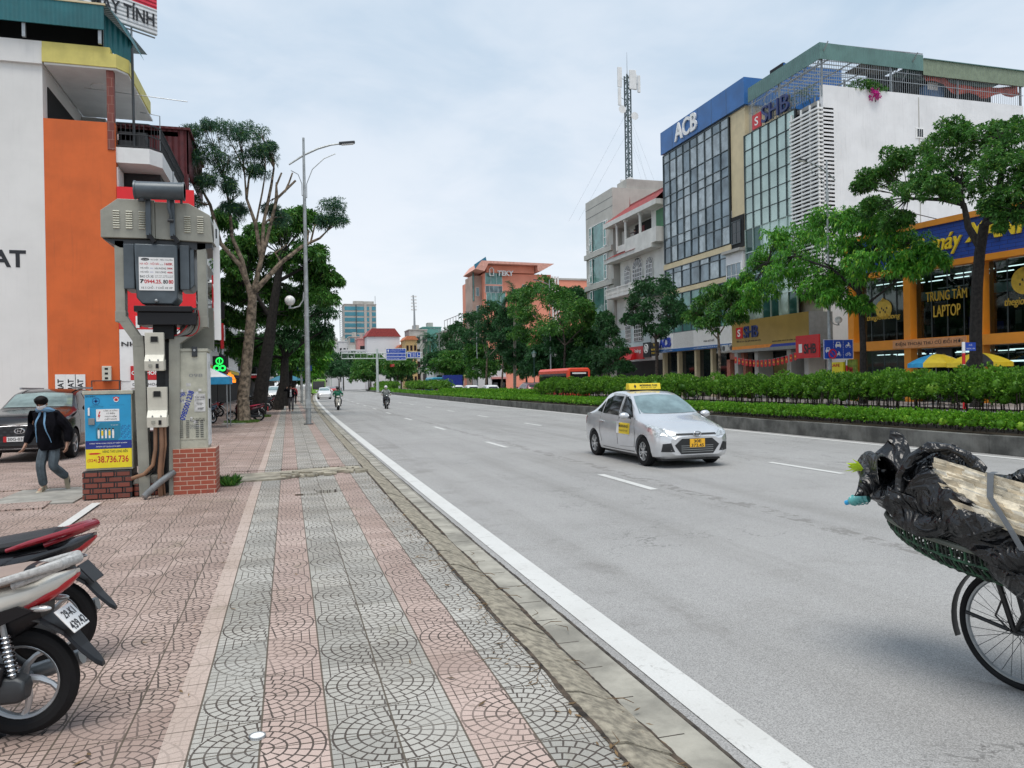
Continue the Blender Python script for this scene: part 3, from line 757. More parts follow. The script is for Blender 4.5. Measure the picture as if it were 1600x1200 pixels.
# --- left pavement trees ---
def Q(x, y, Y=38.4): return aY(x, y, Y)
bt = Vector((aZ(380, 662).x, 38.0, 0)); Y = 38.0
tree('bare_branched_tree', 'lopped tree with bare pale branches and feathery top beside the red scooter', bt,
     [([bt, Q(381, 620), Q(386, 560), Q(392, 500), Q(395, 460)], .30, .20),
      ([Q(395, 465), Q(375, 415), Q(345, 380), Q(328, 320), Q(312, 290)], .15, .045),
      ([Q(393, 470), Q(378, 405), Q(362, 370), Q(358, 320), Q(350, 280)], .13, .04),
      ([Q(395, 460), Q(408, 405), Q(400, 350), Q(385, 310), Q(390, 270)], .13, .04),
      ([Q(410, 400), Q(412, 350), Q(424, 290), Q(428, 262)], .10, .045),
      ([Q(400, 440), Q(418, 370), Q(433, 310), Q(462, 282)], .10, .05),
      ([Q(433, 308), Q(432, 290), Q(440, 270)], .06, .04), ([Q(445, 300), Q(452, 285), Q(457, 270)], .05, .035),
      ([Q(430, 320), Q(432, 285)], .05, .04), ([Q(385, 310), Q(382, 270)], .05, .035), ([Q(400, 350), Q(410, 300), Q(415, 268)], .05, .03),
      ([Q(398, 455), Q(440, 410), Q(472, 385), Q(500, 372), Q(512, 360)], .13, .03), ([Q(480, 382), Q(482, 360)], .05, .04), ([Q(485, 380), Q(492, 352), Q(503, 348)], .05, .03),
      ([Q(440, 412), Q(430, 395), Q(448, 382)], .05, .03), ([Q(345, 380), Q(330, 368), Q(320, 350)], .05, .02)],
     crown_px([(335, 205, 20, 0, .7), (300, 215, 18, 0), (285, 250, 20, .5), (310, 255, 22), (340, 240, 24), (365, 215, 20), (395, 215, 22), (385, 250, 26, .5), (350, 280, 26), (410, 245, 20), (325, 290, 18), (365, 300, 16), (275, 285, 16), (400, 270, 14),
               (420, 235, 12), (520, 330, 20), (528, 348, 14), (510, 350, 12), (360, 325, 10), (440, 345, 14, 1), (300, 320, 14, .5), (425, 330, 12, 1), (380, 335, 14, 1)], Y=Y),
     ncl=170, k=8, L=.20, W=.16, mat=L_OLIVE, bark=PBARK, group='trees along the near pavement', seed=41, droop=.3, shell=.3, sub=9, twigs=5, cr=.34)
bt = Vector((aZ(405, 648).x, 46.5, 0)); Y = 46.5
QQ = lambda x, y: aY(x, y, 46.5)
tree('leaning_tree', 'dark leafy tree with leaning peeling trunk behind the lopped tree', bt,
     [([bt, QQ(412, 590), QQ(420, 530), QQ(424, 490), QQ(434, 440), QQ(440, 400)], .42, .16), ([QQ(424, 500), QQ(400, 460), QQ(380, 440)], .15, .05), ([QQ(434, 440), QQ(470, 420), QQ(500, 420)], .12, .04)],
     crown_px([(355, 420, 26), (375, 390, 26, 1), (365, 460, 26, 1), (400, 420, 28, 2), (410, 370, 24, 1), (440, 370, 24, 2), (465, 350, 22), (445, 420, 28, 1), (480, 400, 24), (490, 440, 28, 1), (505, 470, 22), (470, 470, 28, 2), (430, 470, 26, 3), (500, 425, 20), (520, 440, 12), (475, 340, 14), (350, 350, 18, 1), (355, 500, 20, 2), (395, 500, 24, 3), (350, 530, 18, 3), (375, 545, 22, 4), (360, 470, 22, 2), (410, 460, 26, 2), (400, 560, 20, 5), (460, 500, 26, 3)], Y=Y),
     ncl=380, k=7, L=.25, W=.36, mat=L_MID, bark=BBARK, group='trees along the near pavement', seed=42, droop=.4, sub=10)
for i, (lb, px, py, Yt, r, specs, mt) in enumerate([
    ('third tree from the transformer, dark ridged trunk beside the parked motorbikes', 437, 632, 57, .42, [(420, 500, 30), (450, 480, 30), (480, 500, 28), (500, 490, 22), (440, 530, 28), (475, 530, 26), (500, 520, 20), (410, 540, 22), (395, 560, 22, 2)], L_DARK),
    ('fourth tree from the transformer, dark trunk near the walking man', 445, 626, 68, .4, [(450, 540, 24), (470, 555, 22), (490, 540, 22), (505, 545, 16), (460, 570, 20), (430, 560, 20)], L_MID),
    ('fifth tree from the transformer, small bright crown over the parked cars', 452, 618, 88, .35, [(465, 560, 18), (485, 560, 20), (500, 555, 16), (480, 580, 18), (460, 585, 16), (495, 575, 12)], L_BRIGHT),
    ('farthest near-side tree, faint crown at the end of the pavement', 463, 612, 125, .3, [(470, 575, 12), (480, 580, 14), (462, 585, 12), (475, 592, 10)], L_MID)]):
    bt = Vector((aZ(px, py).x if Yt < 100 else -3, Yt, 0)); tp = aY(px+8, 560, Yt)
    bl = crown_px(specs, Y=Yt)
    lm = [([bt, (bt+tp)/2+Vector((.2, 0, 0)), tp], r, r*.6)]+[(bez(tp, c, (0, 0, .3), 4), .12, .04) for c, _ in bl[::2]]
    tree('street_tree', lb, bt, lm, bl, bark=BBARK, ncl=300, k=6, L=.22+.12*i, W=.38, mat=mt, group='trees along the near pavement', seed=50+i, droop=.4, twigs=3)
# weeds round trunk feet and by the brick plinth
def weeds(label, x, y, r, n, h, seed, name='weeds', mat=GRASS):
    rs = np.random.RandomState(seed); a = rs.uniform(0, 2*PI, n); q = r*np.sqrt(rs.uniform(0, 1, n))
    Pp = np.stack([q*np.cos(a), q*np.sin(a), np.zeros(n)], 1); D = rs.normal(size=(n, 3))*.45; D[:, 2] = 1
    o = np_mesh(name, leaf_quads(Pp, D, h, .16, rs, .1), 4, mat); o.location = (x, y, .0); return tag(o, label, 'weeds', None, 'stuff')
weeds('grass tuft round the foot of the lopped tree', -2.06, 38.0, .75, 900, .16, 1)
weeds('leafy weeds beside the tiled brick plinth', -.98, 13.9, .15, 260, .20, 2, mat=L_MID)
weeds('grass tuft by the second trunk', -1.3, 44, .4, 250, .18, 3)
# ---------------- street lamps ----------------
LAMPM = M('lamp_pole_paint', (.36, .385, .39), .45, metal=.4, var=.15, vs=5, streak=.15)
GLOBE = M('milky_globe', (.72, .72, .70), .25, var=.1, vs=9)
def lamp(x, y, z0, H, s, label, group, globe=None, lean=0.0):
    """s = +1 arm reaches to +x, -1 to -x"""
    root = thing('street_lamp', label, 'street lamp', (x, y, z0), 0, group)
    b = MB(); b.tube([(0, 0, 0), (0, 0, H*.5), (-.0, 0, H)], [.125, .095, .05], LAMPM, 10); b.box(-.2, .2, -.2, .2, 0, .03, DSTEEL); b.box(-.10, .10, -.135, -.10, .7, 1.1, LAMPM)
    for z in (2.1, 3.6): b.cyl((0, 0, z), (0, 0, z+.03), .118, STEEL, 10)
    b.build('pole', root)
    b = MB(); zt = H-.95
    b.tube([(-.62*s, 0, zt-.25), (0, 0, zt+.20), (.6*s, 0, zt+.52), (1.15*s, 0, zt+.72), (1.55*s, 0, zt+.80)], [.035, .045, .045, .04, .035], LAMPM, 8)
    b.tube([(.10*s, 0, H-2.6), (.10*s, 0, H-2.0), (.35*s, 0, H-1.35), (.85*s, 0, H-.85), (1.35*s, 0, H-.6)], .02, LAMPM, 6)
    b.tube([(-.10*s, 0, H-2.5), (-.10*s, 0, H-2.0), (-.25*s, 0, H-1.6), (-.55*s, 0, H-1.45)], .018, LAMPM, 6)
    b.tube([(.10*s, 0, H-2.6), (-.10*s, 0, H-2.5)], .025, LAMPM, 6)
    b.build('arm', root)
    b = MB(); b.obox((1.85*s, 0, zt+.86), (.34*s, 0, .05), (0, .12, 0), (-.012*s, 0, .045), DSTEEL); b.obox((1.88*s, 0, zt+.80), (.26*s, 0, .04), (0, .09, 0), (0, 0, .02), WHITEC)
    b.build('lamp_head', root, bev=.015)
    if globe:
        gs, gz = globe
        b = MB(); b.tube([(.10*gs, 0, gz+.60), (.13*gs, 0, gz+.25), (.3*gs, 0, gz-.02), (.55*gs, 0, gz-.1), (.75*gs, 0, gz-.1)], .03, LAMPM, 8); b.cyl((.69*gs, 0, gz-.1), (.69*gs, 0, gz+.02), .05, LAMPM, 10)
        b.build('bracket', root); b = MB(); b.sph((.69*gs, 0, gz+.22), .22, GLOBE, 20, 14); b.build('globe', root)
    return root
GL = 'tall street lamps on the near pavement'
lamp(.83, 34.54, 0, 12.45, 1, 'nearest tall grey street lamp with a white globe, standing on the tiled pavement', GL, (-1, 5.15))
lamp(1.25, 76.5, 0, 12.4, 1, 'second street lamp behind the walking man, its top lost in leaves', GL, (-1, 5.15))
lamp(2.0, 118, 0, 12.4, 1, 'farthest thin street lamp of the near pavement', GL)
GR = 'tall street lamps on the far pavement'
zt = aX(1292, 251, 32.7).z
lamp(32.7, aX(1297, 580, 32.7).y, .02, zt, -1, 'tall lamp in front of the white wall beside the louvred glass bank', GR, (1, 5.0))
for px, py, lb in ((853, 437, 'tall lamp in front of the bright green tree by the red bus'), (736, 487, 'tall lamp standing behind the row of white cars'), (675, 512, 'thin far lamp beside the distant palm'), (592, 545, 'faraway lamp beside the gantry pole')):
    p = aX(px, py, 32.7); lamp(32.7+xo(p.y)*.4, p.y, .02, p.z-.0, -1, lb, GR, (1, 5.0) if px > 700 else None)
p = aX(775, 525, 31.5)
def park_lamp(x, y, label):
    root = thing('park_lamp', label, 'lamp post', (x, y, .02)); H = 5.5; GP = M('dark_green_paint', (.015, .06, .05), .5)
    b = MB(); b.tube([(0, 0, 0), (0, 0, .8), (0, 0, .85), (0, 0, H-.7)], [.14, .11, .06, .05], GP, 10); b.build('post', root)
    b = MB(); b.tube([(0, 0, H-.15), (0, 0, H+.15), (0, 0, H+.3)], [.42, .16, .03], GP, 10); b.tube([(0, 0, H-.75), (0, 0, H-.62)], [.08, .2], GP, 10); b.build('cap', root)
    b = MB(); b.tube([(0, 0, H-.62), (0, 0, H-.15)], [.18, .30], M('lantern_glass', (.35, .40, .38), .2), 10); b.build('lantern', root)
park_lamp(31.0, aX(835, 590, 31).y, 'dark green lantern post in front of the leafy trees left of the red bus')

# ---------------- overhead gantries ----------------
GANT = M('gantry_steel', (.50, .55, .52), .45, var=.08)
gy = 141.0; gx = aY(590, 600, gy).x
gr = thing('sign_gantry', 'cantilever gantry pole on the median carrying two blue direction signs', 'sign gantry', (gx, gy, .2))
def gz(py): return aY(590, py, gy).z-.2
def gxx(px): return aY(px, 560, gy).x-gx
b = MB(); b.cyl((0, 0, 0), (0, 0, gz(545)), .26, GANT, 14, .2); b.box(-.4, .4, -.4, .4, 0, .1, CONC); b.build('pole', gr)
b = MB()
for z in (gz(552), gz(560)):
    b.tube([(gxx(534), 0, z), (gxx(660), 0, z)], .09, GANT, 8)
for i in range(14):
    x = gxx(534)+(gxx(660)-gxx(534))*i/13; b.tube([(x, 0, gz(560)), (x, 0, gz(552))], .04, GANT, 6)
b.build('beam', gr)
def sign_face(par, x0, x1, z0, z1, y, draw, name='sign_panel'):
    b = MB(); b.box(x0, x1, y-.06, y, z0, z1, BLUE); o = b.build(name, par); b = MB(); t = .09
    for (a, c, d, e) in ((x0, x1, z0, z0+t), (x0, x1, z1-t, z1), (x0, x0+t, z0+t, z1-t), (x1-t, x1, z0+t, z1-t)): b.box(a, c, y-.075, y-.061, d, e, WHITEC)
    draw(b, y-.061); b.build('lettering', o); return o
ux, uz = (1, 0, 0), (0, 0, 1)
def d1(b, y):
    x0, x1 = gxx(603), gxx(634); z0, z1 = gz(563), gz(544.5); h = z1-z0
    b.box(x0, x1, y-.012, y, z0+h*.27, z0+h*.31, WHITEC); b.box(x0, x1, y-.012, y, z0+h*.56, z0+h*.60, WHITEC)
    b.prism([(-.05, -.35), (.05, -.35), (.05, 0), (.16, 0), (0, .38), (-.16, 0), (-.05, 0)], lambda u, v, d: (x0+.42+u*1.3, d, z0+h*.79+v*.75), y-.012, y, WHITEC)
    b.text('HƯỚNG ĐI CẦU ĐUỐNG', (x0+.8, y, z0+h*.82), ux, uz, 2.6, h*.09, WHITEC, .01); b.text('ĐI QUỐC LỘ 5', (x0+.8, y, z0+h*.66), ux, uz, 1.8, h*.09, WHITEC, .01)
    b.text('PHỐ NGỌC LÂM   200 m', (x0+.2, y, z0+h*.39), ux, uz, 3.2, h*.1, WHITEC, .01); b.text('PHỐ NGUYỄN SƠN   300 m', (x0+.2, y, z0+h*.1), ux, uz, 3.2, h*.1, WHITEC, .01)
sign_face(gr, gxx(603), gxx(634.5), gz(563), gz(544.5), -.12, d1)
def d2(b, y):
    x0, x1 = gxx(636), gxx(657); z0, z1 = gz(559.5), gz(550); w_ = x1-x0
    for k in (.35, .62): b.box(x0+w_*k, x0+w_*k+.05, y-.012, y, z0+.1, z1-.1, WHITEC)
    for k in (.22, .48, .75):
        b.box(x0+w_*k, x0+w_*k+.12, y-.012, y, z0+.2, z1-.25, WHITEC)
    b.box(x0+w_*.75, x0+w_*.95, y-.012, y, z0+.35, z0+.45, WHITEC); b.box(x0+w_*.08, x0+w_*.22, y-.012, y, z1-.35, z1-.25, WHITEC)
sign_face(gr, gxx(636), gxx(657), gz(559.5), gz(550), -.12, d2)
gy2 = 262.0; g2x = aY(514, 600, gy2).x
g2 = thing('sign_gantry', 'faraway gantry on two poles with one small blue sign', 'sign gantry', (g2x, gy2, .0)); b = MB()
for k in (0, .75): b.cyl((k, 0, 0), (k, 0, 7.2), .2, GANT, 10)
b.build('poles', g2); b = MB()
for z in (5.5, 6.6): b.tube([(-7.5, 0, z), (5.5, 0, z)], .1, GANT, 6)
b.build('beam', g2); b = MB(); b.box(2.1, 6.0, -.1, 0, 5.0, 7.2, BLUE); o = b.build('sign_panel', g2)
b = MB()
for x, z in ((2.5, 5.5), (3.7, 5.5), (4.9, 5.5)): b.box(x, x+.7, -.12, -.101, z, z+.35, WHITEC); b.box(x+.1, x+.6, -.12, -.101, z+.7, z+.95, WHITEC)
b.build('lettering', o)
# lane sign on the far pavement (faces along the road, towards the camera)
p0, p1 = aX(1288, 561, 32.0), aX(1333, 530, 32.0); sy = p0.y
lx0, lx1 = aY(1287, 545, sy).x, aY(1333, 545, sy).x; lz0, lz1 = aY(1310, 561, sy).z, aY(1310, 530.5, sy).z
ls = thing('lane_sign', 'square blue lane sign with white car, motorbike and bicycle symbols', 'road sign', (lx0, sy, .02)); W_ = lx1-lx0; H_ = lz1-lz0; zb = lz0-.02
b = MB(); b.cyl((W_*.80, .08, 0), (W_*.80, .08, zb+H_), .05, WHITEC, 10); b.build('post', ls)
for z in (zb-1.6, zb-.8): 
    b = MB(); b.cyl((W_*.80, .08, z), (W_*.80, .08, z+.4), .053, RED, 10); b.build('red_band', ls)
b = MB(); b.box(0, W_, 0, .03, zb, zb+H_, BLUE); o = b.build('sign_panel', ls); b = MB(); t = .025
for (a, c, d, e) in ((0, W_, zb, zb+t), (0, W_, zb+H_-t, zb+H_), (0, t, zb+t, zb+H_-t), (W_-t, W_, zb+t, zb+H_-t)): b.box(a, c, -.012, -.001, d, e, WHITEC)
for k in (.33, .66):
    for i in range(11): b.box(W_*k-.012, W_*k+.012, -.008, -.001, zb+H_*(.05+.085*i), zb+H_*(.09+.085*i), WHITEC)
def car_sym(b, cx, cz, s):
    f = lambda u, v, d: (cx+u*s, d, cz+v*s)
    b.prism([(-.5, -.25), (.5, -.25), (.5, .05), (.38, .12), (.3, .45), (-.3, .45), (-.38, .12), (-.5, .05)], f, -.008, -.001, WHITEC); b.prism([(-.25, .12), (.25, .12), (.2, .36), (-.2, .36)], f, -.011, -.0085, BLUE)
    for q in (-.42, .30): b.prism([(q, -.42), (q+.13, -.42), (q+.13, -.25), (q, -.25)], f, -.008, -.001, WHITEC)
def bike_sym(b, cx, cz, s, moto):
    for q in (-.32, .32): b.torus((cx+q*s, -.005, cz-.15*s), .17*s, .03*s, WHITEC, (0, 1, 0), 16, 4)
    f = lambda u, v, d: (cx+u*s, d, cz+v*s)
    if moto: b.prism([(-.3, -.12), (.05, -.1), (.3, -.15), (.2, .15), (.3, .2), (.05, .5), (-.05, .45), (0, .15), (-.35, .1)], f, -.008, -.001, WHITEC)
    else:
        for a, c in (((-.32, -.15), (-.1, .18)), ((-.1, .18), (.22, .18)), ((.22, .18), (.32, -.15)), ((-.1, .18), (.02, -.15)), ((.02, -.15), (.22, .18)), ((.2, .3), (.24, .1))):
            b.bar((cx+a[0]*s, -.005, cz+a[1]*s), (cx+c[0]*s, -.005, cz+c[1]*s), .008, .035*s, WHITEC)
car_sym(b, W_*.15, zb+H_*.45, .38); car_sym(b, W_*.49, zb+H_*.72, .42); bike_sym(b, W_*.5, zb+H_*.25, .36, 1); bike_sym(b, W_*.83, zb+H_*.7, .40, 1); bike_sym(b, W_*.83, zb+H_*.27, .40, 0)
b.build('symbols', o)
# round no parking sign
pn = aX(1301, 553, 32.2); ns = thing('no_parking_sign', 'round blue no parking sign with red rim low on the lamp post', 'road sign', (aY(1301, 553, 40.2).x, 40.2, aY(1301, 553, 40.2).z))
b = MB(); b.cyl((0, 0, 0), (0, .02, 0), .30, BLUE, 28); b.build('disc', ns); b = MB(); b.torus((0, -.004, 0), .265, .045, RED, (0, 1, 0), 28, 6, .3); b.bar((-.19, -.008, .19), (.19, -.008, -.19), .012, .05, RED); b.build('red_rim', ns)
b = MB(); b.bar((0, .03, -.1), (.0, .5, -.1), .03, .03, STEEL); b.bar((0, .03, .1), (.0, .5, .1), .03, .03, STEEL); b.build('clamp', ns)
# street name post
sp = aX(1506, 575, 31.0); st = thing('street_name_post', 'red and white striped post with a small blue street name sign', 'street sign', (31.0, sp.y, .02)); zt = aX(1506, 535, 31).z
for i in range(6):
    b = MB(); b.cyl((0, 0, zt*i/6), (0, 0, zt*(i+1)/6), .075, WHITEC if i % 2 else RED, 12); b.build('band', st)
b = MB(); b.box(.1, .72, -.02, .02, zt-.42, zt-.02, BLUE); o = b.build('name_plate', st); b = MB()
b.text('PHỐ', (.3, -.021, zt-.18), ux, uz, .2, .09, WHITEC, .004); b.text('NGỌC LÂM', (.16, -.021, zt-.36), ux, uz, .5, .09, WHITEC, .004); b.build('lettering', o)
# far pavement pole with two blue plates near the end of the near pavement
fp = thing('sign_post', 'thin post with two dark blue plates beyond the walking man', 'road sign', (aZ(474, 628).x, 70, 0)); b = MB(); b.cyl((0, 0, 0), (0, 0, 3.9), .045, RED, 8); b.build('post', fp)
b = MB(); b.box(-.75, -.1, -.03, .0, 3.0, 3.7, BLUE); b.build('plate', fp); b = MB(); b.box(.1, .55, -.03, 0, 3.0, 3.75, BLUE); b.build('plate', fp)

# ---------------- transformer station ----------------
TG = M('olive_grey_steel', (.30, .30, .255), .42, var=.10, vs=3, streak=.3, dirt=.15)
TGL = M('light_olive_steel', (.44, .44, .36), .45, var=.12, vs=4, streak=.35, dirt=.12)
SLATE = M('slate_blue_steel', (.085, .105, .12), .38, var=.12, vs=4, streak=.2, metal=.2)
Y0 = 13.03
tr = thing('transformer_station', 'grey street transformer on a Y shaped steel frame with a hooded top', 'transformer', (-1.9, 13.3, 0)); tp = Vector((-1.9, 13.3, 0))
def TB(): return MB()
def fin(b, name, par=tr, **k):
    b.v = [(x-tp.x, y-tp.y, z) for x, y, z in b.v]; return b.build(name, par, **k)
# Y frame legs
def leg_poly(s, cx):
    b = MB(); pts = [(-.60, 3.97), (-.60, 2.80), (-.36, 2.42), (-.30, 0.0)] if s < 0 else [(.62, 3.97), (.62, 2.72), (.20, 2.40), (.16, 0.0)]
    for i in range(3):
        a, c = pts[i], pts[i+1]; wd = .135 if i < 2 else .16
        b.bar((cx+a[0], 13.16, a[1]), (cx+c[0], 13.16, c[1]), .22, wd, TG, up=(1, 0, 0) if i != 1 else (1, 0, 0))
    for i in (1, 2): b.obox((cx+pts[i][0], 13.16, pts[i][1]), (.075, 0, 0), (0, .112, 0), (0, 0, .085), TG)
    return b
fin(leg_poly(-1, -1.86), 'leg', bev=.006); fin(leg_poly(1, -1.90), 'leg', bev=.006)
b = TB(); b.box(-2.02, -1.78, 13.40, 13.62, 0, 2.95, DSTEEL); b.box(-1.80, -1.72, 13.30, 13.40, .3, 2.6, CONC); fin(b, 'mast')
b = TB(); b.box(-1.86, -1.80, 13.2, 13.3, .15, 2.4, DSTEEL); b.box(-1.98, -1.74, 13.22, 13.34, 1.28, 1.34, TGL); b.box(-1.82, -1.66, 13.2, 13.3, 2.02, 2.10, TGL); fin(b, 'cable_channel')
# hood: two halves with chamfered shoulders
HD = lambda u, v, d: (u, d, v)
b = TB(); b.prism([(-2.70, 4.00), (-2.70, 4.41), (-2.46, 4.60), (-1.94, 4.60), (-1.94, 4.00)], HD, 12.98, 14.0, TG); fin(b, 'hood', bev=.008)
b = TB(); b.prism([(-1.935, 4.00), (-1.935, 4.575), (-1.45, 4.575), (-1.14, 4.40), (-1.10, 3.97)], HD, 12.985, 14.1, TG)
fin(b, 'hood', bev=.008)
b = TB(); b.prism([(-2.69, 3.99), (-1.12, 3.99), (-1.12, 3.90), (-1.3, 3.86), (-2.45, 3.86)], HD, 13.05, 14.0, DSTEEL); fin(b, 'hood_floor')
b = TB(); b.box(-1.095, -1.085, 13.1, 14.0, 3.98, 4.36, WHITEC); b.box(-1.084, -1.065, 13.3, 13.33, 4.1, 4.25, DSTEEL); b.box(-1.13, -1.03, 13.3, 13.34, 2.45, 3.95, WHITEC); fin(b, 'side_door')
for x in (-2.48, -2.30, -2.12, -1.47, -1.28):
    b = TB()
    for i in range(8):
        z = 4.15+i*.036 if x < -2 else 4.12+i*.034; b.obox((x, 12.975, z), (.045, 0, 0), (0, .010, -.006), (0, .004, .007), TGL)
    fin(b, 'louvre')
b = TB()
b.tube([(-2.19, 12.80, 4.70), (-2.17, 12.80, 4.70), (-1.50, 12.80, 4.71), (-1.48, 12.80, 4.71)], [.128, .133, .133, .128], SLATE, 28); b.cyl((-2.19, 12.8, 4.70), (-2.165, 12.8, 4.70), .142, SLATE, 28); b.cyl((-1.505, 12.8, 4.71), (-1.48, 12.8, 4.71), .142, SLATE, 28)
b.cyl((-2.09, 12.8, 4.53), (-2.09, 12.8, 4.59), .05, DSTEEL, 14); b.cyl((-1.53, 12.8, 4.52), (-1.53, 12.8, 4.58), .02, DSTEEL, 10); b.tube([(-1.72, 12.84, 4.6), (-1.72, 12.84, 4.45), (-1.69, 12.86, 4.35), (-1.70, 12.9, 4.25)], .025, SLATE, 8); b.cyl((-1.74, 12.87, 4.27), (-1.66, 12.87, 4.27), .025, DSTEEL, 8)
fin(b, 'oil_conservator')
for x in (-2.02, -1.68):
    b = TB(); b.box(x-.035, x+.035, 12.90, 12.96, 4.04, 4.66, SLATE); b.box(x-.035, x+.035, 12.955, 12.975, 4.0, 4.2, DSTEEL); b.bar((x, 12.93, 4.06), (x+.09, 12.9, 3.93), .05, .05, BLACK); fin(b, 'bracket')
# transformer tank
b = TB()
b.prism([(-2.23, 3.91), (-2.21, 3.08), (-2.13, 2.98), (-1.70, 2.98), (-1.62, 3.08), (-1.62, 3.91)], HD, 12.92, 13.5, SLATE); b.sph((-1.925, 12.90, 3.03), .03, STEEL, 12, 8); fin(b, 'tank', bev=.02)
for x0, x1, sx in ((-2.40, -2.245, 1), (-1.60, -1.46, -1)):
    b = TB(); b.box(x0, x1, 13.02, 13.6, 3.22, 3.92, SLATE)
    if sx < 0: b.prism([(x1+.002, 3.92), (x1+.07, 3.86), (x1+.07, 3.30), (x1+.002, 3.22)], HD, 13.05, 13.6, SLATE)
    fin(b, 'radiator', bev=.012)
b = TB(); b.box(-2.24, -1.42, 12.86, 13.5, 2.86, 2.95, BLACK); b.box(-2.20, -1.36, 12.90, 13.5, 2.66, 2.855, BLACK); b.box(-2.0, -1.7, 13.0, 13.4, 2.45, 2.66, DARK); fin(b, 'base_tray', bev=.008)
b = TB(); rnd = random.Random(8)
for i in range(5): b.tube(bez((-1.42+.02*i, 13.0, 2.9), (-1.85+.07*i, 13.05, 2.5), (.05*i, -.02, -.25), 7), .008, (BLACK, REDI, STEEL)[i % 3], 5)
fin(b, 'cables')
# advert sticker on the tank
def fY(par, origin, name='lettering'):
    return MB()
b = TB(); b.box(-2.165, -1.665, 12.905, 12.915, 3.19, 3.70, WHITEC); ad = fin(b, 'advert_sticker'); b = TB(); yy = 12.9049
def line(s, x, z, wd, ht, m=INK, bold=.02): b.text(s, (x, yy, z), ux, uz, wd, ht, m, .0008, bold)
b.cyl((-2.075, yy-.001, 3.667), (-2.075, yy, 3.667), .06, INK, 24); b.v[-48:] = [(x, y, 3.667+(z-3.667)*.36) for x, y, z in b.v[-48:]]
yy2 = yy; b.text('LỘC PHÁT', (-2.12, yy-.0012, 3.659), ux, uz, .09, .016, WHITEC, .0004, .01)
line('XE GHÉP - TIỆN CHUYẾN', -2.0, 3.648, .315, .034); line('HÀ NỘI - NỘI BÀI', -2.15, 3.575, .27, .05, REDI, .03); line('CHỈ TỪ', -1.87, 3.58, .05, .018); line('160K', -1.80, 3.58, .12, .042, REDI, .03)
line('HÀ NỘI', -2.14, 3.515, .11, .04); line('<==>', -2.01, 3.525, .05, .012, BLUEI); line('HẢI PHÒNG', -1.94, 3.515, .16, .04); line('300K', -1.765, 3.518, .085, .028, REDI, .03)
line('HÀ NỘI', -2.14, 3.453, .11, .04); line('<==>', -2.01, 3.465, .05, .012, BLUEI); line('HẠ LONG', -1.93, 3.448, .15, .042); line('400K', -1.765, 3.455, .085, .028, REDI, .03)
line('BAO CẢ XE', -2.15, 3.385, .19, .05); line('CHỈ TRẢ THÊM 2 GHẾ', -1.94, 3.41, .26, .018); line('GỌI TRỰC TIẾP THAM MƯU', -1.94, 3.385, .26, .018)
line('0944.25.', -2.09, 3.295, .25, .062, REDI, .035); line('80', -1.825, 3.295, .07, .062, INK, .035); line('80', -1.748, 3.295, .07, .062, REDI, .035); line('XE 5 CHỖ - 7 CHỖ XE VIP', -2.14, 3.215, .45, .045, INK, .005)
b.bar((-2.14, yy, 3.30), (-2.11, yy, 3.36), .002, .02, INK); b.bar((-2.15, yy, 3.355), (-2.09, yy, 3.345), .002, .015, INK)
fin(b, 'lettering', ad)
# concrete and brick foot between the plinths
b = TB(); b.box(-2.33, -1.98, 13.1, 13.5, 0, .22, DBRICK); b.obox((-2.15, 13.25, .25), (.18, 0, .0), (0, .15, 0), (.03, 0, .07), CONC); fin(b, 'footing', bev=.03)
# meter boxes
METER = M('ivory_plastic', (.60, .585, .50), .35, var=.06, streak=.15)
def meter(x0, x1, z0, z1, label):
    root = thing('meter_box', label, 'meter box', ((x0+x1)/2, 12.98, z0), 0, 'meter boxes on the transformer frame'); w2 = (x1-x0)/2; h = z1-z0
    F = lambda u, v, d: (d, u, v)   # profile in y,z extruded across x
    b = MB(); b.prism([(.02, 0), (-.14, .0), (-.16, h*.25), (-.07, h*.42), (-.07+.0, h*.5), (-.09, h), (.02, h)], F, -w2, w2, METER)
    b.prism([(.02, h*.02), (-.15, h*.02), (-.15, h*.25), (.02, h*.3)], F, w2+.001, w2+.01, METER); b.build('case', root, bev=.01)
    b = MB(); b.obox((0, -.083, h*.83), (.05, 0, 0), (0, -.003, 0), (0, 0, .045), DARK); b.obox((0, -.084, h*.83), (.062, 0, 0), (0, -.001, 0), (0, 0, .057), TG); b.build('display_window', root)
    b = MB(); b.obox((.045, -.157, h*.12), (.02, 0, 0), (0, .004, 0), (0, 0, .035), BLACK); b.obox((-.05, -.157, h*.13), (.026, 0, 0), (0, .003, 0), (0, 0, .022), TG)
    for s in (-.06, .06): b.cyl((s, -.165, h*.28), (s, -.15, h*.28), .012, STEEL, 8)
    b.build('switch_cover', root)
meter(-2.10, -1.83, 1.95, 2.54, 'upper ivory meter box under the transformer tray'); meter(-2.08, -1.80, 1.08, 1.70, 'lower ivory meter box with conduits coming out below')
COND = M('brown_conduit', (.24, .13, .075), .5, var=.15, dirt=.3)
b = MB(); b.tube([(-1.98, 12.95, 1.1), (-1.98, 12.93, .75), (-2.02, 12.93, .5), (-2.15, 12.95, .36), (-2.33, 13.0, .30)], .030, COND, 10); b.tube([(-1.90, 12.95, 1.1), (-1.89, 12.93, .8), (-1.93, 12.95, .4), (-1.93, 13.0, .0)], .034, COND, 10); b.tube([(-1.85, 12.98, 1.1), (-1.84, 12.95, .8), (-1.90, 13.0, .4), (-1.88, 13.05, 0)], .02, COND, 8)
b.tube([(-1.93, 12.95, 1.1), (-1.935, 12.93, .7), (-2.0, 12.95, .42), (-2.2, 13.1, .3)], .018, BLACK, 8)
tag(b.build('conduit'), 'brown cable conduits curving from the lower meter box to the ground', 'cable conduit')
b = MB(); pts = bez((-1.74, 13.05, .36), (-2.12, 12.70, .04), (-.02, 0, .03), 60)
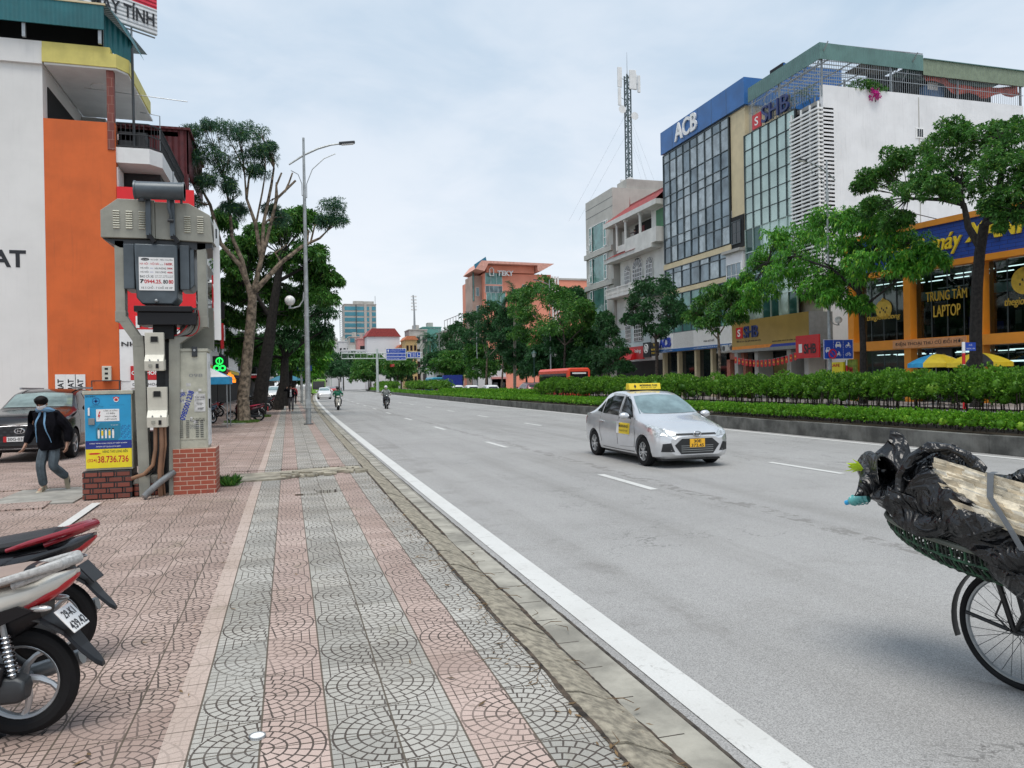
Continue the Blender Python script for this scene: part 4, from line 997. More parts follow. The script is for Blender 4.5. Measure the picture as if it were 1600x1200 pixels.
b.tube(pts, [.042 if i % 2 else .052 for i in range(len(pts))], STEEL, 12); tag(b.build('corrugated_hose'), 'ribbed grey hose slanting down beside the tiled brick plinth', 'hose')
# right cabinet (olive grey) on tiled brick plinth
def plinth(root, x0, x1, y0, y1, h, m, off): 
    b = MB(); b.box(x0, x1, y0, y1, 0, h, m); return b.build('plinth', root, bev=.006)
rc = thing('electrical_cabinet', 'tall olive grey cabinet on a tiled red brick plinth, covered in adverts and blue graffiti', 'electrical cabinet', (-1.45, 13.03, 0), 0, 'street electrical cabinets')
plinth(rc, -.30, .33, 0, .66, .72, TBRICK, 0)
b = MB(); b.box(-.265, .215, .06, .56, .722, 2.25, TGL); b.box(-.275, .235, .05, .60, 2.252, 2.30, TGL); b.box(.217, .225, .07, .55, .76, 2.23, WHITE); b.box(-.24, .28, .62, .68, 2.3, 3.0, TG); b.build('cabinet_body', rc, bev=.006)
b = MB(); b.box(-.25, .195, .052, .0595, .86, 1.60, TGL); b.box(-.25, .195, .052, .0595, 1.61, 2.22, TGL); b.build('door', rc, bev=.002)
b = MB()
for x in (-.17, -.08, .06, .13):
    for i in range(9): b.box(x-.025, x+.02, .044, .0525, .90+i*.032, .908+i*.032, DSTEEL)
b.build('vent_slots', rc)
b = MB(); b.box(.0, .08, .02, .06, 2.17, 2.33, DSTEEL); b.cyl((.04, .01, 2.27), (.04, .02, 2.27), .02, STEEL, 10); b.box(.226, .25, .15, .19, 1.35, 1.5, BLACK); b.build('lock', rc, bev=.004)
PAPER = M('torn_paper', (.55, .55, .54), .8, var=.2, vs=9, dirt=.3)
rnd = random.Random(6)
b = MB(); b.box(.02, .185, .046, .0515, 1.30, 1.58, PAPER)
for i in range(16): 
    x, z = rnd.uniform(-.24, .17), rnd.uniform(1.05, 1.75); b.box(x, x+rnd.uniform(.02, .07), .0505, .0518, z, z+rnd.uniform(.02, .08), PAPER)
for i in range(14):
    y, z = rnd.uniform(.08, .5), rnd.uniform(.8, 2.1); b.box(.2255, .2265, y, y+rnd.uniform(.03, .08), z, z+rnd.uniform(.05, .16), PAPER)
pp = b.build('poster', rc)
b = MB(); b.text('SỬA NHÀ', (.03, .0458, 1.51), ux, uz, .145, .045, INK, .0008, .03); b.text('ĐT 0982.645.817', (.04, .0458, 1.48), ux, uz, .12, .016, INK, .0008, .01)
b.text('TRẦN TƯỜNG\nMÁI TÔN', (.05, .0458, 1.40), ux, uz, .10, .05, INK, .0008, 0); b.text('0418.97', (.07, .0458, 1.33), ux, uz, .09, .035, INK, .0008, .02); b.build('lettering', pp)
b = MB(); ug = Vector((.30, 0, .95)).normalized(); ug2 = Vector((-.95, 0, .30)).normalized()
b.text('0985001238', (-.12, .0500, 1.16), ug, ug2, .48, .085, BLUEI, .0008, .035); b.text('KHOAN', (-.24, .0500, 1.52), (1, 0, .25), (-.25, 0, 1), .14, .07, BLUEI, .0008, .03); b.text('CẮT', (-.22, .05, 1.44), (1, 0, .2), (-.2, 0, 1), .10, .06, BLUEI, .0008, .05)
b.text('ALO KHOAN', (-.05, .05, 1.14), ux, uz, .22, .06, INK, .0008, -.01); b.text('0986112', (-.05, .05, 1.03), ux, uz, .2, .07, GREYP, .0008, .0); b.text('098', (-.05, .05, 1.85), ux, uz, .2, .05, GREYP, .0008, 0)
b.build('graffiti', rc)
# left cabinet (blue/yellow poster) on dark brick plinth
lc = thing('electrical_cabinet', 'low cabinet with blue and yellow posters on a dark brick plinth', 'electrical cabinet', (-2.66, 13.03, 0), 0, 'street electrical cabinets')
b = MB(); rnd = random.Random(3)
for r_ in range(5):
    z = .085*r_; off = .11 if r_ % 2 else 0; x = -.37-off
    while x < .33:
        a, c = max(-.37, x), min(.33, x+.215)
        if c-a > .03: b.box(a+.004, c-.004, rnd.uniform(-.006, .008), .5, z+.005, z+.08, DBRICK)
        x += .225
b.box(-.355, .315, .02, .49, 0, .43, DSTEEL); b.build('plinth', lc, bev=.004)
b = MB(); b.box(-.325, .335, .03, .47, .44, 1.60, TGL); b.box(-.345, .355, -.0, .50, 1.602, 1.66, TGL); b.build('cabinet_body', lc, bev=.006)
BL1 = M('poster_blue', (.02, .32, .60), .35, var=.10, vs=1.2); BL2 = M('poster_navy', (.012, .03, .22), .4); TEAL = M('poster_teal', (.015, .20, .33), .4); YP = M('poster_yellow', (.80, .66, .02), .4, var=.05)
b = MB(); b.box(-.315, .325, .012, .026, .895, 1.595, BL1); b.box(-.315, .325, .0115, .0262, .77, .893, BL2); p1_ = b.build('blue_poster', lc)
b = MB(); b.box(-.16, .16, .008, .0115, 1.19, 1.375, WHITEC); b.prism([(-.17, .93), (-.13, .90), (.13, .90), (.17, .94), (.17, 1.15), (.13, 1.17), (-.10, 1.17), (-.17, 1.08)], lambda u, v, d: (u, d, v), .009, .0115, TEAL)
for i in range(7):
    for j in range(9):
        if (i*3+j*5) % 4: b.box(.18+i*.02, .18+i*.02+.010, .0105, .0118, .92+j*.024, .932+j*.024, BL2)
for i, (x, c) in enumerate(((-.13, WHITEC), (-.08, YELLOW), (-.03, WHITEC), (.02, YELLOW), (.07, WHITEC))):
    b.cyl((x, .0075, 1.06), (x, .0089, 1.06), .014, WHITEC, 10); b.cyl((x, .0072, 1.072), (x, .0074, 1.072), .014, INK, 10); b.box(x-.014, x+.014, .0075, .0089, .97, 1.045, c); b.box(x-.012, x+.012, .0075, .0089, .93, .969, WHITEC)
b.cyl((.12, .011, 1.53), (.12, .0118, 1.53), .035, RED, 20); b.prism([(-.03, -.02), (.03, -.02), (.045, .03), (0, .01), (-.045, .03)], lambda u, v, d: (.12+u, d, 1.53+v), .009, .0108, RED); b.torus((.12, .0108, 1.515), .03, .006, WHITEC, (0, 1, 0), 20, 5)
b.torus((-.16, .011, 1.50), .05, .003, BL2, (0, 1, 0), 24, 5)
for a in range(4): b.prism([(.012, 0), (0, .045), (-.012, 0)], lambda u, v, d: (-.16+u*math.cos(a*PI/2)-v*math.sin(a*PI/2), d, 1.50+u*math.sin(a*PI/2)+v*math.cos(a*PI/2)), .010, .0118, BL2)
b.prism([(-.115, 1.34), (-.10, 1.34), (-.12, 1.285), (-.10, 1.29), (-.13, 1.215), (-.122, 1.26), (-.14, 1.262)], lambda u, v, d: (u, d, v), .006, .0078, RED)
for i, s in enumerate(('CẤM LẠI GẦN !', 'CÓ ĐIỆN', 'NGUY HIỂM', 'CHẾT NGƯỜI')):
    wd = (.20, .12, .16, .17)[i]; b.text(s, (.04-wd/2, .0079, 1.335-i*.042), ux, uz, wd, .032, INK, .0008, .02)
b.text('TỔNG CÔNG TY', (-.22, .0115, 1.43), ux, uz, .12, .012, INK, .0008); b.text('CÔNG TY ĐIỆN LỰC LONG BIÊN', (-.26, .0115, 1.405), ux, uz, .2, .014, INK, .0008, .01); b.text('ĐOÀN THANH NIÊN CỘNG SẢN HỒ CHÍ MINH', (.03, .0115, 1.43), ux, uz, .2, .012, BL2, .0008)
b.text('TIẾT KIỆM ĐIỆN', (.04, .0088, 1.12), ux, uz, .1, .02, WHITEC, .0005); b.text('CÔNG TRÌNH CHÀO MỪNG KỶ NIỆM 20 NĂM', (-.26, .0114, .84), ux, uz, .52, .026, WHITEC, .0006, .02); b.text('THÀNH LẬP QUẬN LONG BIÊN', (-.17, .0114, .79), ux, uz, .34, .026, WHITEC, .0006, .02)
b.text('Bốt ĐIỆN', (-.30, .0115, 1.555), ux, uz, .13, .03, INK, .0008, .02)
b.build('print', p1_)
b = MB(); b.box(-.31, .325, .006, .029, .475, .765, YP); p2_ = b.build('yellow_poster', lc); b = MB()
b.text('HÃNG TAXI LONG BIÊN', (-.08, .0058, .705), ux, uz, .35, .05, INK, .0008, .03); b.text('(024)', (-.29, .0058, .56), ux, uz, .13, .06, REDI, .0008, .01); b.text('38.736.736', (-.15, .0058, .555), ux, uz, .43, .105, REDI, .0008, .02); b.prism([(-.28, .70), (-.25, .685), (-.15, .685), (-.1, .70), (-.15, .71), (-.24, .71)], lambda u, v, d: (u, d, v), .004, .0059, RED)
b.build('print', p2_)
b = MB(); b.box(-.265, -.18, -.015, .011, 1.14, 1.24, GREYP); b.box(-.27, -.245, -.01, .011, 1.28, 1.40, WHITEC); b.build('lock', lc, bev=.004)
# junk between
b = MB(); b.box(-2.25, -1.95, 13.3, 13.7, 0, 1.0, DSTEEL)
tag(b.build('cable_riser'), 'dark cable riser box behind the meter boxes', 'cable riser')
# ---------------- buildings ----------------
rb = random.Random(77)
def fwin(par, x, z, w_, h, fm, gm, nx=1, nz=1, y=0.0, fr=.06, name='window', dep=.08):
    """a window in a facade lying in the local xz plane, street towards -y"""
    b = MB()
    b.box(x, x+fr, y-dep, y, z, z+h, fm); b.box(x+w_-fr, x+w_, y-dep, y, z, z+h, fm); b.box(x+fr, x+w_-fr, y-dep, y, z, z+fr, fm); b.box(x+fr, x+w_-fr, y-dep, y, z+h-fr, z+h, fm)
    for i in range(1, nx): q = x+w_*i/nx; b.box(q-fr*.4, q+fr*.4, y-dep*.8, y, z+fr, z+h-fr, fm)
    for i in range(1, nz): q = z+h*i/nz; b.box(x+fr, x+w_-fr, y-dep*.7, y, q-fr*.35, q+fr*.35, fm)
    o = b.build(name, par); g = MB(); g.box(x+fr*.5, x+w_-fr*.5, y-.03, y-.012, z+fr*.5, z+h-fr*.5, gm); g.build('pane', o); return o
def rail(par, x0, x1, z, m, y=-1.0, h=1.0, n=None, ret=1.0, name='railing', t=.02):
    b = MB(); n = n or int((x1-x0)/.14)
    for zz in (z+.05, z+h): b.box(x0, x1, y-t, y+t, zz-t, zz+t, m)
    for i in range(n+1): q = x0+(x1-x0)*i/n; b.box(q-t*.5, q+t*.5, y-t*.5, y+t*.5, z, z+h, m)
    if ret:
        for q in (x0, x1):
            for zz in (z+.05, z+h): b.box(q-t, q+t, y, y+ret, zz-t*.9, zz+t*.9, m)
            for i in range(int(ret/.14)): yy = y+.07+i*.14; b.box(q-t*.5, q+t*.5, yy-t*.5, yy+t*.5, z, z+h, m)
    return b.build(name, par)
XF = 38.0
def fz(px, py, X=XF): return aX(px, py, X).z
def fy(px, X=XF): return aX(px, 600, X).y
CREAM = M('cream_render', (.62, .52, .33), .7, var=.06, vs=1, streak=.25)
ABLUE = M('bank_blue_panel', (.015, .12, .36), .35, var=.12, vs=.4)
MULL = M('dark_mullion', (.05, .07, .08), .4)
WALLW = M('whitewashed_wall', (.76, .76, .77), .8, var=.05, vs=.5, streak=.22, dirt=.04)
GREYW = M('grey_render', (.42, .41, .38), .85, var=.1, vs=.6, streak=.3)

# --- blue-topped glass bank ---
yl, yr = 72.3, 57.4
bank = thing('bank_building', 'tall dark glass office building with blue rooftop band and white bank letters', 'building', (XF, yl, 0), R(-90)); Wd = yl-yr
def lx(px): return yl-fy(px)
zt, zb_ = 27.3, 25.0
b = MB(); b.box(0, Wd, 0, 14, 0, zb_, CREAM); b.build('wall', bank)
b = MB(); b.box(-.05, Wd+.3, -.35, 13.5, zb_+.002, zt, ABLUE)
for i in range(1, 6): b.box(Wd*i/6-.02, Wd*i/6+.02, -.357, -.351, zb_, zt, MULL)
b.build('roof_band', bank)
b = MB(); b.text('ACB', (lx(1067), -.36, 25.35), ux, uz, lx(1100)-lx(1067)+.2, 1.75, WHITEC, .15, .02); b.build('lettering', bank)
def curtain(par, x0, x1, z0, z1, nx, rows, gm, fm, y=-.25, name='glass_wall', tilt=.012, fr=.06, mixg=None):
    rows = list(rows); tot = sum(rows); b = MB(); rnd = random.Random(int(x1*10)+nx); z = z0
    zs = [z0]
    for r_ in rows: z += (z1-z0)*r_/tot; zs.append(z)
    w_ = (x1-x0)/nx
    for i in range(nx):
        for j in range(len(rows)):
            t1, t2 = rnd.uniform(-tilt, tilt), rnd.uniform(-tilt, tilt); a, c = x0+i*w_, x0+(i+1)*w_; p, q = zs[j], zs[j+1]
            m = gm if not mixg or rnd.random() > mixg[1] else mixg[0]
            b.quad((a, y+t1+t2, p), (c, y-t1+t2, p), (c, y-t1-t2, q), (a, y+t1-t2, q), m)
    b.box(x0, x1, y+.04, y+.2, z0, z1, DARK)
    o = b.build(name, par); f = MB()
    for i in range(nx+1): a = x0+i*w_; f.box(a-fr/2, a+fr/2, y-.10, y+.02, z0, z1, fm)
    for zz in zs: f.box(x0-fr/2, x1+fr/2, y-.08, y+.015, zz-fr/2, zz+fr/2, fm)
    f.build('mullions', o); return o
CURT = M('curtained_glass', (.34, .39, .41), .14, metal=.45, var=.2, vs=1.2, spec=.7); BGL = M('blue_grey_glass', (.17, .22, .25), .08, metal=.5, var=.3, vs=.5, spec=.8)
zg0, zg1 = fz(1040, 414), fz(1040, 245)
curtain(bank, .35, Wd-2.3, zg0, zg1, 9, [1.5, .9, 1.4, 1.9, .8, 1.4, 1.9, .8], BGL, MULL, mixg=(CURT, .45))
zl1 = fz(1041, 423)
b = MB(); b.box(.1, Wd-2.2, -.30, 0, zl1, zg0-.1, CREAM); b.box(Wd-2.2, Wd, -.12, 0, 12.6, zb_-.2, CREAM); b.build('cream_band', bank)
curtain(bank, .35, Wd-2.4, fz(1042, 455), zl1-.05, 7, [1.9, .6], BGL, MULL, mixg=(CURT, .2))
b = MB(); z4 = fz(1042, 458); b.box(.1, Wd-2.3, -.32, 0, z4-.35, z4+.1, CREAM); b.build('lower_band', bank); curtain(bank, .35, Wd-2.4, fz(1042, 522), z4-.4, 7, [1.9, .6, 1.5], GREENGL, MULL, name='low_glass_wall')
zs0, zs1 = fz(1035, 548), fz(1035, 525)
b = MB(); b.box(-.2, Wd-1.2, -1.1, 0, zs0, zs1, WHITEC)
for i in range(1, 26): b.box(Wd*.22+i*.16, Wd*.22+i*.16+.02, -1.112, -1.101, zs0+.05, zs1, GREYP)
b.box(-.2, Wd-1.2, -1.13, -1.101, zs0-.28, zs0, ABLUE)
o = b.build('sign_board', bank); b = MB(); b.text('ACB', (.5, -1.13, zs0+.2), ux, uz, 2.5, 1.0, BLUEI, .08, .03); b.text('NGÂN HÀNG Á CHÂU', (.2, -1.131, zs0-.2), ux, uz, 3.0, .12, WHITEC, .004); b.text('PGD BỒ ĐỀ', (Wd*.62, -1.11, zs0+.35), ux, uz, 1.8, .22, INK, .01); b.text('NGÂN HÀNG TMCP Á CHÂU', (Wd*.5, -1.131, zs0-.2), ux, uz, 5.0, .12, WHITEC, .004); b.build('lettering', o)
b = MB(); b.box(.2, Wd-2.4, -.2, .0, 0.02, zs0-.3, DGLASS); b.build('shopfront', bank)
for x in (.1, 3.2, 6.6, 9.5): b = MB(); b.box(x, x+.35, -.6, -.201, 0, zs0-.28, CREAM); b.build('pillar', bank)
b = MB(); bt_ = lx(1075)
for i, x in enumerate((lx(1052), lx(1066))): b.bar((x, 1, zt), (x+3.4, 1.3, zt+.9), .04, .04, STEEL)
for i in range(9): b.bar((9.5+i*.35, 2, zt), (10+i*.35, 2.6, zt+1.1), .03, .03, STEEL)
b.build('roof_struts', bank)
b = MB(); b.prism([(Wd-3.2, zt-.2), (Wd-.2, zt-.2), (Wd-.2, zt+1.8), (Wd-1.0, zt+1.9), (Wd-2.0, zt+1.2)], lambda u, v, d: (u, d, v), 4, 10, ABLUE); b.box(Wd-2.2, Wd-.3, 3.98, 4.2, zt+1.2, zt+1.9, DARK); b.build('roof_shed', bank)

# --- narrow white house between the banks ---
nh = thing('narrow_house', 'narrow white house with stacked glazed bays squeezed between the two banks', 'building', (XF-.5, 60.1, 0), R(-90))
b = MB(); b.box(0, 2.6, .4, 12, 0, 16.5, WALLW); b.box(0, 2.6, 0, .4, 3.6, 12.6, WALLW); b.box(-.1, 2.7, -.4, .4, 12.6, 12.85, GREYW); b.build('wall', nh)
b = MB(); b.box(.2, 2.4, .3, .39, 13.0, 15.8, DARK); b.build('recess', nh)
for z in (4.6, 7.0, 9.6): fwin(nh, .15, z, 2.3, 2.1, WHITEC, BGL, 3, 2, 0)
fwin(nh, .6, 13.4, 1.4, 2.0, MULL, DGLASS, 2, 2, .28)
b = MB(); b.box(0, 2.6, -1.1, -.0, 3.9, 4.0, CONC); b.build('balcony', nh); rail(nh, 0, 2.6, 4.0, STEEL, -1.05, .5, ret=.9)
b = MB()
for x in (.3, 1.5): 
    b.box(x, x+.85, -.75, -.35, 4.02, 4.6, WHITEC); b.cyl((x+.32, -.752, 4.3), (x+.32, -.76, 4.3), .23, DSTEEL, 16)
b.build('air_conditioner', nh, bev=.02)
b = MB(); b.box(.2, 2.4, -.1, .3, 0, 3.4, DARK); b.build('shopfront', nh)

NAVY = M('navy_letters', (.02, .035, .14), .4)
# --- light green glass bank with louvres and white side wall ---
sy0, sy1 = 57.35, 47.6
sb = thing('bank_building', 'pale green glass bank with white louvres, big white side wall and rooftop cage', 'building', (XF, sy0, 0), R(-90)); Ws = sy0-sy1
def sx(px): return sy0-fy(px)
SGL = M('pale_green_glass', (.42, .53, .49), .15, metal=.5, var=.12, vs=.4, spec=.8); SGD = M('deep_green_glass', (.03, .10, .09), .08, metal=.3, var=.3, vs=.5, spec=.8)
zr = 23.1
b = MB(); b.box(Ws-.35, Ws, 0, 19, 0, zr, WALLW); b.box(0, Ws-.35, .3, 19, 0, 22.3, GREYW); b.build('wall', sb)
b = MB(); b.box(Ws+.001, Ws+.02, 8.6, 8.68, 12, zr-.2, GREYW); b.build('crack_strip', sb)
wv = MB(); zz = 0
# little barred window in the side wall
p = aY(1437, 208, 47.6)
wv.box(Ws+.001, Ws+.05, p.x-XF-.4, p.x-XF+.4, p.z-.4, p.z+.4, WHITEC); wv.box(Ws+.051, Ws+.055, p.x-XF-.3, p.x-XF+.3, p.z-.3, p.z+.3, DGLASS)
for i in range(4): wv.box(Ws+.056, Ws+.07, p.x-XF-.27+i*.18, p.x-XF-.24+i*.18, p.z-.3, p.z+.3, WHITEC)
wv.build('side_window', sb)
zgt = 22.3; zmid = fz(1200, 350)
curtain(sb, .05, Ws-2.9, 6.4, zmid, 6, [2]*4, SGD, SGL, name='lower_glass_wall', mixg=(SGL, .35)); curtain(sb, .05, Ws-2.9, zmid+.01, zgt, 6, [2]*6, SGL, MULL, fr=.035, tilt=.006)
b = MB(); 
x0, x1 = sx(1248)+.02, Ws-.1
for i in range(44):
    z = 8.6+i*(21.6-8.6)/44; b.box(x0, x1, -.5, -.38, z, z+.13, WHITEC); b.box(x1-.001, x1+.10, -.5, .9, z, z+.13, WHITEC)
for x in (x0, x0+(x1-x0)*.36, x0+(x1-x0)*.68, x1-.1): b.box(x, x+.1, -.37, -.25, 8.2, 21.9, WHITEC)
b.build('louvres', sb); b = MB(); b.box(x0, x1-.2, -.1, .02, 7.5, 21.8, DGLASS); b.build('stair_glass', sb)
# roof letters
b = MB(); l0 = sx(1187); b.box(l0, l0+1.2, -.3, -.2, 22.4, 23.6, RED); b.text('S', (l0+.35, -.301, 22.65), ux, uz, .5, .7, WHITEC, .01, .01); b.text('SHB', (l0+1.5, -.3, 22.45), ux, uz, 3.5, 1.35, NAVY, .18, .0); b.text('SHB', (l0+1.55, -.12, 22.49), ux, uz, 3.5, 1.35, GREYP, .02, .0)
for i in range(8): b.box(l0+i*.75, l0+i*.75+.05, -.1, -.05, 22.3, 24.2, STEEL)
for z in (22.7, 23.6): b.box(l0, l0+5.8, -.1, -.05, z, z+.05, STEEL)
b.build('roof_lettering', sb)
# gold sign
gx0, gx1 = 54.5, 45.7
b = MB(); GOLDP = M('brushed_gold_panel', (.40, .27, .075), .4, metal=.25, var=.1, vs=.5); g0, g1 = 57.35-54.6, Ws+.05
g0 = -.1+.5; b.box(g0, Ws+.6, -2.0, 0, 4.05, 6.4, GOLDP); b.box(Ws+.601, Ws+.65, -2.0, 0, 4.05, 6.4, GREYP); b.box(g0, Ws+.6, -2.02, 0, 3.8, 4.048, GREYP)
b.prism([(g0, 4.05), (g0+5.2, 4.05), (g0+5.6, 4.3), (g0, 4.3)], lambda u, v, d: (u, d, v), -2.012, -2.001, ORANGE); b.prism([(g0+5.25, 4.05), (Ws+.55, 4.05), (Ws+.55, 4.25), (g0+5.6, 4.25)], lambda u, v, d: (u, d, v), -2.011, -2.001, BLUEI)
o = b.build('sign_board', sb); b = MB(); b.box(g0+.7, g0+1.6, -2.07, -2.001, 4.95, 5.85, RED); b.text('S', (g0+.95, -2.072, 5.1), ux, uz, .4, .6, WHITEC, .01, .02); b.text('SHB', (g0+1.8, -2.001, 4.95), ux, uz, 2.0, .95, NAVY, .09, .015); b.text('Đối tác tin cậy, giải pháp phù hợp', (g0+.7, -2.001, 4.6), ux, uz, 3.4, .2, INK, .01); b.text('NGÂN HÀNG TMCP SÀI GÒN - HÀ NỘI', (g0+5.6, -2.001, 4.4), ux, uz, 3.3, .16, INK, .01); b.build('lettering', o)
b = MB(); b.box(.3, Ws-.4, -.1, .28, 0.02, 3.8, DGLASS); b.box(Ws*.35, Ws*.6, -.13, -.101, .4, 3.2, M('interior_cloth', (.25, .2, .08), .9)); b.build('shopfront', sb)
for x in (0.1, 3.0, 7.2, Ws-.5): b = MB(); b.box(x, x+.5, -1.6, -.2, 0, 3.8, GREYW); b.build('pillar', sb)
b = MB(); pts = bez((1.2, -2.3, 3.45), (Ws+.3, -2.3, 3.7), (0, 0, -1.0), 17)
for i, q in enumerate(pts[:-1]):
    b.prism([(0, 0), (.34, 0), (.34, -.5), (.17, -.56), (0, -.5)], lambda u, v, d: (q.x+u, d, q.z+v), -2.31, -2.30, RED)
    b.prism([(math.cos(a)*(.10 if k % 2 == 0 else .04), math.sin(a)*(.10 if k % 2 == 0 else .04)) for k, a in enumerate([PI/2+j*PI/5 for j in range(10)])], lambda u, v, d: (q.x+.17+u, d, q.z-.26+v), -2.318, -2.311, YELLOW)
b.tube(pts, .012, STEEL, 5); fl = b.build('bunting', None); fl.location = (XF, sy0, 0); fl.rotation_euler = (0, 0, R(-90)); tag(fl, 'string of small red flags with yellow stars under the gold bank sign', 'bunting')
# brick-clad doorway column left of the shopfront
b = MB(); b.box(-1.6, -1.1, -1.3, -.6, 0, 3.9, TBRICK); b.box(-1.6, 1.0, -1.3, -.9, 3.3, 3.9, TBRICK); b.box(.9, 1.3, -1.3, -.7, 0, 3.3, TBRICK); b.build('brick_door_frame', sb)
b = MB(); b.box(Ws+.7, Ws+3.2, -3.2, -3.1, 3.0, 4.6, RED); rs_ = b.build('shop_sign'); rs_.location = (XF, sy0, 0); rs_.rotation_euler = (0, 0, R(-90)); tag(rs_, 'dark red sign board with black letters above the blue lane sign', 'sign')
b = MB(); b.text('SHB', (Ws+1.6, -3.201, 3.3), ux, uz, 1.3, .7, INK, .02, .04); b.box(Ws+1.05, Ws+1.4, -3.215, -3.201, 3.4, 4.0, WHITEC); b.build('lettering', rs_)
# rooftop cage
TEALR = M('green_corrugated_sheet', (.10, .20, .185), .5, var=.12, vs=.6, streak=.2, wave=1, wscale=22)
rc_ = MB(); zc0, zc1 = 25.3, 26.5
for (a, c, d, e) in ((-.15, .02, Ws+.1, None),):
    pass
rc_.box(.8, Ws+.1, -.35, -.30, 24.9, 26.1, TEALR)
rc_.box(Ws+.101, Ws+.15, -.35, 9.0, 24.9, 26.1, TEALR); rc_.build('roof_fascia', sb)
b = MB(); b.box(Ws+.101, Ws+.15, 9.0, 19.2, 24.6, 25.8, M('olive_sheet', (.20, .25, .17), .5, var=.1, wave=1, wscale=22)); b.box(5.0, Ws+.25, 9.0, 19.4, 25.8, 25.86, TEALR); b.build('rear_roof', sb)
b = MB()
for i in range(15): x = .8+i*(Ws-.7)/14; b.bar((x, -.3, 26.05), (x, 9, 26.2), .06, .06, STEEL)
for i in range(5): y = i*2.2; b.bar((.8, y, 26.0), (Ws, y, 26.0), .08, .08, GREYP)
for i in range(6): x = .8+i*1.6; b.bar((x, 0, 24.4), (x+1.6, 0, 26.0), .06, .06, STEEL); b.bar((x, 8, 24.4), (x+1.6, 8, 26.0), .06, .06, STEEL)
b.box(5.5, Ws, 5.5, 9, 26.1, 26.15, DSTEEL)
b.build('roof_truss', sb)
b = MB()
for x in (.9, 4.6, Ws-.1): 
    for y in (0, 6.2, 12.5, 18.8): b.box(x-.06, x+.06, y-.06, y+.06, 22.3, 26.0, STEEL)
b.build('roof_posts', sb)
b = MB()
for z in (23.9, 24.6): b.box(Ws-.02, Ws+.02, 0, 19, z, z+.04, STEEL); b.box(.8, Ws, -.27, -.23, z, z+.04, STEEL)
for i in range(96): y = i*.198; b.box(Ws-.012, Ws+.012, y, y+.024, 23.1, 25.2, STEEL)
for i in range(46): x = .8+i*.198; b.box(x, x+.024, -.27, -.245, 22.4, 25.2, STEEL)
b.build('cage_bars', sb)
b = MB(); DM = M('dark_mesh_sheet', (.05, .05, .055), .8, var=.3); b.box(Ws-3, Ws-2.9, 6.5, 19, 23.1, 25.6, DM); b.box(3, Ws-.5, 12.0, 12.1, 22.4, 25.6, DM); b.build('rear_sheet', sb)
def cloth(name, label, cat, pts_top, drop, m, seed, th=.02):
    rnd = random.Random(seed); b = MB(); n = len(pts_top); rows = 5; vs = []
    for j in range(rows):
        for i, p in enumerate(pts_top):
            q = Vector(p); q.z -= drop*j/(rows-1)*(1+.25*math.sin(i*1.3+seed)); q.y += .10*math.sin(i*1.7+j)*1.0; vs.append(q)
    fs = [(j*n+i, j*n+i+1, (j+1)*n+i+1, (j+1)*n+i) for j in range(rows-1) for i in range(n-1)]; b.add(vs, fs, m, True); o = b.build(name)
    s = o.modifiers.new('t', 'SOLIDIFY'); s.thickness = th; return tag(o, label, cat)
pink = M('coral_cloth', (.55, .13, .10), .9, var=.25, vs=2)
base_ = Vector((0, sy1+.35, 0))
cloth('hanging_cloth', 'coral red cloth sagging inside the rooftop cage', 'cloth', [(XF+9.6+i*.62, sy1+.35, 25.2-.5*math.sin(i/15*PI)-.35*(i > 3)) for i in range(16)], .7, pink, 2)
b = MB(); b.box(XF+10.1, XF+12.2, sy1+.9, sy1+1.4, 22.6, 24.3, M('blue_sheet', (.12, .22, .40), .6, var=.2)); b.box(XF+10.4, XF+11.4, sy1+.88, sy1+.9, 24.0, 24.6, WHITEC); tag(b.build('water_tank_screen'), 'blue sheeted box standing inside the rooftop cage', 'storage box')
rs = np.random.RandomState(5)
bx = thing('flowering_plant', 'bougainvillea with magenta flowers spilling over the white side wall', 'plant', (XF+4.2, sy1, 22.9)); Pp, D = blob_pts((0, .3, .4), (1.6, .5, .6), 260, rs); np_mesh('foliage', clusters(Pp, D, 5, .22, .4, rs), 4, L_MID, bx)
FLW = leaf_mat('magenta_flowers', (.45, .02, .22), (.75, .06, .40)); Pp, D = blob_pts((.3, -.15, -.3), (.45, .2, .5), 60, rs); np_mesh('flowers', clusters(Pp, D, 5, .13, .8, rs), 4, FLW, bx)
b = MB(); b.tube(bez((0, .4, 0), (.4, -.1, -.7), (.3, -.3, .6), 6), .04, BARK, 5); b.build('stem', bx)
gp = thing('roof_plants', 'spindly roof plants behind the rooftop bank letters', 'plant', (XF+.6, sy0-6.4, 22.4)); Pp, D = blob_pts((0, 0, .9), (.5, 2.0, .7), 120, rs); np_mesh('foliage', clusters(Pp, D, 5, .18, .3, rs), 4, L_OLIVE, gp)
b = MB(); [b.tube(bez((0, y, 0), (0, y+.3, 1.2), (0, .1, .2), 4), .02, BARK, 5) for y in (-1.2, -.4, .5, 1.3)]; b.build('stems', gp)

# --- white colonial house with red roofs ---
cy0, cy1 = 85.5, 72.6
ch = thing('colonial_house', 'white colonial style house with arched windows, balconies and small red roofs', 'building', (XF, cy0, 0), R(-90)); Wc = cy0-cy1
REDT = M('red_roof_tiles', (.30, .04, .035), .6, var=.2, vs=2, wave=1, wscale=25); COLW = M('old_white_render', (.60, .60, .57), .75, var=.08, vs=.8, streak=.35)
zA, zB, zC, zD = 20.6, 16.6, 12.3, 8.3
b = MB(); b.box(0, Wc, 1.6, 12, 0, zA-.4, COLW); b.box(0, Wc, .3, 1.6, 0, 12.2, COLW); b.box(1.2, Wc, .3, 1.6, 12.2, zB-.7, COLW); b.box(0, 1.2, 1.1, 1.6, 12.2, zA-1, COLW); b.box(9.5, Wc, .3, 1.6, zB-.7, zA-.4, COLW); b.build('wall', ch)
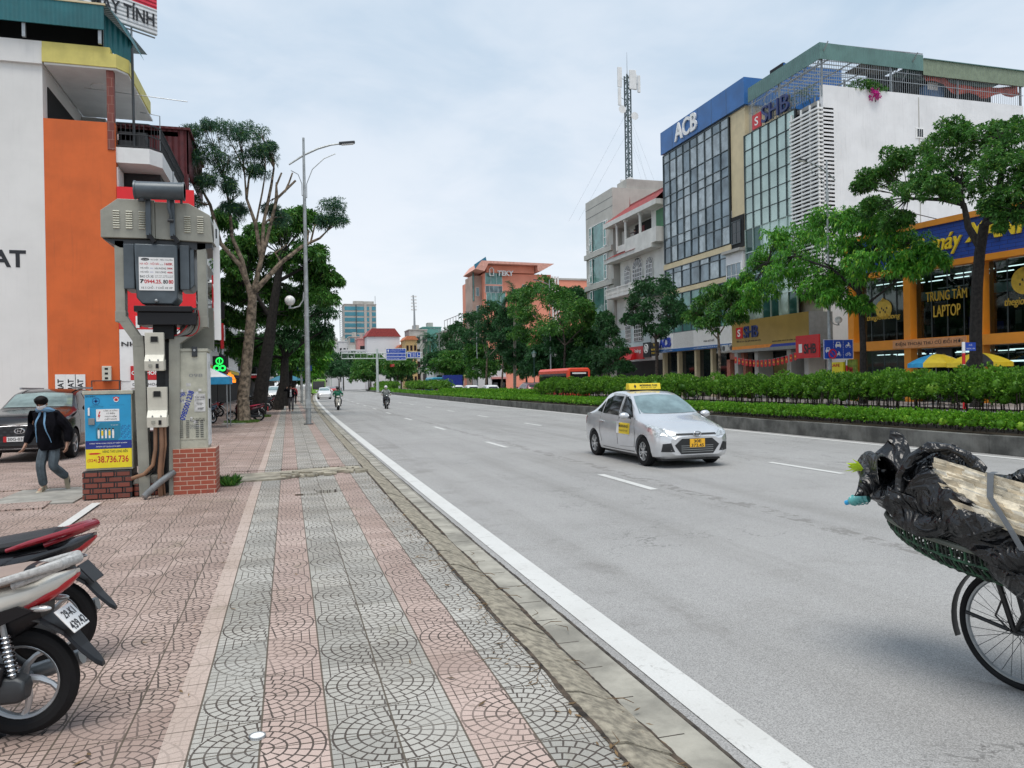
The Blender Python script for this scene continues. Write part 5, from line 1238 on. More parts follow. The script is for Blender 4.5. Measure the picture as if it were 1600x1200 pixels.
# roof
b = MB(); b.prism([(-.8, zA), (1.5, zA+.35), (3.5, zA+1.5), (Wc, zA+1.5), (Wc, zA)], lambda u, v, d: (u, d, v), .6, 7, REDT); b.box(-.9, Wc, -.9, 7, zA-.55, zA, COLW)
b.add([(-.9, -.9, zA), (Wc, -.9, zA), (Wc, .6, zA+1.3), (2.6, .6, zA+1.3)], [(0, 1, 2, 3)], REDT); b.cyl((3.5, .6, zA+1.4), (3.5, .6, zA+2.4), .06, REDT, 6, .01); b.build('roof', ch)
b = MB(); b.box(-.6, Wc-1, -1.0, .3, zB-.9, zB-.45, COLW); b.add([(-.7, -1.1, zB-.45), (Wc-5, -1.1, zB-.45), (Wc-5, .2, zB+.25), (.2, .2, zB+.25)], [(0, 1, 2, 3)], REDT); b.build('middle_roof', ch)
b = MB(); b.box(5.2, Wc, -.9, .29, zB-.45, zB+1.1, COLW); b.box(2.0, 5.19, -.5, -.35, zB+.0, zB+.8, COLW); b.build('parapet', ch)
for x in (2.2, 4.6, 8.4): b = MB(); b.cyl((x, -.5, zB+.3), (x, -.5, zA-.55), .16, COLW, 14); b.box(x-.22, x+.22, -.72, -.28, zA-.75, zA-.551, COLW); b.build('column', ch)
b = MB(); b.box(3.0, 8.0, 1.45, 1.59, zB+.2, zA-.8, DARK); b.box(10.8, 12.4, .2, .29, zB+.9, zA-.8, M('green_shutter', (.02, .14, .05), .5)); b.box(4.0, 5.5, 1.40, 1.449, zB+.2, zA-1.2, M('dull_red_door', (.20, .05, .06), .7)); b.build('loggia_doors', ch)
def arch_win(par, x, z, w_, h, y=.3):
    n = 12; out = [(x, z), (x+w_, z)]+[(x+w_/2+w_/2*math.cos(PI*i/n), z+h-w_/2+w_/2*math.sin(PI*i/n)) for i in range(n+1)]
    cx_, cz_ = x+w_/2, z+h*.5; b = MB(); b.prism([(cx_+(u-cx_)*1.14, cz_+(v-cz_)*1.06) for u, v in out], lambda u, v, d: (u, d, v), y-.10, y-.001, COLW)
    o = b.build('window', par); g = MB(); g.prism(out, lambda u, v, d: (u, d, v), y-.125, y-.101, DGLASS); g.build('pane', o); f = MB()
    for i in range(0, 5): q = x+w_*i/4; f.box(q-.035, q+.035, y-.15, y-.126, z, z+h-w_/2, WHITEC)
    for i in range(5): q = z+(h-w_/2)*i/4; f.box(x, x+w_, y-.15, y-.127, q-.03, q+.03, WHITEC)
    for i in range(1, 6): a = PI*i/6; f.bar((x+w_/2, y-.14, z+h-w_/2), (x+w_/2+w_/2*math.cos(a), y-.14, z+h-w_/2+w_/2*math.sin(a)), .03, .04, WHITEC)
    f.build('frame', o)
for x, w_, h in ((2.6, 1.4, 2.6), (4.8, 2.4, 3.1), (8.2, 1.5, 2.7)): arch_win(ch, x, zC+.1, w_, h)
for x, w_, h in ((2.6, 1.4, 2.6), (4.9, 2.2, 2.9)): arch_win(ch, x, zD-2.2, w_, h)
b = MB(); b.box(-.4, Wc-2.0, -1.0, .29, zC-.9, zC-.55, COLW); b.box(-.4, Wc-2.6, -.98, -.86, zC+.15, zC+.28, COLW)
x = -.3
while x < Wc-2.8: b.tube([(x, -.92, zC-.55), (x, -.92, zC-.3), (x, -.92, zC-.1), (x, -.92, zC+.15)], [.05, .10, .05, .06], COLW, 8); x += .28
for x in (-.4, 3, 6.2, 9.4): b.box(x, x+.25, -1.01, -.83, zC-.55, zC+.35, COLW)
b.build('balcony', ch)
b = MB(); b.box(8.8, Wc+.0, -1.6, -.95, zC-.1, zC+.0, DARK); b.box(9.0, Wc, -1.4, .28, zC-1.6, zC-.91, M('green_awning', (.05, .15, .09), .7)); b.build('awning', ch)
b = MB(); b.box(0, 9.0, .2, .29, 4.2, 7.6, M('pale_blue_panel', (.50, .58, .58), .6, var=.05)); b.build('panel', ch)
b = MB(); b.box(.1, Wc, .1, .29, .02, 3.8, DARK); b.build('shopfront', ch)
def signbox(name, label, px0, px1, py0, py1, X, m, texts, cat='sign', group=None, dep=.15):
    y0, y1 = aX(px0, 560, X).y, aX(px1, 560, X).y; z0, z1 = aX((px0+px1)/2, py1, X).z, aX((px0+px1)/2, py0, X).z
    r_ = thing(name, label, cat, (X, y0, z0), R(-90), group); w_, h = y0-y1, z1-z0
    b = MB(); b.box(0, w_, 0, dep, 0, h, m); b.build('board', r_); b = MB()
    for s, u0, v0, uw, vh, mt in texts: b.text(s, (w_*u0, -.001, h*v0), ux, uz, w_*uw, h*vh, mt, .02, .01, .2 if s[0].islower() else 0)
    if texts: b.build('lettering', r_)
    return r_
aw = signbox('shop_sign', 'bright red curved awning sign below the colonial house', 975, 1005, 542, 562, 36.5, RED, [('rượu Hoàng', .1, .45, .8, .35, WHITEC)])
b = MB(); b.prism([(0, 0), (-.6, -.1), (0, 1.2)], lambda u, v, d: (d, u, v), -1.5, 2.8, RED); b.build('awning_hood', aw)
s_ = signbox('shop_sign', 'black square sign with a white oval emblem beside the blue bank letters', 1005, 1016, 535, 558, 36.4, INK, [])
b = MB(); b.torus((.75, -.01, .9), .45, .05, WHITEC, (0, 1, 0), 20, 5); b.torus((.75, -.01, .9), .22, .04, WHITEC, (0, 1, 0), 16, 5); b.tube([(.4, -.02, .5), (1.1, -.02, 1.3)], .04, WHITEC, 5); b.tube([(1.1, -.02, .5), (.4, -.02, 1.3)], .04, WHITEC, 5); b.build('emblem', s_)
signbox('shop_sign', 'narrow black sign with gold lettering next to the oval emblem sign', 1017, 1028, 535, 556, 36.4, INK, [('V', .35, .7, .3, .22, GOLD), ('NHÀ HÀNG', .1, .4, .8, .18, GOLD), ('THỰC ĐƠN', .1, .12, .8, .18, GOLD)])
mn_root = None

# --- modern concrete house with green glass bays ---
my0, my1 = 94.3, 85.6
mh = thing('office_house', 'pale concrete office block with tall green glass bays and open side casements', 'building', (XF, my0, 0), R(-90)); Wm = my0-my1
PANEL = M('pale_stone_panels', (.47, .46, .42), .7, var=.06, vs=.6, streak=.25)
zm = 25.0
b = MB(); b.box(0, Wm, 0, 12, 0, zm, PANEL)
for z in (zm-1.1, zm-2.2, 5, 9.2, 13.3, 17.5): b.box(-.01, Wm+.01, -.012, -.001, z, z+.05, DSTEEL)
b.build('wall', mh)
b = MB(); b.box(Wm-3, Wm-.2, 2, 8, zm, zm+1.2, GREYW); b.build('stair_head', mh)
for z in (18.2, 14.1, 10.0, 5.9):
    fwin(mh, 1.4, z, 5.8, 3.3, WHITEC, GREENGL, 1, 1, -.02); fwin(mh, 1.5, z+.1, .9, 3.1, WHITEC, GREENGL, 1, 3, -.14, .09); fwin(mh, 6.2, z+.1, .9, 3.1, WHITEC, GREENGL, 1, 3, -.14, .09)
    b = MB(); b.bar((1.6, -.6, z+.3), (2.3, -.6, z+.3), .05, .05, WHITEC); b.bar((1.6, -.6, z+.3), (1.9, -.12, z+2.2), .05, .05, WHITEC); b.bar((2.3, -.6, z+.3), (2.2, -.12, z+2.2), .05, .05, WHITEC); b.build('open_casement', mh)
    b = MB(); b.box(-.1, Wm, -.3, -.02, z-.75, z-.12, PANEL); b.build('sill_band', mh)
# telecom mast on the roof behind
p = aX(983, 300, 47); mb_ = Vector((47, p.y, 25)); H = aX(976, 85, 47).z-25
mt = thing('telecom_mast', 'tall lattice telecom mast with white antenna panels on the roof', 'antenna mast', mb_); b = MB(); MS = M('mast_steel', (.10, .14, .15), .5, var=.3, vs=3)
w_ = .50; hz_ = H*.86
for i in range(3):
    a = i*2*PI/3; b.tube([(w_*math.cos(a), w_*math.sin(a), 0), (w_*math.cos(a), w_*math.sin(a), hz_)], .10, MS, 6)
n = 26
for k in range(n):
    for i in range(3):
        a, c = i*2*PI/3, (i+1)*2*PI/3; z0, z1 = hz_*k/n, hz_*(k+1)/n
        if k % 2: a, c = c, a
        b.bar((w_*math.cos(a), w_*math.sin(a), z0), (w_*math.cos(c), w_*math.sin(c), z1), .09, .09, MS)
b.box(-.12, .12, -.12, .12, 0, hz_, MS)
b.tube([(0, 0, hz_), (0, 0, H)], [.05, .02], STEEL, 6); b.box(-.25, .25, -.2, .2, 0, hz_*.98, MS) if 0 else None
b.build('lattice', mt)
for (x, y, z, w2, h2) in ((-1.5, -.6, hz_-3.4, .22, 1.2), (.45, -.8, hz_-.9, .5, 1.35), (1.9, .2, hz_-1.0, .2, 1.2), (-1.4, -.5, hz_-.6, .32, 1.4), (1.5, .6, hz_-.6, .25, 1.1)):
    b = MB(); b.box(x-w2, x+w2, y-.12, y+.12, z-h2, z+h2, WHITE); b.bar((x, y, z), (0, 0, z-.3), .06, .06, MS); b.build('antenna_panel', mt, bev=.04)
for (x, z, r_) in ((-1.2, hz_-5.2, .75), (.7, hz_*.70, .75), (-.8, 2.6, .6), (1.2, 3.2, .5)):
    b = MB(); b.cyl((x, -.5, z), (x, -.8, z), r_*.4, WHITE, 18, r_*.75); b.bar((x, -.4, z), (0, 0, z), .07, .07, MS); b.build('dish', mt)
for (x, z) in ((-1.2, 4.4), (0, 4.8), (1.3, 4.2), (.6, 2.0)): b = MB(); b.box(x-.35, x+.35, -.7, -.4, z-.5, z+.5, WHITE); b.build('equipment_box', mt)
b = MB()
for (hh, rr) in ((hz_-5, 9), (hz_*.6, 7.5)):
    for a in (.4, 2.5, 4.6): b.tube([(0, 0, hh), (rr*math.cos(a), rr*math.sin(a), 0)], .010, STEEL, 4)
b.build('guy_wires', mt)

# --- orange framed electronics shop ---
OFR = M('orange_frame', (.72, .27, .025), .45, var=.06, vs=.8); SBL = brick_mat('blue_sign_panels', (.012, .055, .33), (.014, .065, .38), (.006, .02, .12), 1, 1, bw=.9, rh=.22, ms=.015)
sh = thing('electronics_shop', 'two storey shop with orange frame, glass walls and huge blue roof sign with yellow letters', 'shop', (37, 43.6, 0), R(-82)); Lw = 30.0
sF = lambda px, py: None
def shp(px, py):   # intersection of a pixel ray with the facade plane -> local x, z
    d = ray(px, py); o_ = Vector((37, 43.6, 0)); u_ = Vector((math.cos(R(-82)), math.sin(R(-82)), 0)); n_ = Vector((-u_.y, u_.x, 0))
    t = (o_-EYE).dot(n_)/d.dot(n_); q = EYE+d*t; return (q-o_).dot(u_), q.z
z1_ = shp(1400, 359)[1]; z2_ = shp(1422, 416)[1]; z3_ = shp(1422, 534)[1]
print('shop', shp(1400, 359), shp(1542, 331), shp(1422, 416), shp(1540, 396), shp(1335, 545), shp(1522, 530), shp(1420, 600), shp(1535, 600))
zb1 = shp(1430, 545)[1]; zb2 = shp(1430, 520)[1]
ztop, zmid_ = 11.2, 8.2; zl, zh_ = 3.4, 4.0
b = MB(); b.box(0, Lw, 5.6, 18, 0, ztop-.5, GREYW); b.box(0, .2, .6, 5.599, 0, ztop-.5, GREYW); b.box(.201, Lw, .6, 5.599, z2_-.05, ztop-.5, GREYW); b.build('wall', sh)
zS0, zS1 = z2_-.1, z1_
b = MB(); b.box(-.3, Lw, -.55, .55, zS1-.35, zS1, OFR); b.box(-.3, Lw, -.55, .55, zS0-.35, zS0, OFR); b.box(-.3, 0, -.55, .55, zS0, zS1-.351, OFR); b.build('sign_frame', sh)
b = MB(); b.box(0, Lw, -.45, .5, zS0+.001, zS1-.351, SBL); sg = b.build('sign_board', sh)
xs0 = shp(1465, 400)[0]; xe = shp(1640, 350)[0]; hS = zS1-zS0
b = MB(); b.text('máy', (xs0, -.451, zS0+.35), ux, uz, (xe-xs0)*.30, hS*.50, YELLOW, .12, .03, .25); b.text('XANH', (xs0+(xe-xs0)*.33, -.451, zS0+.85), ux, uz, (xe-xs0)*.62, hS*.42, YELLOW, .12, .05, .25); b.text('điện', (xs0-4.0, -.451, zS0+.8), ux, uz, 3.5, hS*.45, YELLOW, .12, .03, .25); b.build('lettering', sg)
cols = [shp(p, 580)[0] for p in (1337, 1423, 1535)]; cols = [0.0, cols[1], cols[2]]; dx = cols[2]-cols[1]; cols += [cols[2]+dx*k for k in range(1, 5)]
zq0, zq1 = zb1-.0, zb2+.25
for i, x in enumerate(cols):
    if x < Lw-.6: b = MB(); b.box(x-.05, x+.42, -.5, .5, 0, zS0-.351, OFR); b.build('pillar', sh)
b = MB(); b.box(-.5, Lw, -.6, .4, zq0, zq0+.6, OFR); band_ = b.build('band', sh)
x0b = shp(1408, 530)[0]; x1b = shp(1519, 530)[0]
b = MB(); b.box(x0b-.1, x1b+.1, -.64, -.601, zq0+.04, zq0+.56, M('salmon_banner', (.62, .30, .14), .6)); b.text('ĐIỆN THOẠI THU CŨ ĐỔI MỚI', (x0b+.1, -.641, zq0+.15), ux, uz, x1b-x0b-.25, .36, INK, .01, 0); b.build('banner', band_)
SHG = M('shop_glass', (.010, .017, .018), .05, var=.4, vs=.4, spec=.5); TUBE = M('lit_tube', (.85, .95, 1), .3, emis=2.2, var=0); SHELF = M('shelf_goods', (.03, .035, .04), .5, var=.4, vs=3)
GL_T = bpy.data.materials.new('clear_shop_glass'); GL_T.use_nodes = True; nt = GL_T.node_tree; nt.nodes.clear()
tb = nt.nodes.new('ShaderNodeBsdfTransparent'); tb.inputs[0].default_value = (.62, .70, .68, 1); gb = nt.nodes.new('ShaderNodeBsdfGlossy'); gb.inputs['Roughness'].default_value = .03
lw = nt.nodes.new('ShaderNodeFresnel'); lw.inputs[0].default_value = 1.45; mxx = nt.nodes.new('ShaderNodeMixShader'); oo = nt.nodes.new('ShaderNodeOutputMaterial')
nt.links.new(lw.outputs[0], mxx.inputs[0]); nt.links.new(tb.outputs[0], mxx.inputs[1]); nt.links.new(gb.outputs[0], mxx.inputs[2]); nt.links.new(mxx.outputs[0], oo.inputs[0])
b = MB(); b.box(.4, Lw-1, 5.5, 5.59, 0.1, ztop-.6, SHG); b.box(.4, Lw-1, .5, 5.5, zq0+.1, zq0+.4, SHELF); b.box(.4, Lw-1, .5, 5.5, zS0-.2, zS0-.1, SHELF); b.box(.4, Lw-1, .5, 5.5, 0, .06, GREYW); b.build('interior', sh)
# clear the solid wall behind the glass
for zl_, zt_, k0 in ((0.05, zq0-.02, 0), (zq0+.62, zS0-.36, 1)):
    for i in range(len(cols)-1):
        a, c = cols[i]+.42, cols[i+1]-.05
        if c > Lw: continue
        b = MB(); b.box(a, c, .10, .13, zl_, zt_, GL_T); o = b.build('window', sh); f = MB(); m_ = 4
        for k in range(1, m_): q = a+(c-a)*k/m_; f.box(q-.02, q+.02, .05, .10, zl_, zt_, MULL)
        f.build('frame', o)
        rnd = random.Random(i*7+k0); g = MB()
        for q in range(3): 
            for r_ in range(2):
                u = a+(c-a)*(q+.5)/3; g.box(u-.5, u+.5, 1.5+r_*1.8, 1.56+r_*1.8, zt_-.25, zt_-.2, TUBE)
        g.build('ceiling_tube', sh)
        g = MB()
        for q in range(7):
            u = a+(c-a)*(q+.5)/7; hh = rnd.uniform(.5, 1.3 if k0 == 0 else 1.6); g.box(u-.22, u+.22, 2.2, 2.8, zl_, zl_+hh, SHELF); g.box(u-.18, u+.18, 2.18, 2.199, zl_+hh*.4, zl_+hh*.9, rnd.choice([GREYP, INK, GLASS, DSTEEL, BLUEI]))
        if k0 == 1: g.box(a+.2, c-.2, 4.8, 4.9, zt_-1.3, zt_-.7, M('pale_poster', (.30, .45, .50), .6, var=.3, vs=.6))
        else: g.box(a+.3, c-.3, 4.8, 4.9, zt_-.9, zt_-.8, TUBE)
        g.build('goods', sh)
def stext(s, pa, pb, h, m=GOLD, shear=0, y=.02, bold=.0): 
    b = MB()
    x0, z0 = shp(*pa); x1, _ = shp(*pb); b.text(s, (x0, y, z0), ux, uz, x1-x0, h, m, .05, bold, shear); b.build('window_lettering', sh)
x_, z_ = shp(1454, 472); hT = shp(1454, 452)[1]-shp(1454, 470)[1]
stext('TRUNG TÂM', (1447, 472), (1511, 466), hT*1.05); stext('LAPTOP', (1459, 496), (1501, 490), hT*1.0); stext('thegioididong', (1355, 504), (1407, 500), .45, GOLD, .2); stext('thegioididong', (1570, 482), (1640, 475), .55, GOLD, .2)
for px, py in ((1380, 483), (1601, 438)):
    b = MB(); x, z = shp(px, py); r_ = .62 if px < 1500 else .75; b.cyl((x, .06, z), (x, .02, z), r_, GOLD, 24); b.prism([(-.25, .5), (-.05, .75), (.2, .5)], lambda u, v, d: (x+u, d, z+v), .02, .06, GOLD)
    for q in range(5): b.box(x-.3+q*.13, x-.22+q*.13, .005, .019, z-.25+.12*((q*2) % 3), z-.12+.12*((q*2) % 3), INK)
    b.build('window_emblem', sh)
b = MB(); x, z = shp(1475, 559); b.box(x-.45, x+.55, -.1, 0, z-.55, z+.6, INK); b.torus((x+.05, -.11, z+.05), .16, .03, GOLD, (0, 1, 0), 16, 5); b.text('THẾ GIỚI', (x-.25, -.101, z-.35), ux, uz, .6, .1, GOLD, .004); b.build('hanging_sign', sh)
for px in (1395, 1402): 
    x, z = shp(px, 352); b = MB(); b.bar((x, 0, zS1), (x-1.2, -1.6, zS1+.6), .04, .04, BLACK); b.obox((x-1.3, -1.7, zS1+.65), (.2, .1, 0), (-.05, .12, 0), (0, 0, .04), BLACK); b.build('floodlight', sh)
b = MB(); x, z = shp(1470, 330); b.bar((x, 0, zS1), (x-1.3, -1.6, zS1+.7), .04, .04, BLACK); b.obox((x-1.4, -1.7, zS1+.75), (.2, .1, 0), (-.05, .12, 0), (0, 0, .04), BLACK); b.build('floodlight', sh)
# parasols in front of the shop
def parasol(px, py, label, cols_, seed, R_=1.5):
    p = aX(px, py, 34.3); r_ = thing('parasol', label, 'parasol', (34.3, p.y, .02), 0, 'parasols outside the electronics shop'); H = p.z-.02
    b = MB(); b.cyl((0, 0, 0), (0, 0, H+.1), .03, STEEL, 8); b.box(-.25, .25, -.25, .25, 0, .1, CONC); b.build('pole', r_)
    n = 8
    for k in range(n):
        b = MB(); m = cols_[k % len(cols_)]; vs = []; rows = 5
        for j in range(rows+1):
            t = j/rows
            for q in range(4): a = 2*PI*(k+q/3)/n+.35; rr = R_*t*(1-.04*math.sin(q/3*PI)); vs.append((rr*math.cos(a), rr*math.sin(a), H-.52*t**1.7-.0*q))
        fs = [(j*4+q, j*4+q+1, j*4+q+5, j*4+q+4) for j in range(rows) for q in range(3)]; nb = len(vs)
        for q in range(4): x, y, z = vs[rows*4+q]; vs.append((x, y, z-.22))
        fs += [(rows*4+q, rows*4+q+1, nb+q+1, nb+q) for q in range(3)]
        b.add(vs, fs, m, True); b.build('canopy_panel', r_)
    return r_
SKYB = M('sky_blue_fabric', (.03, .33, .62), .7); 
parasol(1462, 553, 'parasol with blue, yellow and white panels next to the street name post', [YELLOW, WHITEC, SKYB, SKYB, YELLOW, YELLOW, WHITEC, SKYB], 1, 1.45)
parasol(1530, 551, 'yellow and black parasol just right of the black tree trunk', [YELLOW, YELLOW, YELLOW, YELLOW, INK, YELLOW, YELLOW, INK], 2, 1.55)
kb = signbox('price_board', 'small yellow board with red letters standing under the blue and yellow parasol', 1434, 1452, 577, 590, 33.8, YP, [('TÂM', .15, .35, .7, .5, REDI)], 'board')
kb2 = signbox('kiosk_board', 'yellow and white stall boards behind the no parking sign', 1294, 1317, 566, 592, 33.6, YP, [('CAFE', .1, .72, .7, .18, REDI), ('DU HỌC', .35, .15, .6, .14, BLUEI)], 'stall')
kb3 = signbox('kiosk_board', 'green and teal topped stall board left of the orange shop', 1320, 1337, 562, 590, 33.8, M('olive_green_board', (.20, .26, .03), .6, var=.3), [('SIM', .2, .3, .5, .3, REDI)], 'stall')

# --- pink building with white letters far behind ---
PINK = M('coral_render', (.80, .30, .20), .75, var=.07, vs=.3, streak=.15); BRN = M('brown_tile_wall', (.46, .33, .27), .8, var=.12, vs=.4)
Yp = 168.0
def qx(px): return aY(px, 500, Yp).x
def qz(py): return aY(800, py, Yp).z
x0, x1 = qx(757), qx(862); pk = thing('pink_building', 'coral pink office building with overhanging roof slab and white rooftop letters', 'building', (x0, Yp, 0))
W_ = x1-x0
b = MB(); b.box(0, W_, 0, 22, 0, qz(428), PINK); b.box(W_+.01, W_+12, 3, 18, 0, qz(433), PINK); b.box(W_+.02, W_+12.2, 2.8, 18.2, qz(433), qz(430), GREYW); b.build('wall', pk)
b = MB(); bx0 = qx(742)-x0; b.box(bx0, -.01, 2, 9, 0, qz(430), BRN); b.build('brown_wing', pk)
b = MB(); b.prism([(bx0-.3, qz(424)), (-1.0, qz(411)), (W_, qz(413)), (W_-3.2, qz(425)), (W_-4, qz(425)), (W_-4.1, qz(416)), (.5, qz(415)), (bx0+1.8, qz(427))], lambda u, v, d: (u, d, v), -2.5, 10, M('coral_roof', (.66, .34, .27), .7)); b.build('roof_slab', pk)
b = MB(); b.box(.5, W_-4.2, -.6, 14, qz(427), qz(416), PINK); b.build('top_floor', pk)
b = MB(); b.obox((bx0+1.0, -2, qz(414)), (1.4, .3, .95), (0, .1, 0), (-.1, 0, .45), M('teal_blue_sign', (.02, .16, .26), .5)); b.build('roof_sign', pk)
b = MB(); b.text('TEKY', (qx(777)-x0, -.62, qz(432)), ux, uz, qx(802)-qx(777), qz(424)-qz(432), WHITEC, .3, .05); b.tube([(qx(765)-x0, -.8, qz(432)), (qx(765)-x0, -.8, qz(422)), (qx(768)-x0, -.8, qz(419.5)), (qx(771)-x0, -.8, qz(422)), (qx(771)-x0, -.8, qz(432)), (qx(765)-x0, -.8, qz(432))], .14, WHITEC, 6); b.build('lettering', pk)
for zz in (qz(462), qz(490)):
    for xx in (-1.6,): fwin(pk, xx+.2, zz, .8, qz(450)-qz(462)+.2, WHITEC, GLASS, 1, 1, 1.99)
fwin(pk, bx0+.05, qz(470), .4, 7, MULL, GREENGL, 1, 6, 1.99); fwin(pk, .3, qz(445), 4, 2.6, WHITEC, GREENGL, 3, 1, 0); fwin(pk, .3, qz(458), 4, 1.6, WHITEC, GLASS, 4, 1, 0); fwin(pk, .5, qz(478), 4.5, 3, WHITEC, GREENGL, 4, 1, 0)
for i in range(3): fwin(pk, 9+i*2.6, qz(449), 1, .7, WHITEC, DGLASS, 1, 1, 0)
b = MB(); 
for i in range(4): b.cyl((W_+.5+i*.7, 2.5, 0), (W_+.5+i*.7, 2.5, qz(428)), .25, WHITEC, 8)
b.build('ducts', pk)

# --- generic far blocks, each a thing of its own ---
def block(label, px0, px1, pyt, Y, D, m, nx, nz, wm, name='far_building', zfrac=(.1, .95), glass=False, roof=None, wfr=(.6, .5), cat='building', extra=None):
    a, c = aY(px0, 560, Y).x, aY(px1, 560, Y).x; z = aY((px0+px1)/2, pyt, Y).z; W_ = c-a
    r_ = thing(name, label, cat, (a, Y, 0)); b = MB(); b.box(0, W_, 0, D, 0, z, m); b.build('wall', r_)
    if roof: b = MB(); b.prism([(-.5, z), (W_*.15, z+roof[1]), (W_*.85, z+roof[1]), (W_+.5, z)], lambda u, v, d: (u, d, v), -.5, D, roof[0]); b.build('roof', r_)
    elif roof is None: b = MB(); b.box(-.2, W_+.2, -.2, D, z, z+.4, m); b.box(W_*.3, W_*.6, 2, 6, z+.4, z+2.2, GREYW); b.build('roof', r_)
    if nx:
        z0, z1 = z*zfrac[0], z*zfrac[1]; cw, chh = W_/nx, (z1-z0)/nz
        for j in range(nz):
            if glass: b = MB(); b.box(.2, W_-.2, -.12, -.01, z0+j*chh+chh*.15, z0+j*chh+chh*.8, wm); b.build('window', r_)
            else:
                for i in range(nx): b = MB(); b.box(i*cw+cw*(1-wfr[0])/2, i*cw+cw*(1+wfr[0])/2, -.10, -.01, z0+j*chh+chh*.2, z0+j*chh+chh*(.2+wfr[1]), wm); b.build('window', r_)
    if extra: extra(r_, W_, z)
    return r_
HZT = M('far_teal_glass', (.06, .24, .31), .2, metal=.2, var=.25, vs=.05); FW = M('far_white_wall', (.66, .66, .67), .8, var=.04, vs=.1, streak=.0); FG = M('far_beige_wall', (.42, .39, .36), .8, var=.06, vs=.1); PKW = M('far_pink_wall', (.62, .28, .26), .8)
def tower_x(r_, W_, z):
    b = MB(); b.box(W_*.62, W_*.70, -.6, -.1, z*.1, z, FG); b.box(W_*.78, W_*.86, -.6, -.1, z*.1, z*.98, FG); b.box(W_*.36, W_*.38, -.3, -.12, z*.2, z, DSTEEL); b.build('fins', r_); b = MB(); b.box(W_*.5, W_*.95, 3, 9, z+.4, z+2.2, GREYW); b.cyl((W_*.98, 1, z), (W_*.98, 1, z+5), .15, STEEL, 6); b.build('roof_plant', r_)
    b = MB()
    for i in range(40): b.bar((-2.4, .5, z*i/40), (-.8, .5, z*(i+1)/40), .2, .2, STEEL)
    b.box(-2.5, -2.2, .4, .7, 0, z, STEEL); b.box(-.9, -.6, .4, .7, 0, z, STEEL); b.build('scaffold', r_)
block('tall teal glass office tower with horizontal bands, farthest on the skyline', 539, 589, 476, 430, 18, FG, 1, 11, HZT, 'office_tower', (.25, .99), True, extra=tower_x)
block('grey beige apartment tower just right of the street trees', 492, 522, 520, 480, 20, FG, 6, 14, DGLASS, 'apartment_tower', (.1, .98), wfr=(.45, .45))
block('slim beige stepped block beside the apartment tower', 521, 528, 531, 480, 14, FG, 2, 12, DGLASS, 'apartment_tower')
block('white blocky house below the teal tower on the left', 514, 536, 541, 330, 14, FW, 0, 0, DGLASS)
block('grey house with dark rooftop below the teal tower', 530, 547, 534, 325, 14, FW, 3, 3, DGLASS)
block('small house with a bright teal window band', 546, 566, 527, 320, 14, GREYW, 2, 1, HZT, zfrac=(.88, .99), wfr=(.7, .7))
block('pink sided grey house beside the big white wall', 560, 575, 530, 310, 14, PKW, 1, 3, DGLASS)
block('large plain white gable wall under a dark red roof', 574, 625, 526, 300, 20, FW, 0, 0, DGLASS, 'white_house', roof=(REDT, 3.2))
block('long white rooftop canopy frame behind the gantry beam', 535, 570, 548, 285, 8, FW, 8, 1, DGLASS, 'rooftop_canopy', (.86, .97), wfr=(.8, .6), cat='building')
block('cream house with orange roof left of the distant palm', 624, 640, 543, 290, 12, FW, 2, 3, DGLASS, roof=(M('orange_roof', (.45, .14, .07), .7), 1.2))
block('yellow balconied house left of the distant palm', 634, 652, 531, 280, 12, M('yellow_ochre_wall', (.50, .34, .15), .8), 3, 4, DGLASS, roof=(M('orange_roof2', (.48, .16, .07), .7), 1.4))
def ant(r_, W_, z):
    b = MB(); b.tube([(W_*.35, 2, z), (W_*.35, 2, z+8), (W_*.3, 2, z+14)], [.5, .35, .3], STEEL, 6)
    for i in range(5): b.box(W_*.35-1.2, W_*.35+1.0, 1.8, 2.2, z+8+i*1.3, z+8.5+i*1.3, WHITE)
    b.build('antenna', r_)
block('grey house with rooftop antenna and green mesh', 640, 668, 516, 300, 12, GREYW, 3, 4, DGLASS, extra=ant)
block('flat green netted house beside the distant palm', 662, 690, 512, 310, 12, M('green_mesh', (.12, .32, .28), .8, var=.1), 0, 0, DGLASS)
def frm(r_, W_, z):
    b = MB()
    for i in range(9): b.box(W_*i/8, W_*i/8+.12, -.2, 0, z, z+6*(.55+.45*i/8), STEEL)
    b.bar((0, -.1, z+3.3), (W_, -.1, z+6), .15, .2, STEEL); b.bar((0, -.1, z+.5), (W_, -.1, z+2.8), .12, .12, STEEL); b.build('steel_frame', r_)
block('grey block with bare steel rooftop frame left of the pink building', 695, 731, 519, 220, 12, FG, 4, 3, DGLASS, extra=frm)
block('low white shop behind the row of white cars', 680, 722, 577, 150, 10, FW, 3, 1, DGLASS, 'low_shop', (.1, .8), wfr=(.7, .7))
block('dark navy hoarding in front of the low white shop', 692, 722, 586, 132, 1, BL2, 0, 0, DGLASS, 'hoarding', cat='hoarding', roof=0)
block('plain white site wall between the tree trunks', 745, 790, 570, 150, 4, FW, 0, 0, DGLASS, 'white_wall', cat='wall', roof=0)
block('low pink roofed house peeping over the far bushes', 768, 790, 592, 150, 6, PKW, 2, 1, DGLASS, 'low_house')
rd = signbox('shop_sign', 'faraway red shop sign behind the gantry pole', 600, 615, 570, 574, 24, RED, [])
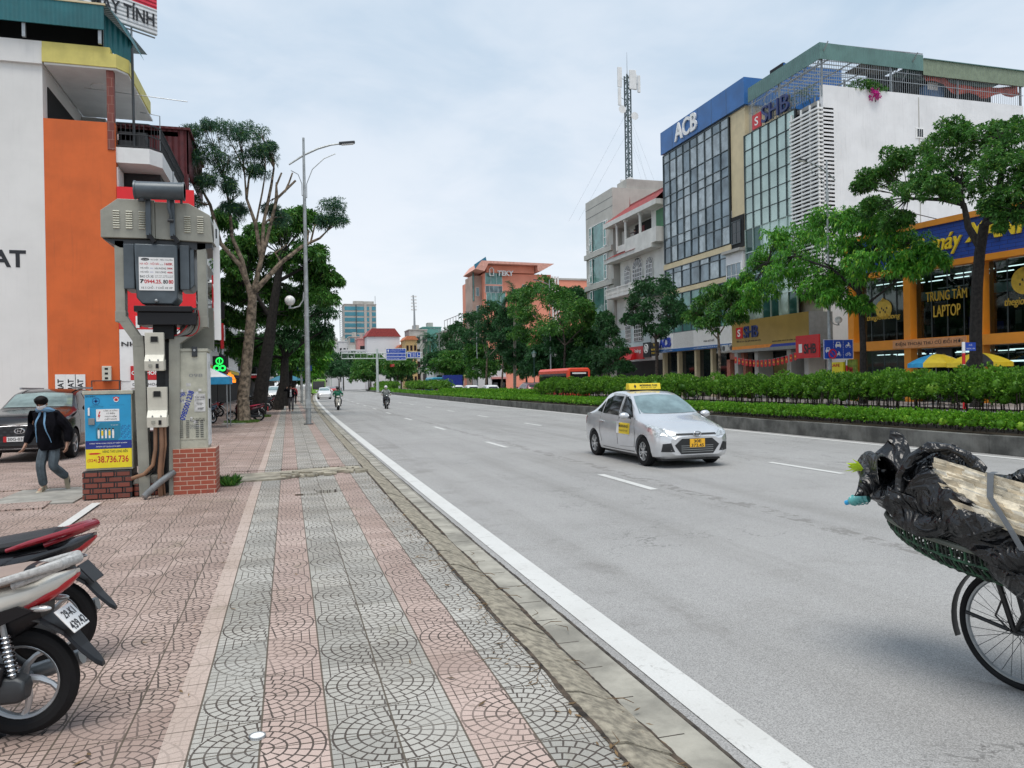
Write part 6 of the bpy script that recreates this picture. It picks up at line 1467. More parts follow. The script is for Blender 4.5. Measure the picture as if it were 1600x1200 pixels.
# ---------------- left-hand buildings ----------------
SW = M('white_side_wall', (.74, .73, .71), .8, var=.04, vs=.5, streak=.10); OW = M('orange_side_wall', (.64, .13, .028), .75, var=.08, vs=.8, streak=.25, dirt=.06)
CW = 29.0; XL = -5.52
TSH = M('teal_corrugated_roof', (.015, .13, .15), .5, var=.15, vs=.8, wave=1, wscale=24); TILER = brick_mat('red_brown_tiles', (.17, .035, .025), (.20, .045, .03), (.30, .16, .12), 1, 1, bw=.22, rh=.3, ms=.008)
cb = thing('corner_building', 'tall corner house with white and orange side wall, open top floor and green metal roof', 'building', (XL, CW, 0))
b = MB(); b.box(-14, -2.18, 0, 9, 0, 12.55, SW); b.box(-14.1, -2.15, -.12, 9, 12.552, 13.3, SW); b.build('white_wall', cb)
b = MB(); b.box(-2.179, -.0, 0, .3, 0, 10.78, OW); b.build('orange_wall', cb)
b = MB(); b.box(-2.17, -.02, .301, 9, 0, 10.3, SW); b.box(-2.17, .55, .3, 8.5, 10.3, 10.5, SW); b.box(-2.17, -1.3, 5.0, 9, 10.5, 12.5, GREYW); b.box(-1.3, .0, 6.5, 6.7, 10.5, 12.5, DARK); b.build('body', cb)
b = MB(); b.box(-2.12, -1.2, 4.98, 5.0, 10.5, 12.3, DARK); b.box(-2.17, -2.14, .5, 4.5, 10.5, 12.0, DARK); b.build('terrace_door', cb)
YT = M('yellow_tile_fascia', (.66, .57, .16), .6, var=.06, vs=2, streak=.15)
b = MB(); b.prism([(-2.149, -.15), (.1, -.15), (.42, .3), (.46, 4.4), (-2.149, 4.4)], lambda u, v, d: (u, v, d), 12.62, 13.08, YT); b.box(-2.149, -.1, -.12, 4, 13.082, 13.3, YT); b.prism([(-2.1, -.1), (.08, -.1), (.38, .3), (.42, 5.1), (-2.1, 5.1)], lambda u, v, d: (u, v, d), 12.55, 12.618, WHITE); b.build('terrace_roof', cb)
b = MB(); b.box(-.24, -.02, -.03, .22, 9.85, 12.6, TILER); b.build('column', cb)
b = MB(); b.torus((-.7, 1.6, 12.53), .36, .02, WHITEC, (0, 0, 1), 24, 6); b.cyl((-.7, 1.6, 12.55), (-.7, 1.6, 12.52), .35, WHITE, 24); b.build('ceiling_ring', cb); b = MB(); b.tube([(-1.15, 1.0, 12.25), (2.2, 1.0, 12.05)], .015, STEEL, 6); b.build('pole', cb)
# balcony
b = MB(); b.prism([(0.0, .05), (1.05, .05), (1.4, .5), (1.4, 7.0), (0.0, 7.0)], lambda u, v, d: (u, v, d), 9.45, 9.98, WHITE); b.build('balcony', cb)
DR = M('dark_rail', (.02, .022, .025), .6)
def rail3(b, pts, z, h, m, step=.13):
    for i in range(len(pts)-1):
        p, q = Vector((*pts[i], z)), Vector((*pts[i+1], z))
        for hh in (.06, h*.55, h): b.bar(p+Vector((0, 0, hh)), q+Vector((0, 0, hh)), .035, .035, m)
        n = max(1, int((q-p).length/step))
        for k in range(n+1): r_ = p+(q-p)*k/n; b.bar(r_, r_+Vector((0, 0, h)), .016, .016, m, up=(1, 0, 0))
b = MB(); rail3(b, [(0.02, .08), (1.02, .08), (1.35, .52), (1.35, 6.9)], 9.98, .85, DR); b.box(0.05, .9, .3, 1.1, 9.98, 10.6, DR); b.build('railing', cb)
b = MB(); b.box(.0, 1.2, 1.4, 6.8, 8.0, 9.44, DR); b.box(-.01, .05, .1, 1.0, 5.0, 9.3, WHITE); b.build('lower_recess', cb)
b = MB(); b.tube([(.55, .2, 9.9), (.52, .3, 13.5)], .045, DSTEEL, 8); b.tube([(.9, 3.5, 9.0), (.9, 3.6, 12.3), (.2, 3.6, 12.4)], .02, STEEL, 6); b.tube([(1.38, 3, 8), (1.42, 3, 10)], .04, STEEL, 6); b.build('drain_pipe', cb)
for k, z in enumerate((5.9, 2.6)):
    fw = MB(); fw.box(.001, .04, .6, 6.2, z, z+2.4, DGLASS); fw.build('window', cb)
# green metal roof
b = MB(); b.prism([(0, 13.55), (0, 14.35), (9, 14.75), (9, 14.0)], lambda u, v, d: (d, u-0.1, v), -14.2, -.15, TSH) if 0 else None
b.box(-14.2, -.2, -.45, -.40, 13.75, 14.55, TSH); b.add([(-14.2, -.45, 14.56), (-.1, -.45, 14.56), (-.1, 7.5, 16.2), (-14.2, 7.5, 16.2)], [(0, 1, 2, 3)], TSH); b.add([(-.1, -.45, 14.6), (.55, .4, 13.7), (.55, 2.6, 14.0), (-.1, 3.4, 15.4)], [(0, 1, 2, 3)], TSH); b.box(-14.2, -.15, -.48, -.39, 14.56, 14.62, CREAM)
b.build('metal_roof', cb); b = MB(); b.box(-14, -.5, .8, .9, 13.3, 14.6, DARK)
for x in (-8, -5, -2.6, -.35): b.box(x-.05, x+.05, -.38, -.28, 13.3, 14.4, STEEL)
b.add([(-.3, .0, 13.3), (.45, .6, 13.1), (.45, .6, 13.9), (-.3, 0, 14.5)], [(0, 1, 2, 3)], TSH)
b.build('roof_frame', cb)
b = MB(); p = aY(0, 418, CW); b.text('MAT', (aY(-44, 418, CW-.05).x-XL, -.001, aY(0, 417, CW).z), ux, uz, aY(40, 400, CW).x-aY(-44, 400, CW).x, aY(0, 390, CW).z-aY(0, 417, CW).z, INK, .01, .035); b.build('wall_lettering', cb)
# banners MAT
for i, px in enumerate((95, 111, 126)):
    x = aY(px, 610, CW).x; z0, z1 = aY(px, 612, CW).z, aY(px, 585, CW).z; w2 = .155
    o_ = thing('vertical_banner', ('left', 'middle', 'right')[i]+'most of the three narrow white banners on the orange wall behind the black car', 'banner', (x, CW-.02, 0), 0, 'narrow banners on the orange wall')
    b = MB(); b.box(-w2, w2, -.02, -.0, z0-.6, z1, WHITEC); b.build('board', o_); b = MB(); b.text('MAT', (w2*.62, -.021, z1-.60), (0, 0, 1), (-1, 0, 0), .44, .18, INK, .003, .03); b.build('lettering', o_)
x, z = aY(168, 590, CW).x, aY(168, 595, CW).z
wm_ = thing('wall_meter_box', 'small white meter box with three windows on the orange wall', 'meter box', (x, CW, z)); b = MB(); b.box(-.14, .14, -.16, 0, 0, .5, METER); b.build('case', wm_, bev=.015); b = MB()
for k in range(3): b.box(-.05, .05, -.165, -.158, .05+k*.16, .12+k*.16, DARK)
b.build('dials', wm_)
b = MB(); b.bar((-.42, -.3, -.3), (.42, -.3, -.3), .03, .03, DSTEEL); b.bar((-.42, -.3, -.0), (.42, -.3, -.0), .03, .03, DSTEEL) ; b.bar((-.42, -.3, -.6), (-.42, -.3, 0), .03, .03, DSTEEL); b.bar((.42, -.3, -.6), (.42, -.3, 0), .03, .03, DSTEEL); b.bar((-.42, -.3, 0), (-.42, 0, 0), .03, .03, DSTEEL); b.bar((.42, -.3, 0), (.42, 0, 0), .03, .03, DSTEEL); b.build('bracket', wm_)
# roof billboard
Zb = 15.3; B1 = aZ(246, 55, Zb); B0 = aZ(87, 0, Zb); dd = (B1-B0).normalized(); up_ = Vector((0, 0, 1))
A0 = B1-dd*9.0; bl = thing('roof_billboard', 'ribbed white and red billboard with dark capital letters above the corner house roof', 'billboard', B1, math.atan2(dd.y, dd.x)); 
RIB = M('ribbed_white_sheet', (.62, .63, .64), .5, var=.05, wave=2, wscale=42); RIBR = M('ribbed_red_sheet', (.62, .02, .05), .5, var=.05, wave=2, wscale=42)
b = MB(); zc = .98; b.box(-9, 0, 0, .12, 0, zc, RIB); b.box(-9, 0, 0, .12, zc+.001, 4, RIBR); b.build('panel', bl)
b = MB(); tw = (aZ(240, 40, Zb)-aZ(145, 10, Zb)).length
b.text('MÁY TÍNH', (-(B1-aZ(145, 18, Zb)).length, -.001, .28), ux, uz, (B1-aZ(145, 18, Zb)).length-.12, .62, INK, .03, .03); b.box(-1.1, -.35, -.02, -.001, 1.25, 1.33, WHITEC); b.box(-1.1, -1.0, -.02, -.001, 1.33, 2.2, WHITEC); b.box(-.45, -.35, -.02, -.001, 1.33, 2.2, WHITEC); b.text('LAPTOP', (-(B1-aZ(87, 0, Zb)).length-3.5, -.001, .28), ux, uz, 3.2, .62, INK, .03, .03); b.build('lettering', bl)
b = MB()
for x in (-.9, -2.6, -4.4, -6.5): b.tube([(x, .2, 3.5), (x, .2, -1.6 if x < -2 else -2.9)], .035, STEEL, 6); b.tube([(x, .2, 0), (x+.4, 1.2, -1.2)], .03, STEEL, 6)
b.tube([(-9, .2, -.05), (0, .2, -.05)], .03, STEEL, 6); b.build('frame', bl)
# big red and white boards at the corner
sgb = thing('corner_signboard', 'large red over white signboard facing the pavement at the corner house', 'signboard', (XL+.02, CW-.06, 0)); wS = 2.45
b = MB(); b.box(0, wS, 0, .12, 3.72, 8.6, M('signal_red_panel', (.72, .012, .018), .4, var=.04)); b.box(0, wS, .0, .12, 1.95, 3.715, WHITEC); b.box(0.02, wS, .02, .12, 0, 1.945, WHITEC); b.build('board', sgb)
b = MB(); b.text('MUA', (.52, -.001, aY(210, 513, CW).z), ux, uz, 1.6, .42, WHITEC, .02, .05); b.text('NHÀ MÁY', (.06, -.001, aY(195, 541, CW).z), ux, uz, 1.5, .19, INK, .02, .03); b.text('TENI', (1.5, -.001, aY(320, 543, CW).z), ux, uz, .7, .3, M('faded_red', (.5, .25, .22), .6), .004); b.build('lettering', sgb)
b = MB(); x = aY(204, 583, CW).x-XL; b.box(x, x+1.0, -.06, -.001, aY(204, 594, CW).z, aY(204, 572, CW).z, RED); b.box(x, x+1.0, -.06, -.001, aY(204, 606, CW).z, aY(204, 594.5, CW).z, WHITEC); o = b.build('small_plate', sgb)
b = MB(); b.text('CELLPHONE', (x+.03, -.061, aY(204, 586, CW).z), ux, uz, .95, .14, WHITEC, .005, .03); b.text('DIỆN THOẠI', (x+.06, -.061, aY(204, 604, CW).z), ux, uz, .85, .14, INK, .005, .02); b.build('lettering', o)
# further houses along the near pavement
def row_house(label, y0, y1, H, m, seed, x=-6.2, awn=None, col2=None):
    rnd = random.Random(seed); W_ = y1-y0; r_ = thing('shop_house', label, 'building', (x, y0, 0), R(90)); fl = 3.4
    b = MB(); b.box(0, W_, .0, 12, 0, H, m); b.build('wall', r_)
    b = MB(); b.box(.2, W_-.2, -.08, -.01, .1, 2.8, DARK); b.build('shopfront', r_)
    k = 1
    while k*fl < H-1:
        z = k*fl
        b = MB(); b.box(0, W_, -1.1, -.01, z-.15, z, col2 or WHITE); b.build('balcony', r_); rail(r_, .1, W_-.1, z, (DR, WHITEC)[seed % 2], -1.05, .95, ret=1.0)
        fwin(r_, .5, z+.1, W_*.4, 2.4, WHITEC, DGLASS, 2, 1, 0); fwin(r_, W_*.55, z+.1, W_*.35, 2.4, WHITEC, DGLASS, 2, 1, 0); k += 1
    b = MB(); b.box(-.1, W_+.1, -1.2, 12, H, H+.2, awn or GREYW); b.build('roof', r_)
    b = MB(); b.box(.1, W_-.1, -1.15, -.15, 2.9, 3.2, rnd.choice([RED, BLUE, YELLOW, WHITEC])); b.build('sign_band', r_); return r_
MAR = M('maroon_corrugated', (.11, .02, .025), .6, var=.15, wave=1, wscale=26)
h1 = row_house('house with maroon metal awning and dark balconies behind the corner house', 36.2, 42.0, 12.6, M('grimy_wall', (.28, .26, .24), .85, var=.15, streak=.3), 2, -5.6)
b = MB(); b.box(-.1, 5.8, -1.6, -1.54, 11.0, 12.9, MAR); b.box(-.2, 5.9, -1.7, 3, 12.9, 13.0, MAR); b.box(-.1, -.04, -1.6, 2, 9.5, 12.9, MAR); b.build('awning', h1)
row_house('beige house with white railings and zigzag stair behind the lopped tree', 42.2, 49, 10.6, M('beige_wall', (.48, .43, .33), .8, var=.06, streak=.15), 3)
row_house('grey house with dark windows behind the leaning tree', 49.2, 56, 8.9, M('light_grey_wall', (.42, .44, .46), .8, var=.06), 4)
row_house('white house with red signs behind the parked motorbikes', 56.2, 64, 11.5, SW, 5)
row_house('brown shop house beyond the third tree', 64.2, 74, 9.5, M('brown_wall', (.25, .17, .13), .8), 6)
row_house('pale house under the fifth tree', 74.2, 88, 11, FW, 7)
row_house('farthest near-side house before the avenue bends', 88.2, 110, 9.5, GREYW, 8)
row_house('plain house beyond the farthest near-side house', 110.2, 145, 9, FG, 10, x=-5.2)
row_house('last pale house closing the near side of the avenue', 145.2, 220, 11, FW, 12, x=-3.6)
def lsign(label, px0, px1, py0, py1, Y, m, txt=None, tm=None, name='shop_sign', vert=False):
    a, c = aY(px0, 560, Y), aY(px1, 560, Y); z0, z1 = aY(px0, py1, Y).z, aY(px0, py0, Y).z; w_ = c.x-a.x
    r_ = thing(name, label, 'sign', (a.x, Y, z0), 0); b = MB(); b.box(0, w_, 0, .15, 0, z1-z0, m); b.box(-1.2, 0, .05, .1, (z1-z0)*.2, (z1-z0)*.2+.05, DSTEEL); b.box(-1.2, 0, .05, .1, (z1-z0)*.8, (z1-z0)*.8+.05, DSTEEL); b.build('board', r_)
    if txt: b = MB(); b.text(txt, (w_*.12, -.001, (z1-z0)*.2), ux, uz, w_*.76, (z1-z0)*.6, tm or WHITEC, .02, .02); b.build('lettering', r_)
    return r_
lsign('tall red vertical banner right of the transformer', 333, 342, 430, 500, 33.5, RED, 'V\nI\nP')
lsign('black projecting sign panel right of the transformer', 339, 352, 472, 498, 36.5, BLACK)
lsign('second red banner hanging lower by the black sign', 345, 350, 505, 545, 39, RED)
lsign('white board below the black sign', 342, 352, 508, 532, 40, WHITEC, 'NAM', INK)
NEON = M('green_neon', (.02, .85, .12), .4, emis=1.0, var=0); NEO = M('orange_lit_sign', (1.0, .26, .02), .4, emis=1.1, var=0)
def neon(px, py, Y, label, kind):
    p = aY(px, py, Y); r_ = thing('neon_sign', label, 'neon sign', p); r_.scale = (.55,)*3; b = MB()
    if kind == 'g':
        b.torus((0, 0, .42), .26, .05, NEON, (0, 1, 0), 20, 6); b.box(-.04, .04, -.05, .05, .2, .75, NEON); b.torus((-.22, 0, -.18), .22, .07, NEON, (0, 1, 0), 16, 6); b.torus((.24, 0, -.18), .2, .07, NEON, (0, 1, 0), 16, 6); b.build('tubes', r_); b = MB(); b.box(-.55, .55, .08, .16, -.55, .85, BLACK); b.build('back_board', r_)
    else:
        b.prism([(-.5, -.4), (.5, -.4), (.52, -.15), (.38, .1), (.3, .3), (.12, .36), (.1, .5), (-.1, .5), (-.12, .36), (-.3, .3), (-.38, .1), (-.52, -.15)], lambda u, v, d: (u, d, v), -.06, .06, NEO); b.build('lit_panel', r_); b = MB(); b.box(-.55, .55, -.08, -.061, -.14, -.08, YELLOW); b.text('CAFE', (-.3, -.061, .0), ux, uz, .6, .14, YELLOW, .01); b.build('lettering', r_)
neon(343, 572, 38, 'green neon sign glowing behind the olive cabinet', 'g'); neon(359, 591, 40, 'orange lit bell shaped shop sign above the blue parasol', 'o')
# blue canopy umbrella
p = aY(344, 590, 34); cu = thing('canopy_tent', 'blue and white square canopy beside the olive cabinet', 'canopy', (p.x-.62, 34.5, 0)); b = MB()
for x in (-.9, .9):
    for y in (-.9, .9): b.cyl((x, y, 0), (x, y, 2.1), .025, STEEL, 6)
b.build('frame', cu); b = MB(); zc = 2.1; c_ = [(-1, -1), (1, -1), (1, 1), (-1, 1)]
for i in range(4): a, q = c_[i], c_[(i+1) % 4]; b.add([(a[0], a[1], zc), (q[0], q[1], zc), (0, 0, zc+.5)], [(0, 1, 2)], (WHITEC, SKYB)[i % 2]); b.quad((a[0], a[1], zc-.3), (q[0], q[1], zc-.3), (q[0], q[1], zc), (a[0], a[1], zc), SKYB)
b.build('canopy', cu)
# man on the colonial balcony is built with the people
# ---------------- vehicles ----------------
def paint(name, c, metal=.5, rough=.28): return M(name, c, rough, metal=metal, var=.04, vs=1.5, coat=.8, dirt=.06)
SILVER = paint('silver_car_paint', (.66, .67, .69), .55, .25); CBLACK = M('black_car_paint', (.006, .006, .008), .15, var=.1, spec=.4, coat=.3); CWHITE = paint('white_car_paint', (.72, .72, .72), 0, .3); CRED = paint('red_car_paint', (.40, .02, .02), .2); CMAROON = paint('maroon_car_paint', (.12, .01, .02), .3)
WGLASS = M('windscreen_glass', (.30, .40, .40), .06, metal=.55, var=.25, vs=1.5, spec=.8); SGLASS = M('tinted_side_glass', (.012, .014, .016), .05, var=.3, vs=2, spec=.7)
LENS = M('headlamp_lens', (.62, .64, .64), .12, metal=.5, var=.3, vs=14, spec=.8); TAILL = M('tail_lamp_red', (.42, .015, .02), .2, var=.15); TRIM = M('black_trim', (.015, .016, .018), .5)
ALLOY = M('alloy_wheel', (.50, .51, .52), .3, metal=.7, var=.1); PLATEY = M('yellow_plate', (.85, .45, .02), .4, var=.04)
def subdiv(poly, step):
    out = []
    for i, p in enumerate(poly):
        q = poly[(i+1) % len(poly)]; n = max(1, int(math.hypot(q[0]-p[0], q[1]-p[1])/step))
        out += [(p[0]+(q[0]-p[0])*k/n, p[1]+(q[1]-p[1])*k/n) for k in range(n)]
    return out
def patch(b, bvh, poly, axis, sgn, m, off=.004, step=.06, rings=5, thick=.0):
    """lay a polygon on the body: axis 'y' takes (x,z), 'x' takes (y,z), 'z' takes (x,y)"""
    P = subdiv(poly, step); n = len(P); cu = sum(p[0] for p in P)/n; cv = sum(p[1] for p in P)/n; vs = []; fs = []
    def cast(u, v):
        if axis == 'y': o, d = Vector((u, 4*sgn, v)), Vector((0, -sgn, 0))
        elif axis == 'x': o, d = Vector((6*sgn, u, v)), Vector((-sgn, 0, 0))
        else: o, d = Vector((u, v, 5)), Vector((0, 0, -1))
        h = bvh.ray_cast(o, d)
        return None if h[0] is None else h[0]+h[1]*off*(1 if h[1].dot(d) < 0 else -1)
    last = None
    for r_ in range(rings):
        t = 1-r_/rings
        for p in P:
            q = cast(cu+(p[0]-cu)*t, cv+(p[1]-cv)*t); q = q or last or Vector((0, 0, 1)); last = q; vs.append(q)
    vs.append(cast(cu, cv) or last); L = len(vs)-1
    for r_ in range(rings-1):
        for i in range(n): a = r_*n; fs.append((a+i, a+(i+1) % n, a+n+(i+1) % n, a+n+i))
    a = (rings-1)*n; fs += [(a+i, a+(i+1) % n, L) for i in range(n)]
    b.add(vs, fs, m, True)
def strip_on(b, bvh, pts, wd, axis, sgn, m, off=.003):
    for i in range(len(pts)-1):
        p, q = Vector(pts[i]), Vector(pts[i+1]); d = (q-p).normalized(); nn = Vector((-d.y, d.x))*wd/2
        patch(b, bvh, [tuple(p+nn), tuple(p-nn), tuple(q-nn), tuple(q+nn)], axis, sgn, m, off, .1, 1)
def car_shell(keys, n=56, smooth=2):
    K = np.array(keys, float)[::-1]; xs = np.linspace(K[0, 0], K[-1, 0], n)
    C = np.stack([np.interp(xs, K[:, 0], K[:, i]) for i in range(1, K.shape[1])], 1)
    for _ in range(smooth): D = C.copy(); D[1:-1] = .25*C[:-2]+.5*C[1:-1]+.25*C[2:]; C = D
    secs = []
    for x, (w_, zb, zl, zt, wt) in zip(xs, C):
        h = [(0, zb), (w_*.80, zb), (w_*.94, zb+.05), (w_*.985, zb+.15), (w_, zb+(zl-zb)*.55), (w_*.985, zl-.10), (w_*.95, zl)]
        top = zt-.05
        for t in (.33, .66): h.append((w_*.95*(1-t)+wt*t+.012, zl*(1-t)+top*t))
        h += [(wt, top), (wt*.90, zt-.016), (wt*.6, zt), (0, zt+.012)]
        secs.append([(x, y, z) for y, z in h]+[(x, -y, z) for y, z in h[-2:0:-1]])
    return secs
def wheel(root, x, y, r, wd, spokes=10, m=None, name='wheel'):
    s = 1 if y > 0 else -1; o = thing0(name, root, (x, y, r)); b = MB()
    prof = [(r*.66, -wd/2), (r*.93, -wd/2), (r, -wd*.32), (r, wd*.32), (r*.93, wd/2), (r*.66, wd/2)]
    secs = [[(q*math.cos(2*PI*i/36), v, q*math.sin(2*PI*i/36)) for q, v in prof] for i in range(36)]; b.loft(secs, RUBBER, caps=False, loop=True); b.build('tyre', o, ang=50)
    b = MB(); b.cyl((0, -wd*.2, 0), (0, wd*.2, 0), r*.64, DSTEEL, 28); b.torus((0, s*wd*.38, 0), r*.62, r*.045, m or ALLOY, (0, 1, 0), 32, 6); b.cyl((0, s*wd*.15, 0), (0, s*wd*.42, 0), r*.14, m or ALLOY, 14)
    for i in range(spokes):
        a = 2*PI*i/spokes+.2*(i % 2); b.bar((math.cos(a)*r*.1, s*wd*.36, math.sin(a)*r*.1), (math.cos(a)*r*.62, s*wd*.38, math.sin(a)*r*.62), .03, r*.11, m or ALLOY, up=(0, 1, 0))
    b.build('rim', o); return o
def thing0(name, parent, loc):
    o = bpy.data.objects.new(name, None); COL.objects.link(o); o.parent = parent; o.location = loc; o.empty_display_size = .1; return o
def fixn(b):
    import bmesh
    me = bpy.data.meshes.new('n'); me.from_pydata(b.v, [], b.f); bm = bmesh.new(); bm.from_mesh(me); bmesh.ops.recalc_face_normals(bm, faces=bm.faces); bm.to_mesh(me); bm.free()
    b.f = [tuple(p.vertices) for p in me.polygons]; bpy.data.meshes.remove(me)
def finish_body(root, secs, m, arches, r, hw, bot=None):
    b = MB(); b.loft(secs, m, ang if 0 else True); fixn(b); body = b.build('body', root, ang=28); c = MB()
    for x in arches:
        for s in (-1, 1): c.cyl((x, s*(hw-.28), r), (x, s*(hw+.2), r), r+.05, TRIM, 32)
    fixn(c); co_ = c.build('cut', root); md = body.modifiers.new('b', 'BOOLEAN'); md.operation = 'DIFFERENCE'; md.object = co_; md.solver = 'EXACT'
    bpy.context.view_layer.update(); dg = bpy.context.evaluated_depsgraph_get(); dg.update(); ev = bpy.data.meshes.new_from_object(body.evaluated_get(dg), depsgraph=dg); body.modifiers.clear()
    if TRIM.name not in [q.name for q in ev.materials if q]: pass
    body.data = ev; ev.name = 'body'; bpy.data.objects.remove(co_)
    try: ev.set_sharp_from_angle(angle=R(32))
    except Exception: pass
    bvh = BVHTree.FromPolygons([Vector(p) for sec in [s_ for s_ in secs] for p in sec], b.f); return body, bvh
def mirror(p): return [(x, y) for x, y in p]

# --- taxi ---
def taxi():
    r_ = thing('taxi', 'silver taxi sedan with yellow roof sign and yellow number plate driving towards the camera', 'taxi', (7.93, 15.97, -.12), R(-90))
    keys = [(2.09, .60, .27, .60, .64, .48), (2.03, .74, .20, .68, .74, .60), (1.90, .81, .18, .73, .81, .66), (1.6, .84, .17, .82, .91, .72), (1.2, .85, .17, .89, 1.00, .74), (.98, .85, .17, .93, 1.05, .74), (.60, .85, .17, .94, 1.28, .68), (.22, .85, .17, .95, 1.48, .60), (-.1, .85, .17, .96, 1.54, .58), (-.6, .85, .17, .98, 1.555, .58), (-1.0, .85, .17, 1.0, 1.51, .57), (-1.35, .85, .18, 1.02, 1.30, .60), (-1.62, .84, .2, 1.02, 1.11, .68), (-1.9, .82, .24, 1.01, 1.07, .68), (-2.0, .78, .28, .97, 1.03, .62), (-2.06, .68, .34, .85, .92, .5)]
    secs = car_shell(keys); body, bvh = finish_body(r_, secs, SILVER, (1.31, -1.33), .305, .85)
    for x in (1.31, -1.33):
        for y in (.74, -.74): wheel(r_, x, y, .305, .19, 10)
    b = MB(); b.box(-1.9, 1.85, -.66, .66, .14, .3, TRIM); b.build('underbody', r_)
    b = MB(); patch(b, bvh, [(.50, -.60), (.90, -.69), (.98, -.3), (1.0, 0), (.98, .3), (.90, .69), (.50, .60), (.27, .53), (.25, 0), (.27, -.53)], 'z', 1, WGLASS, .006, .08, 6); b.build('windscreen', r_)
    b = MB(); patch(b, bvh, [(-1.12, -.5), (-1.5, -.58), (-1.5, .58), (-1.12, .5)], 'z', 1, SGLASS, .006); b.build('rear_window', r_)
    for s in (-1, 1):
        b = MB(); patch(b, bvh, [(.80, .99), (.12, 1.01), (.08, 1.42), (.20, 1.44), (.42, 1.33)], 'y', s, SGLASS, .005); b.build('front_window', r_)
        b = MB(); patch(b, bvh, [(.0, 1.01), (-.86, 1.04), (-.90, 1.36), (-.55, 1.45), (-.04, 1.43)], 'y', s, SGLASS, .005); patch(b, bvh, [(-.92, 1.05), (-1.22, 1.08), (-1.05, 1.25), (-.96, 1.33)], 'y', s, SGLASS, .005); b.build('rear_side_window', r_)
        b = MB()
        for pl in ([(.06, 1.46), (.06, .90), (.05, .28)], [(.86, .98), (.98, .60), (.88, .27), (.05, .26), (-.80, .27), (-.95, .62), (-.93, 1.03)]): strip_on(b, bvh, pl, .016, 'y', s, TRIM, .003)
        strip_on(b, bvh, [(1.60, .40), (.2, .34)], .006, 'y', s, TRIM, .002); b.build('door_seams', r_)
        for x in (.20, -.72): b = MB(); b.bar((x, s*.855, .86), (x-.17, s*.858, .865), .035, .028, SILVER); b.build('door_handle', r_, bev=.008)
        b = MB(); b.sph((.74, s*.98, 1.03), (.08, .12, .075), SILVER, 14, 10); b.bar((.76, s*.84, .98), (.76, s*.92, 1.0), .05, .04, TRIM); b.obox((.66, s*.98, 1.03), (.006, 0, 0), (0, .09, 0), (0, 0, .05), TRIM); b.build('mirror', r_)
        b = MB(); patch(b, bvh, [(1.92, .78), (1.98, .66), (1.86, .63), (1.60, .70), (1.38, .84), (1.45, .87), (1.7, .83)], 'y', s, LENS, .006, .05, 4); patch(b, bvh, [(s*.74, .67), (s*.46, .63), (s*.42, .66), (s*.58, .76), (s*.72, .79)], 'x', 1, LENS, .006, .05, 3); b.build('headlight', r_)
        b = MB(); patch(b, bvh, [(-1.80, .95), (-2.0, .93), (-2.02, .72), (-1.92, .74)], 'y', s, TAILL, .006); b.build('tail_light', r_)
        b = MB(); patch(b, bvh, [(s*.50, .34), (s*.74, .34), (s*.72, .50), (s*.58, .52)], 'x', 1, TRIM, .006, .05, 3); b.sph((1.985-.02*0, s*.62, .43), (.05, .055, .05), LENS, 12, 8); b.build('fog_lamp', r_)
    b = MB(); patch(b, bvh, [(-.50, .47), (-.34, .60), (.34, .60), (.50, .47), (.36, .29), (-.36, .29)], 'x', 1, TRIM, .008, .05, 5)
    for z in (.33, .37, .41, .45): patch(b, bvh, [(-.36, z), (.36, z), (.36, z+.012), (-.36, z+.012)], 'x', 1, GREYP, .012, .08, 1)
    b.build('grille', r_)
    b = MB(); patch(b, bvh, [(-.46, .665), (.46, .665), (.44, .70), (-.44, .70)], 'x', 1, TRIM, .008, .06, 2); b.torus((2.105, 0, .69), .05, .009, CHROME, (1, 0, 0), 24, 6); b.v[-24*6:] = [(x, y*1.6, z) for x, y, z in b.v[-24*6:]]
    b.bar((2.105, -.03, .665), (2.105, -.01, .715), .012, .012, CHROME); b.bar((2.105, .01, .665), (2.105, .03, .715), .012, .012, CHROME); b.bar((2.105, -.025, .687), (2.105, .025, .695), .012, .012, CHROME); b.build('badge', r_)
    fx = bvh.ray_cast(Vector((6, 0, .46)), Vector((-1, 0, 0)))[0].x
    b = MB(); b.box(fx+.004, fx+.02, -.17, .17, .42, .59, PLATEY); o = b.build('number_plate', r_, bev=.006); b = MB()
    b.text('30E', (fx+.0205, -.085, .515), (0, 1, 0), uz, .17, .062, INK, .002, .02); b.text('372.45', (fx+.0205, -.14, .432), (0, 1, 0), uz, .28, .062, INK, .002, .02); b.build('lettering', o)
    b = MB(); b.bar((.86, .1, 1.075), (.76, -.45, 1.16), .015, .015, TRIM); b.bar((.90, .6, 1.05), (.80, .1, 1.13), .015, .015, TRIM); b.build('wipers', r_)
    b = MB(); b.prism([(-.09, 1.575), (.13, 1.575), (.10, 1.72), (-.05, 1.72)], lambda u, v, d: (u-.35, d, v), -.40, .40, YELLOW); b.box(-.42, -.27, -.3, .3, 1.55, 1.575, TRIM); ts = b.build('roof_sign', r_, bev=.03, seg=3)
    b = MB(); nrm = Vector((.98, 0, .2)); b.text('MORNING TAXI', (-.236, -.13, 1.65), (0, 1, 0), Vector((-.2, 0, .98)), .44, .045, INK, .006, .03); b.text('024.38 737 737', (-.228, -.1, 1.61), (0, 1, 0), Vector((-.2, 0, .98)), .38, .022, INK, .006, .01); b.prism([(-.25, 1.6), (-.22, 1.65), (-.25, 1.70), (-.28, 1.65)], lambda u, v, d: (d-(v-1.65)*.2, u, v), -.236, -.232, INK); b.build('lettering', ts)
    # side door sticker (camera side, y<0)
    b = MB(); patch(b, bvh, [(.70, .62), (.70, .86), (.14, .86), (.14, .62)], 'y', -1, YELLOW, .006, .1, 2); patch(b, bvh, [(.14, .62), (.14, .86), (.02, .86), (.02, .62)], 'y', -1, WHITEC, .0065, .1, 2); st = b.build('door_sticker', r_)
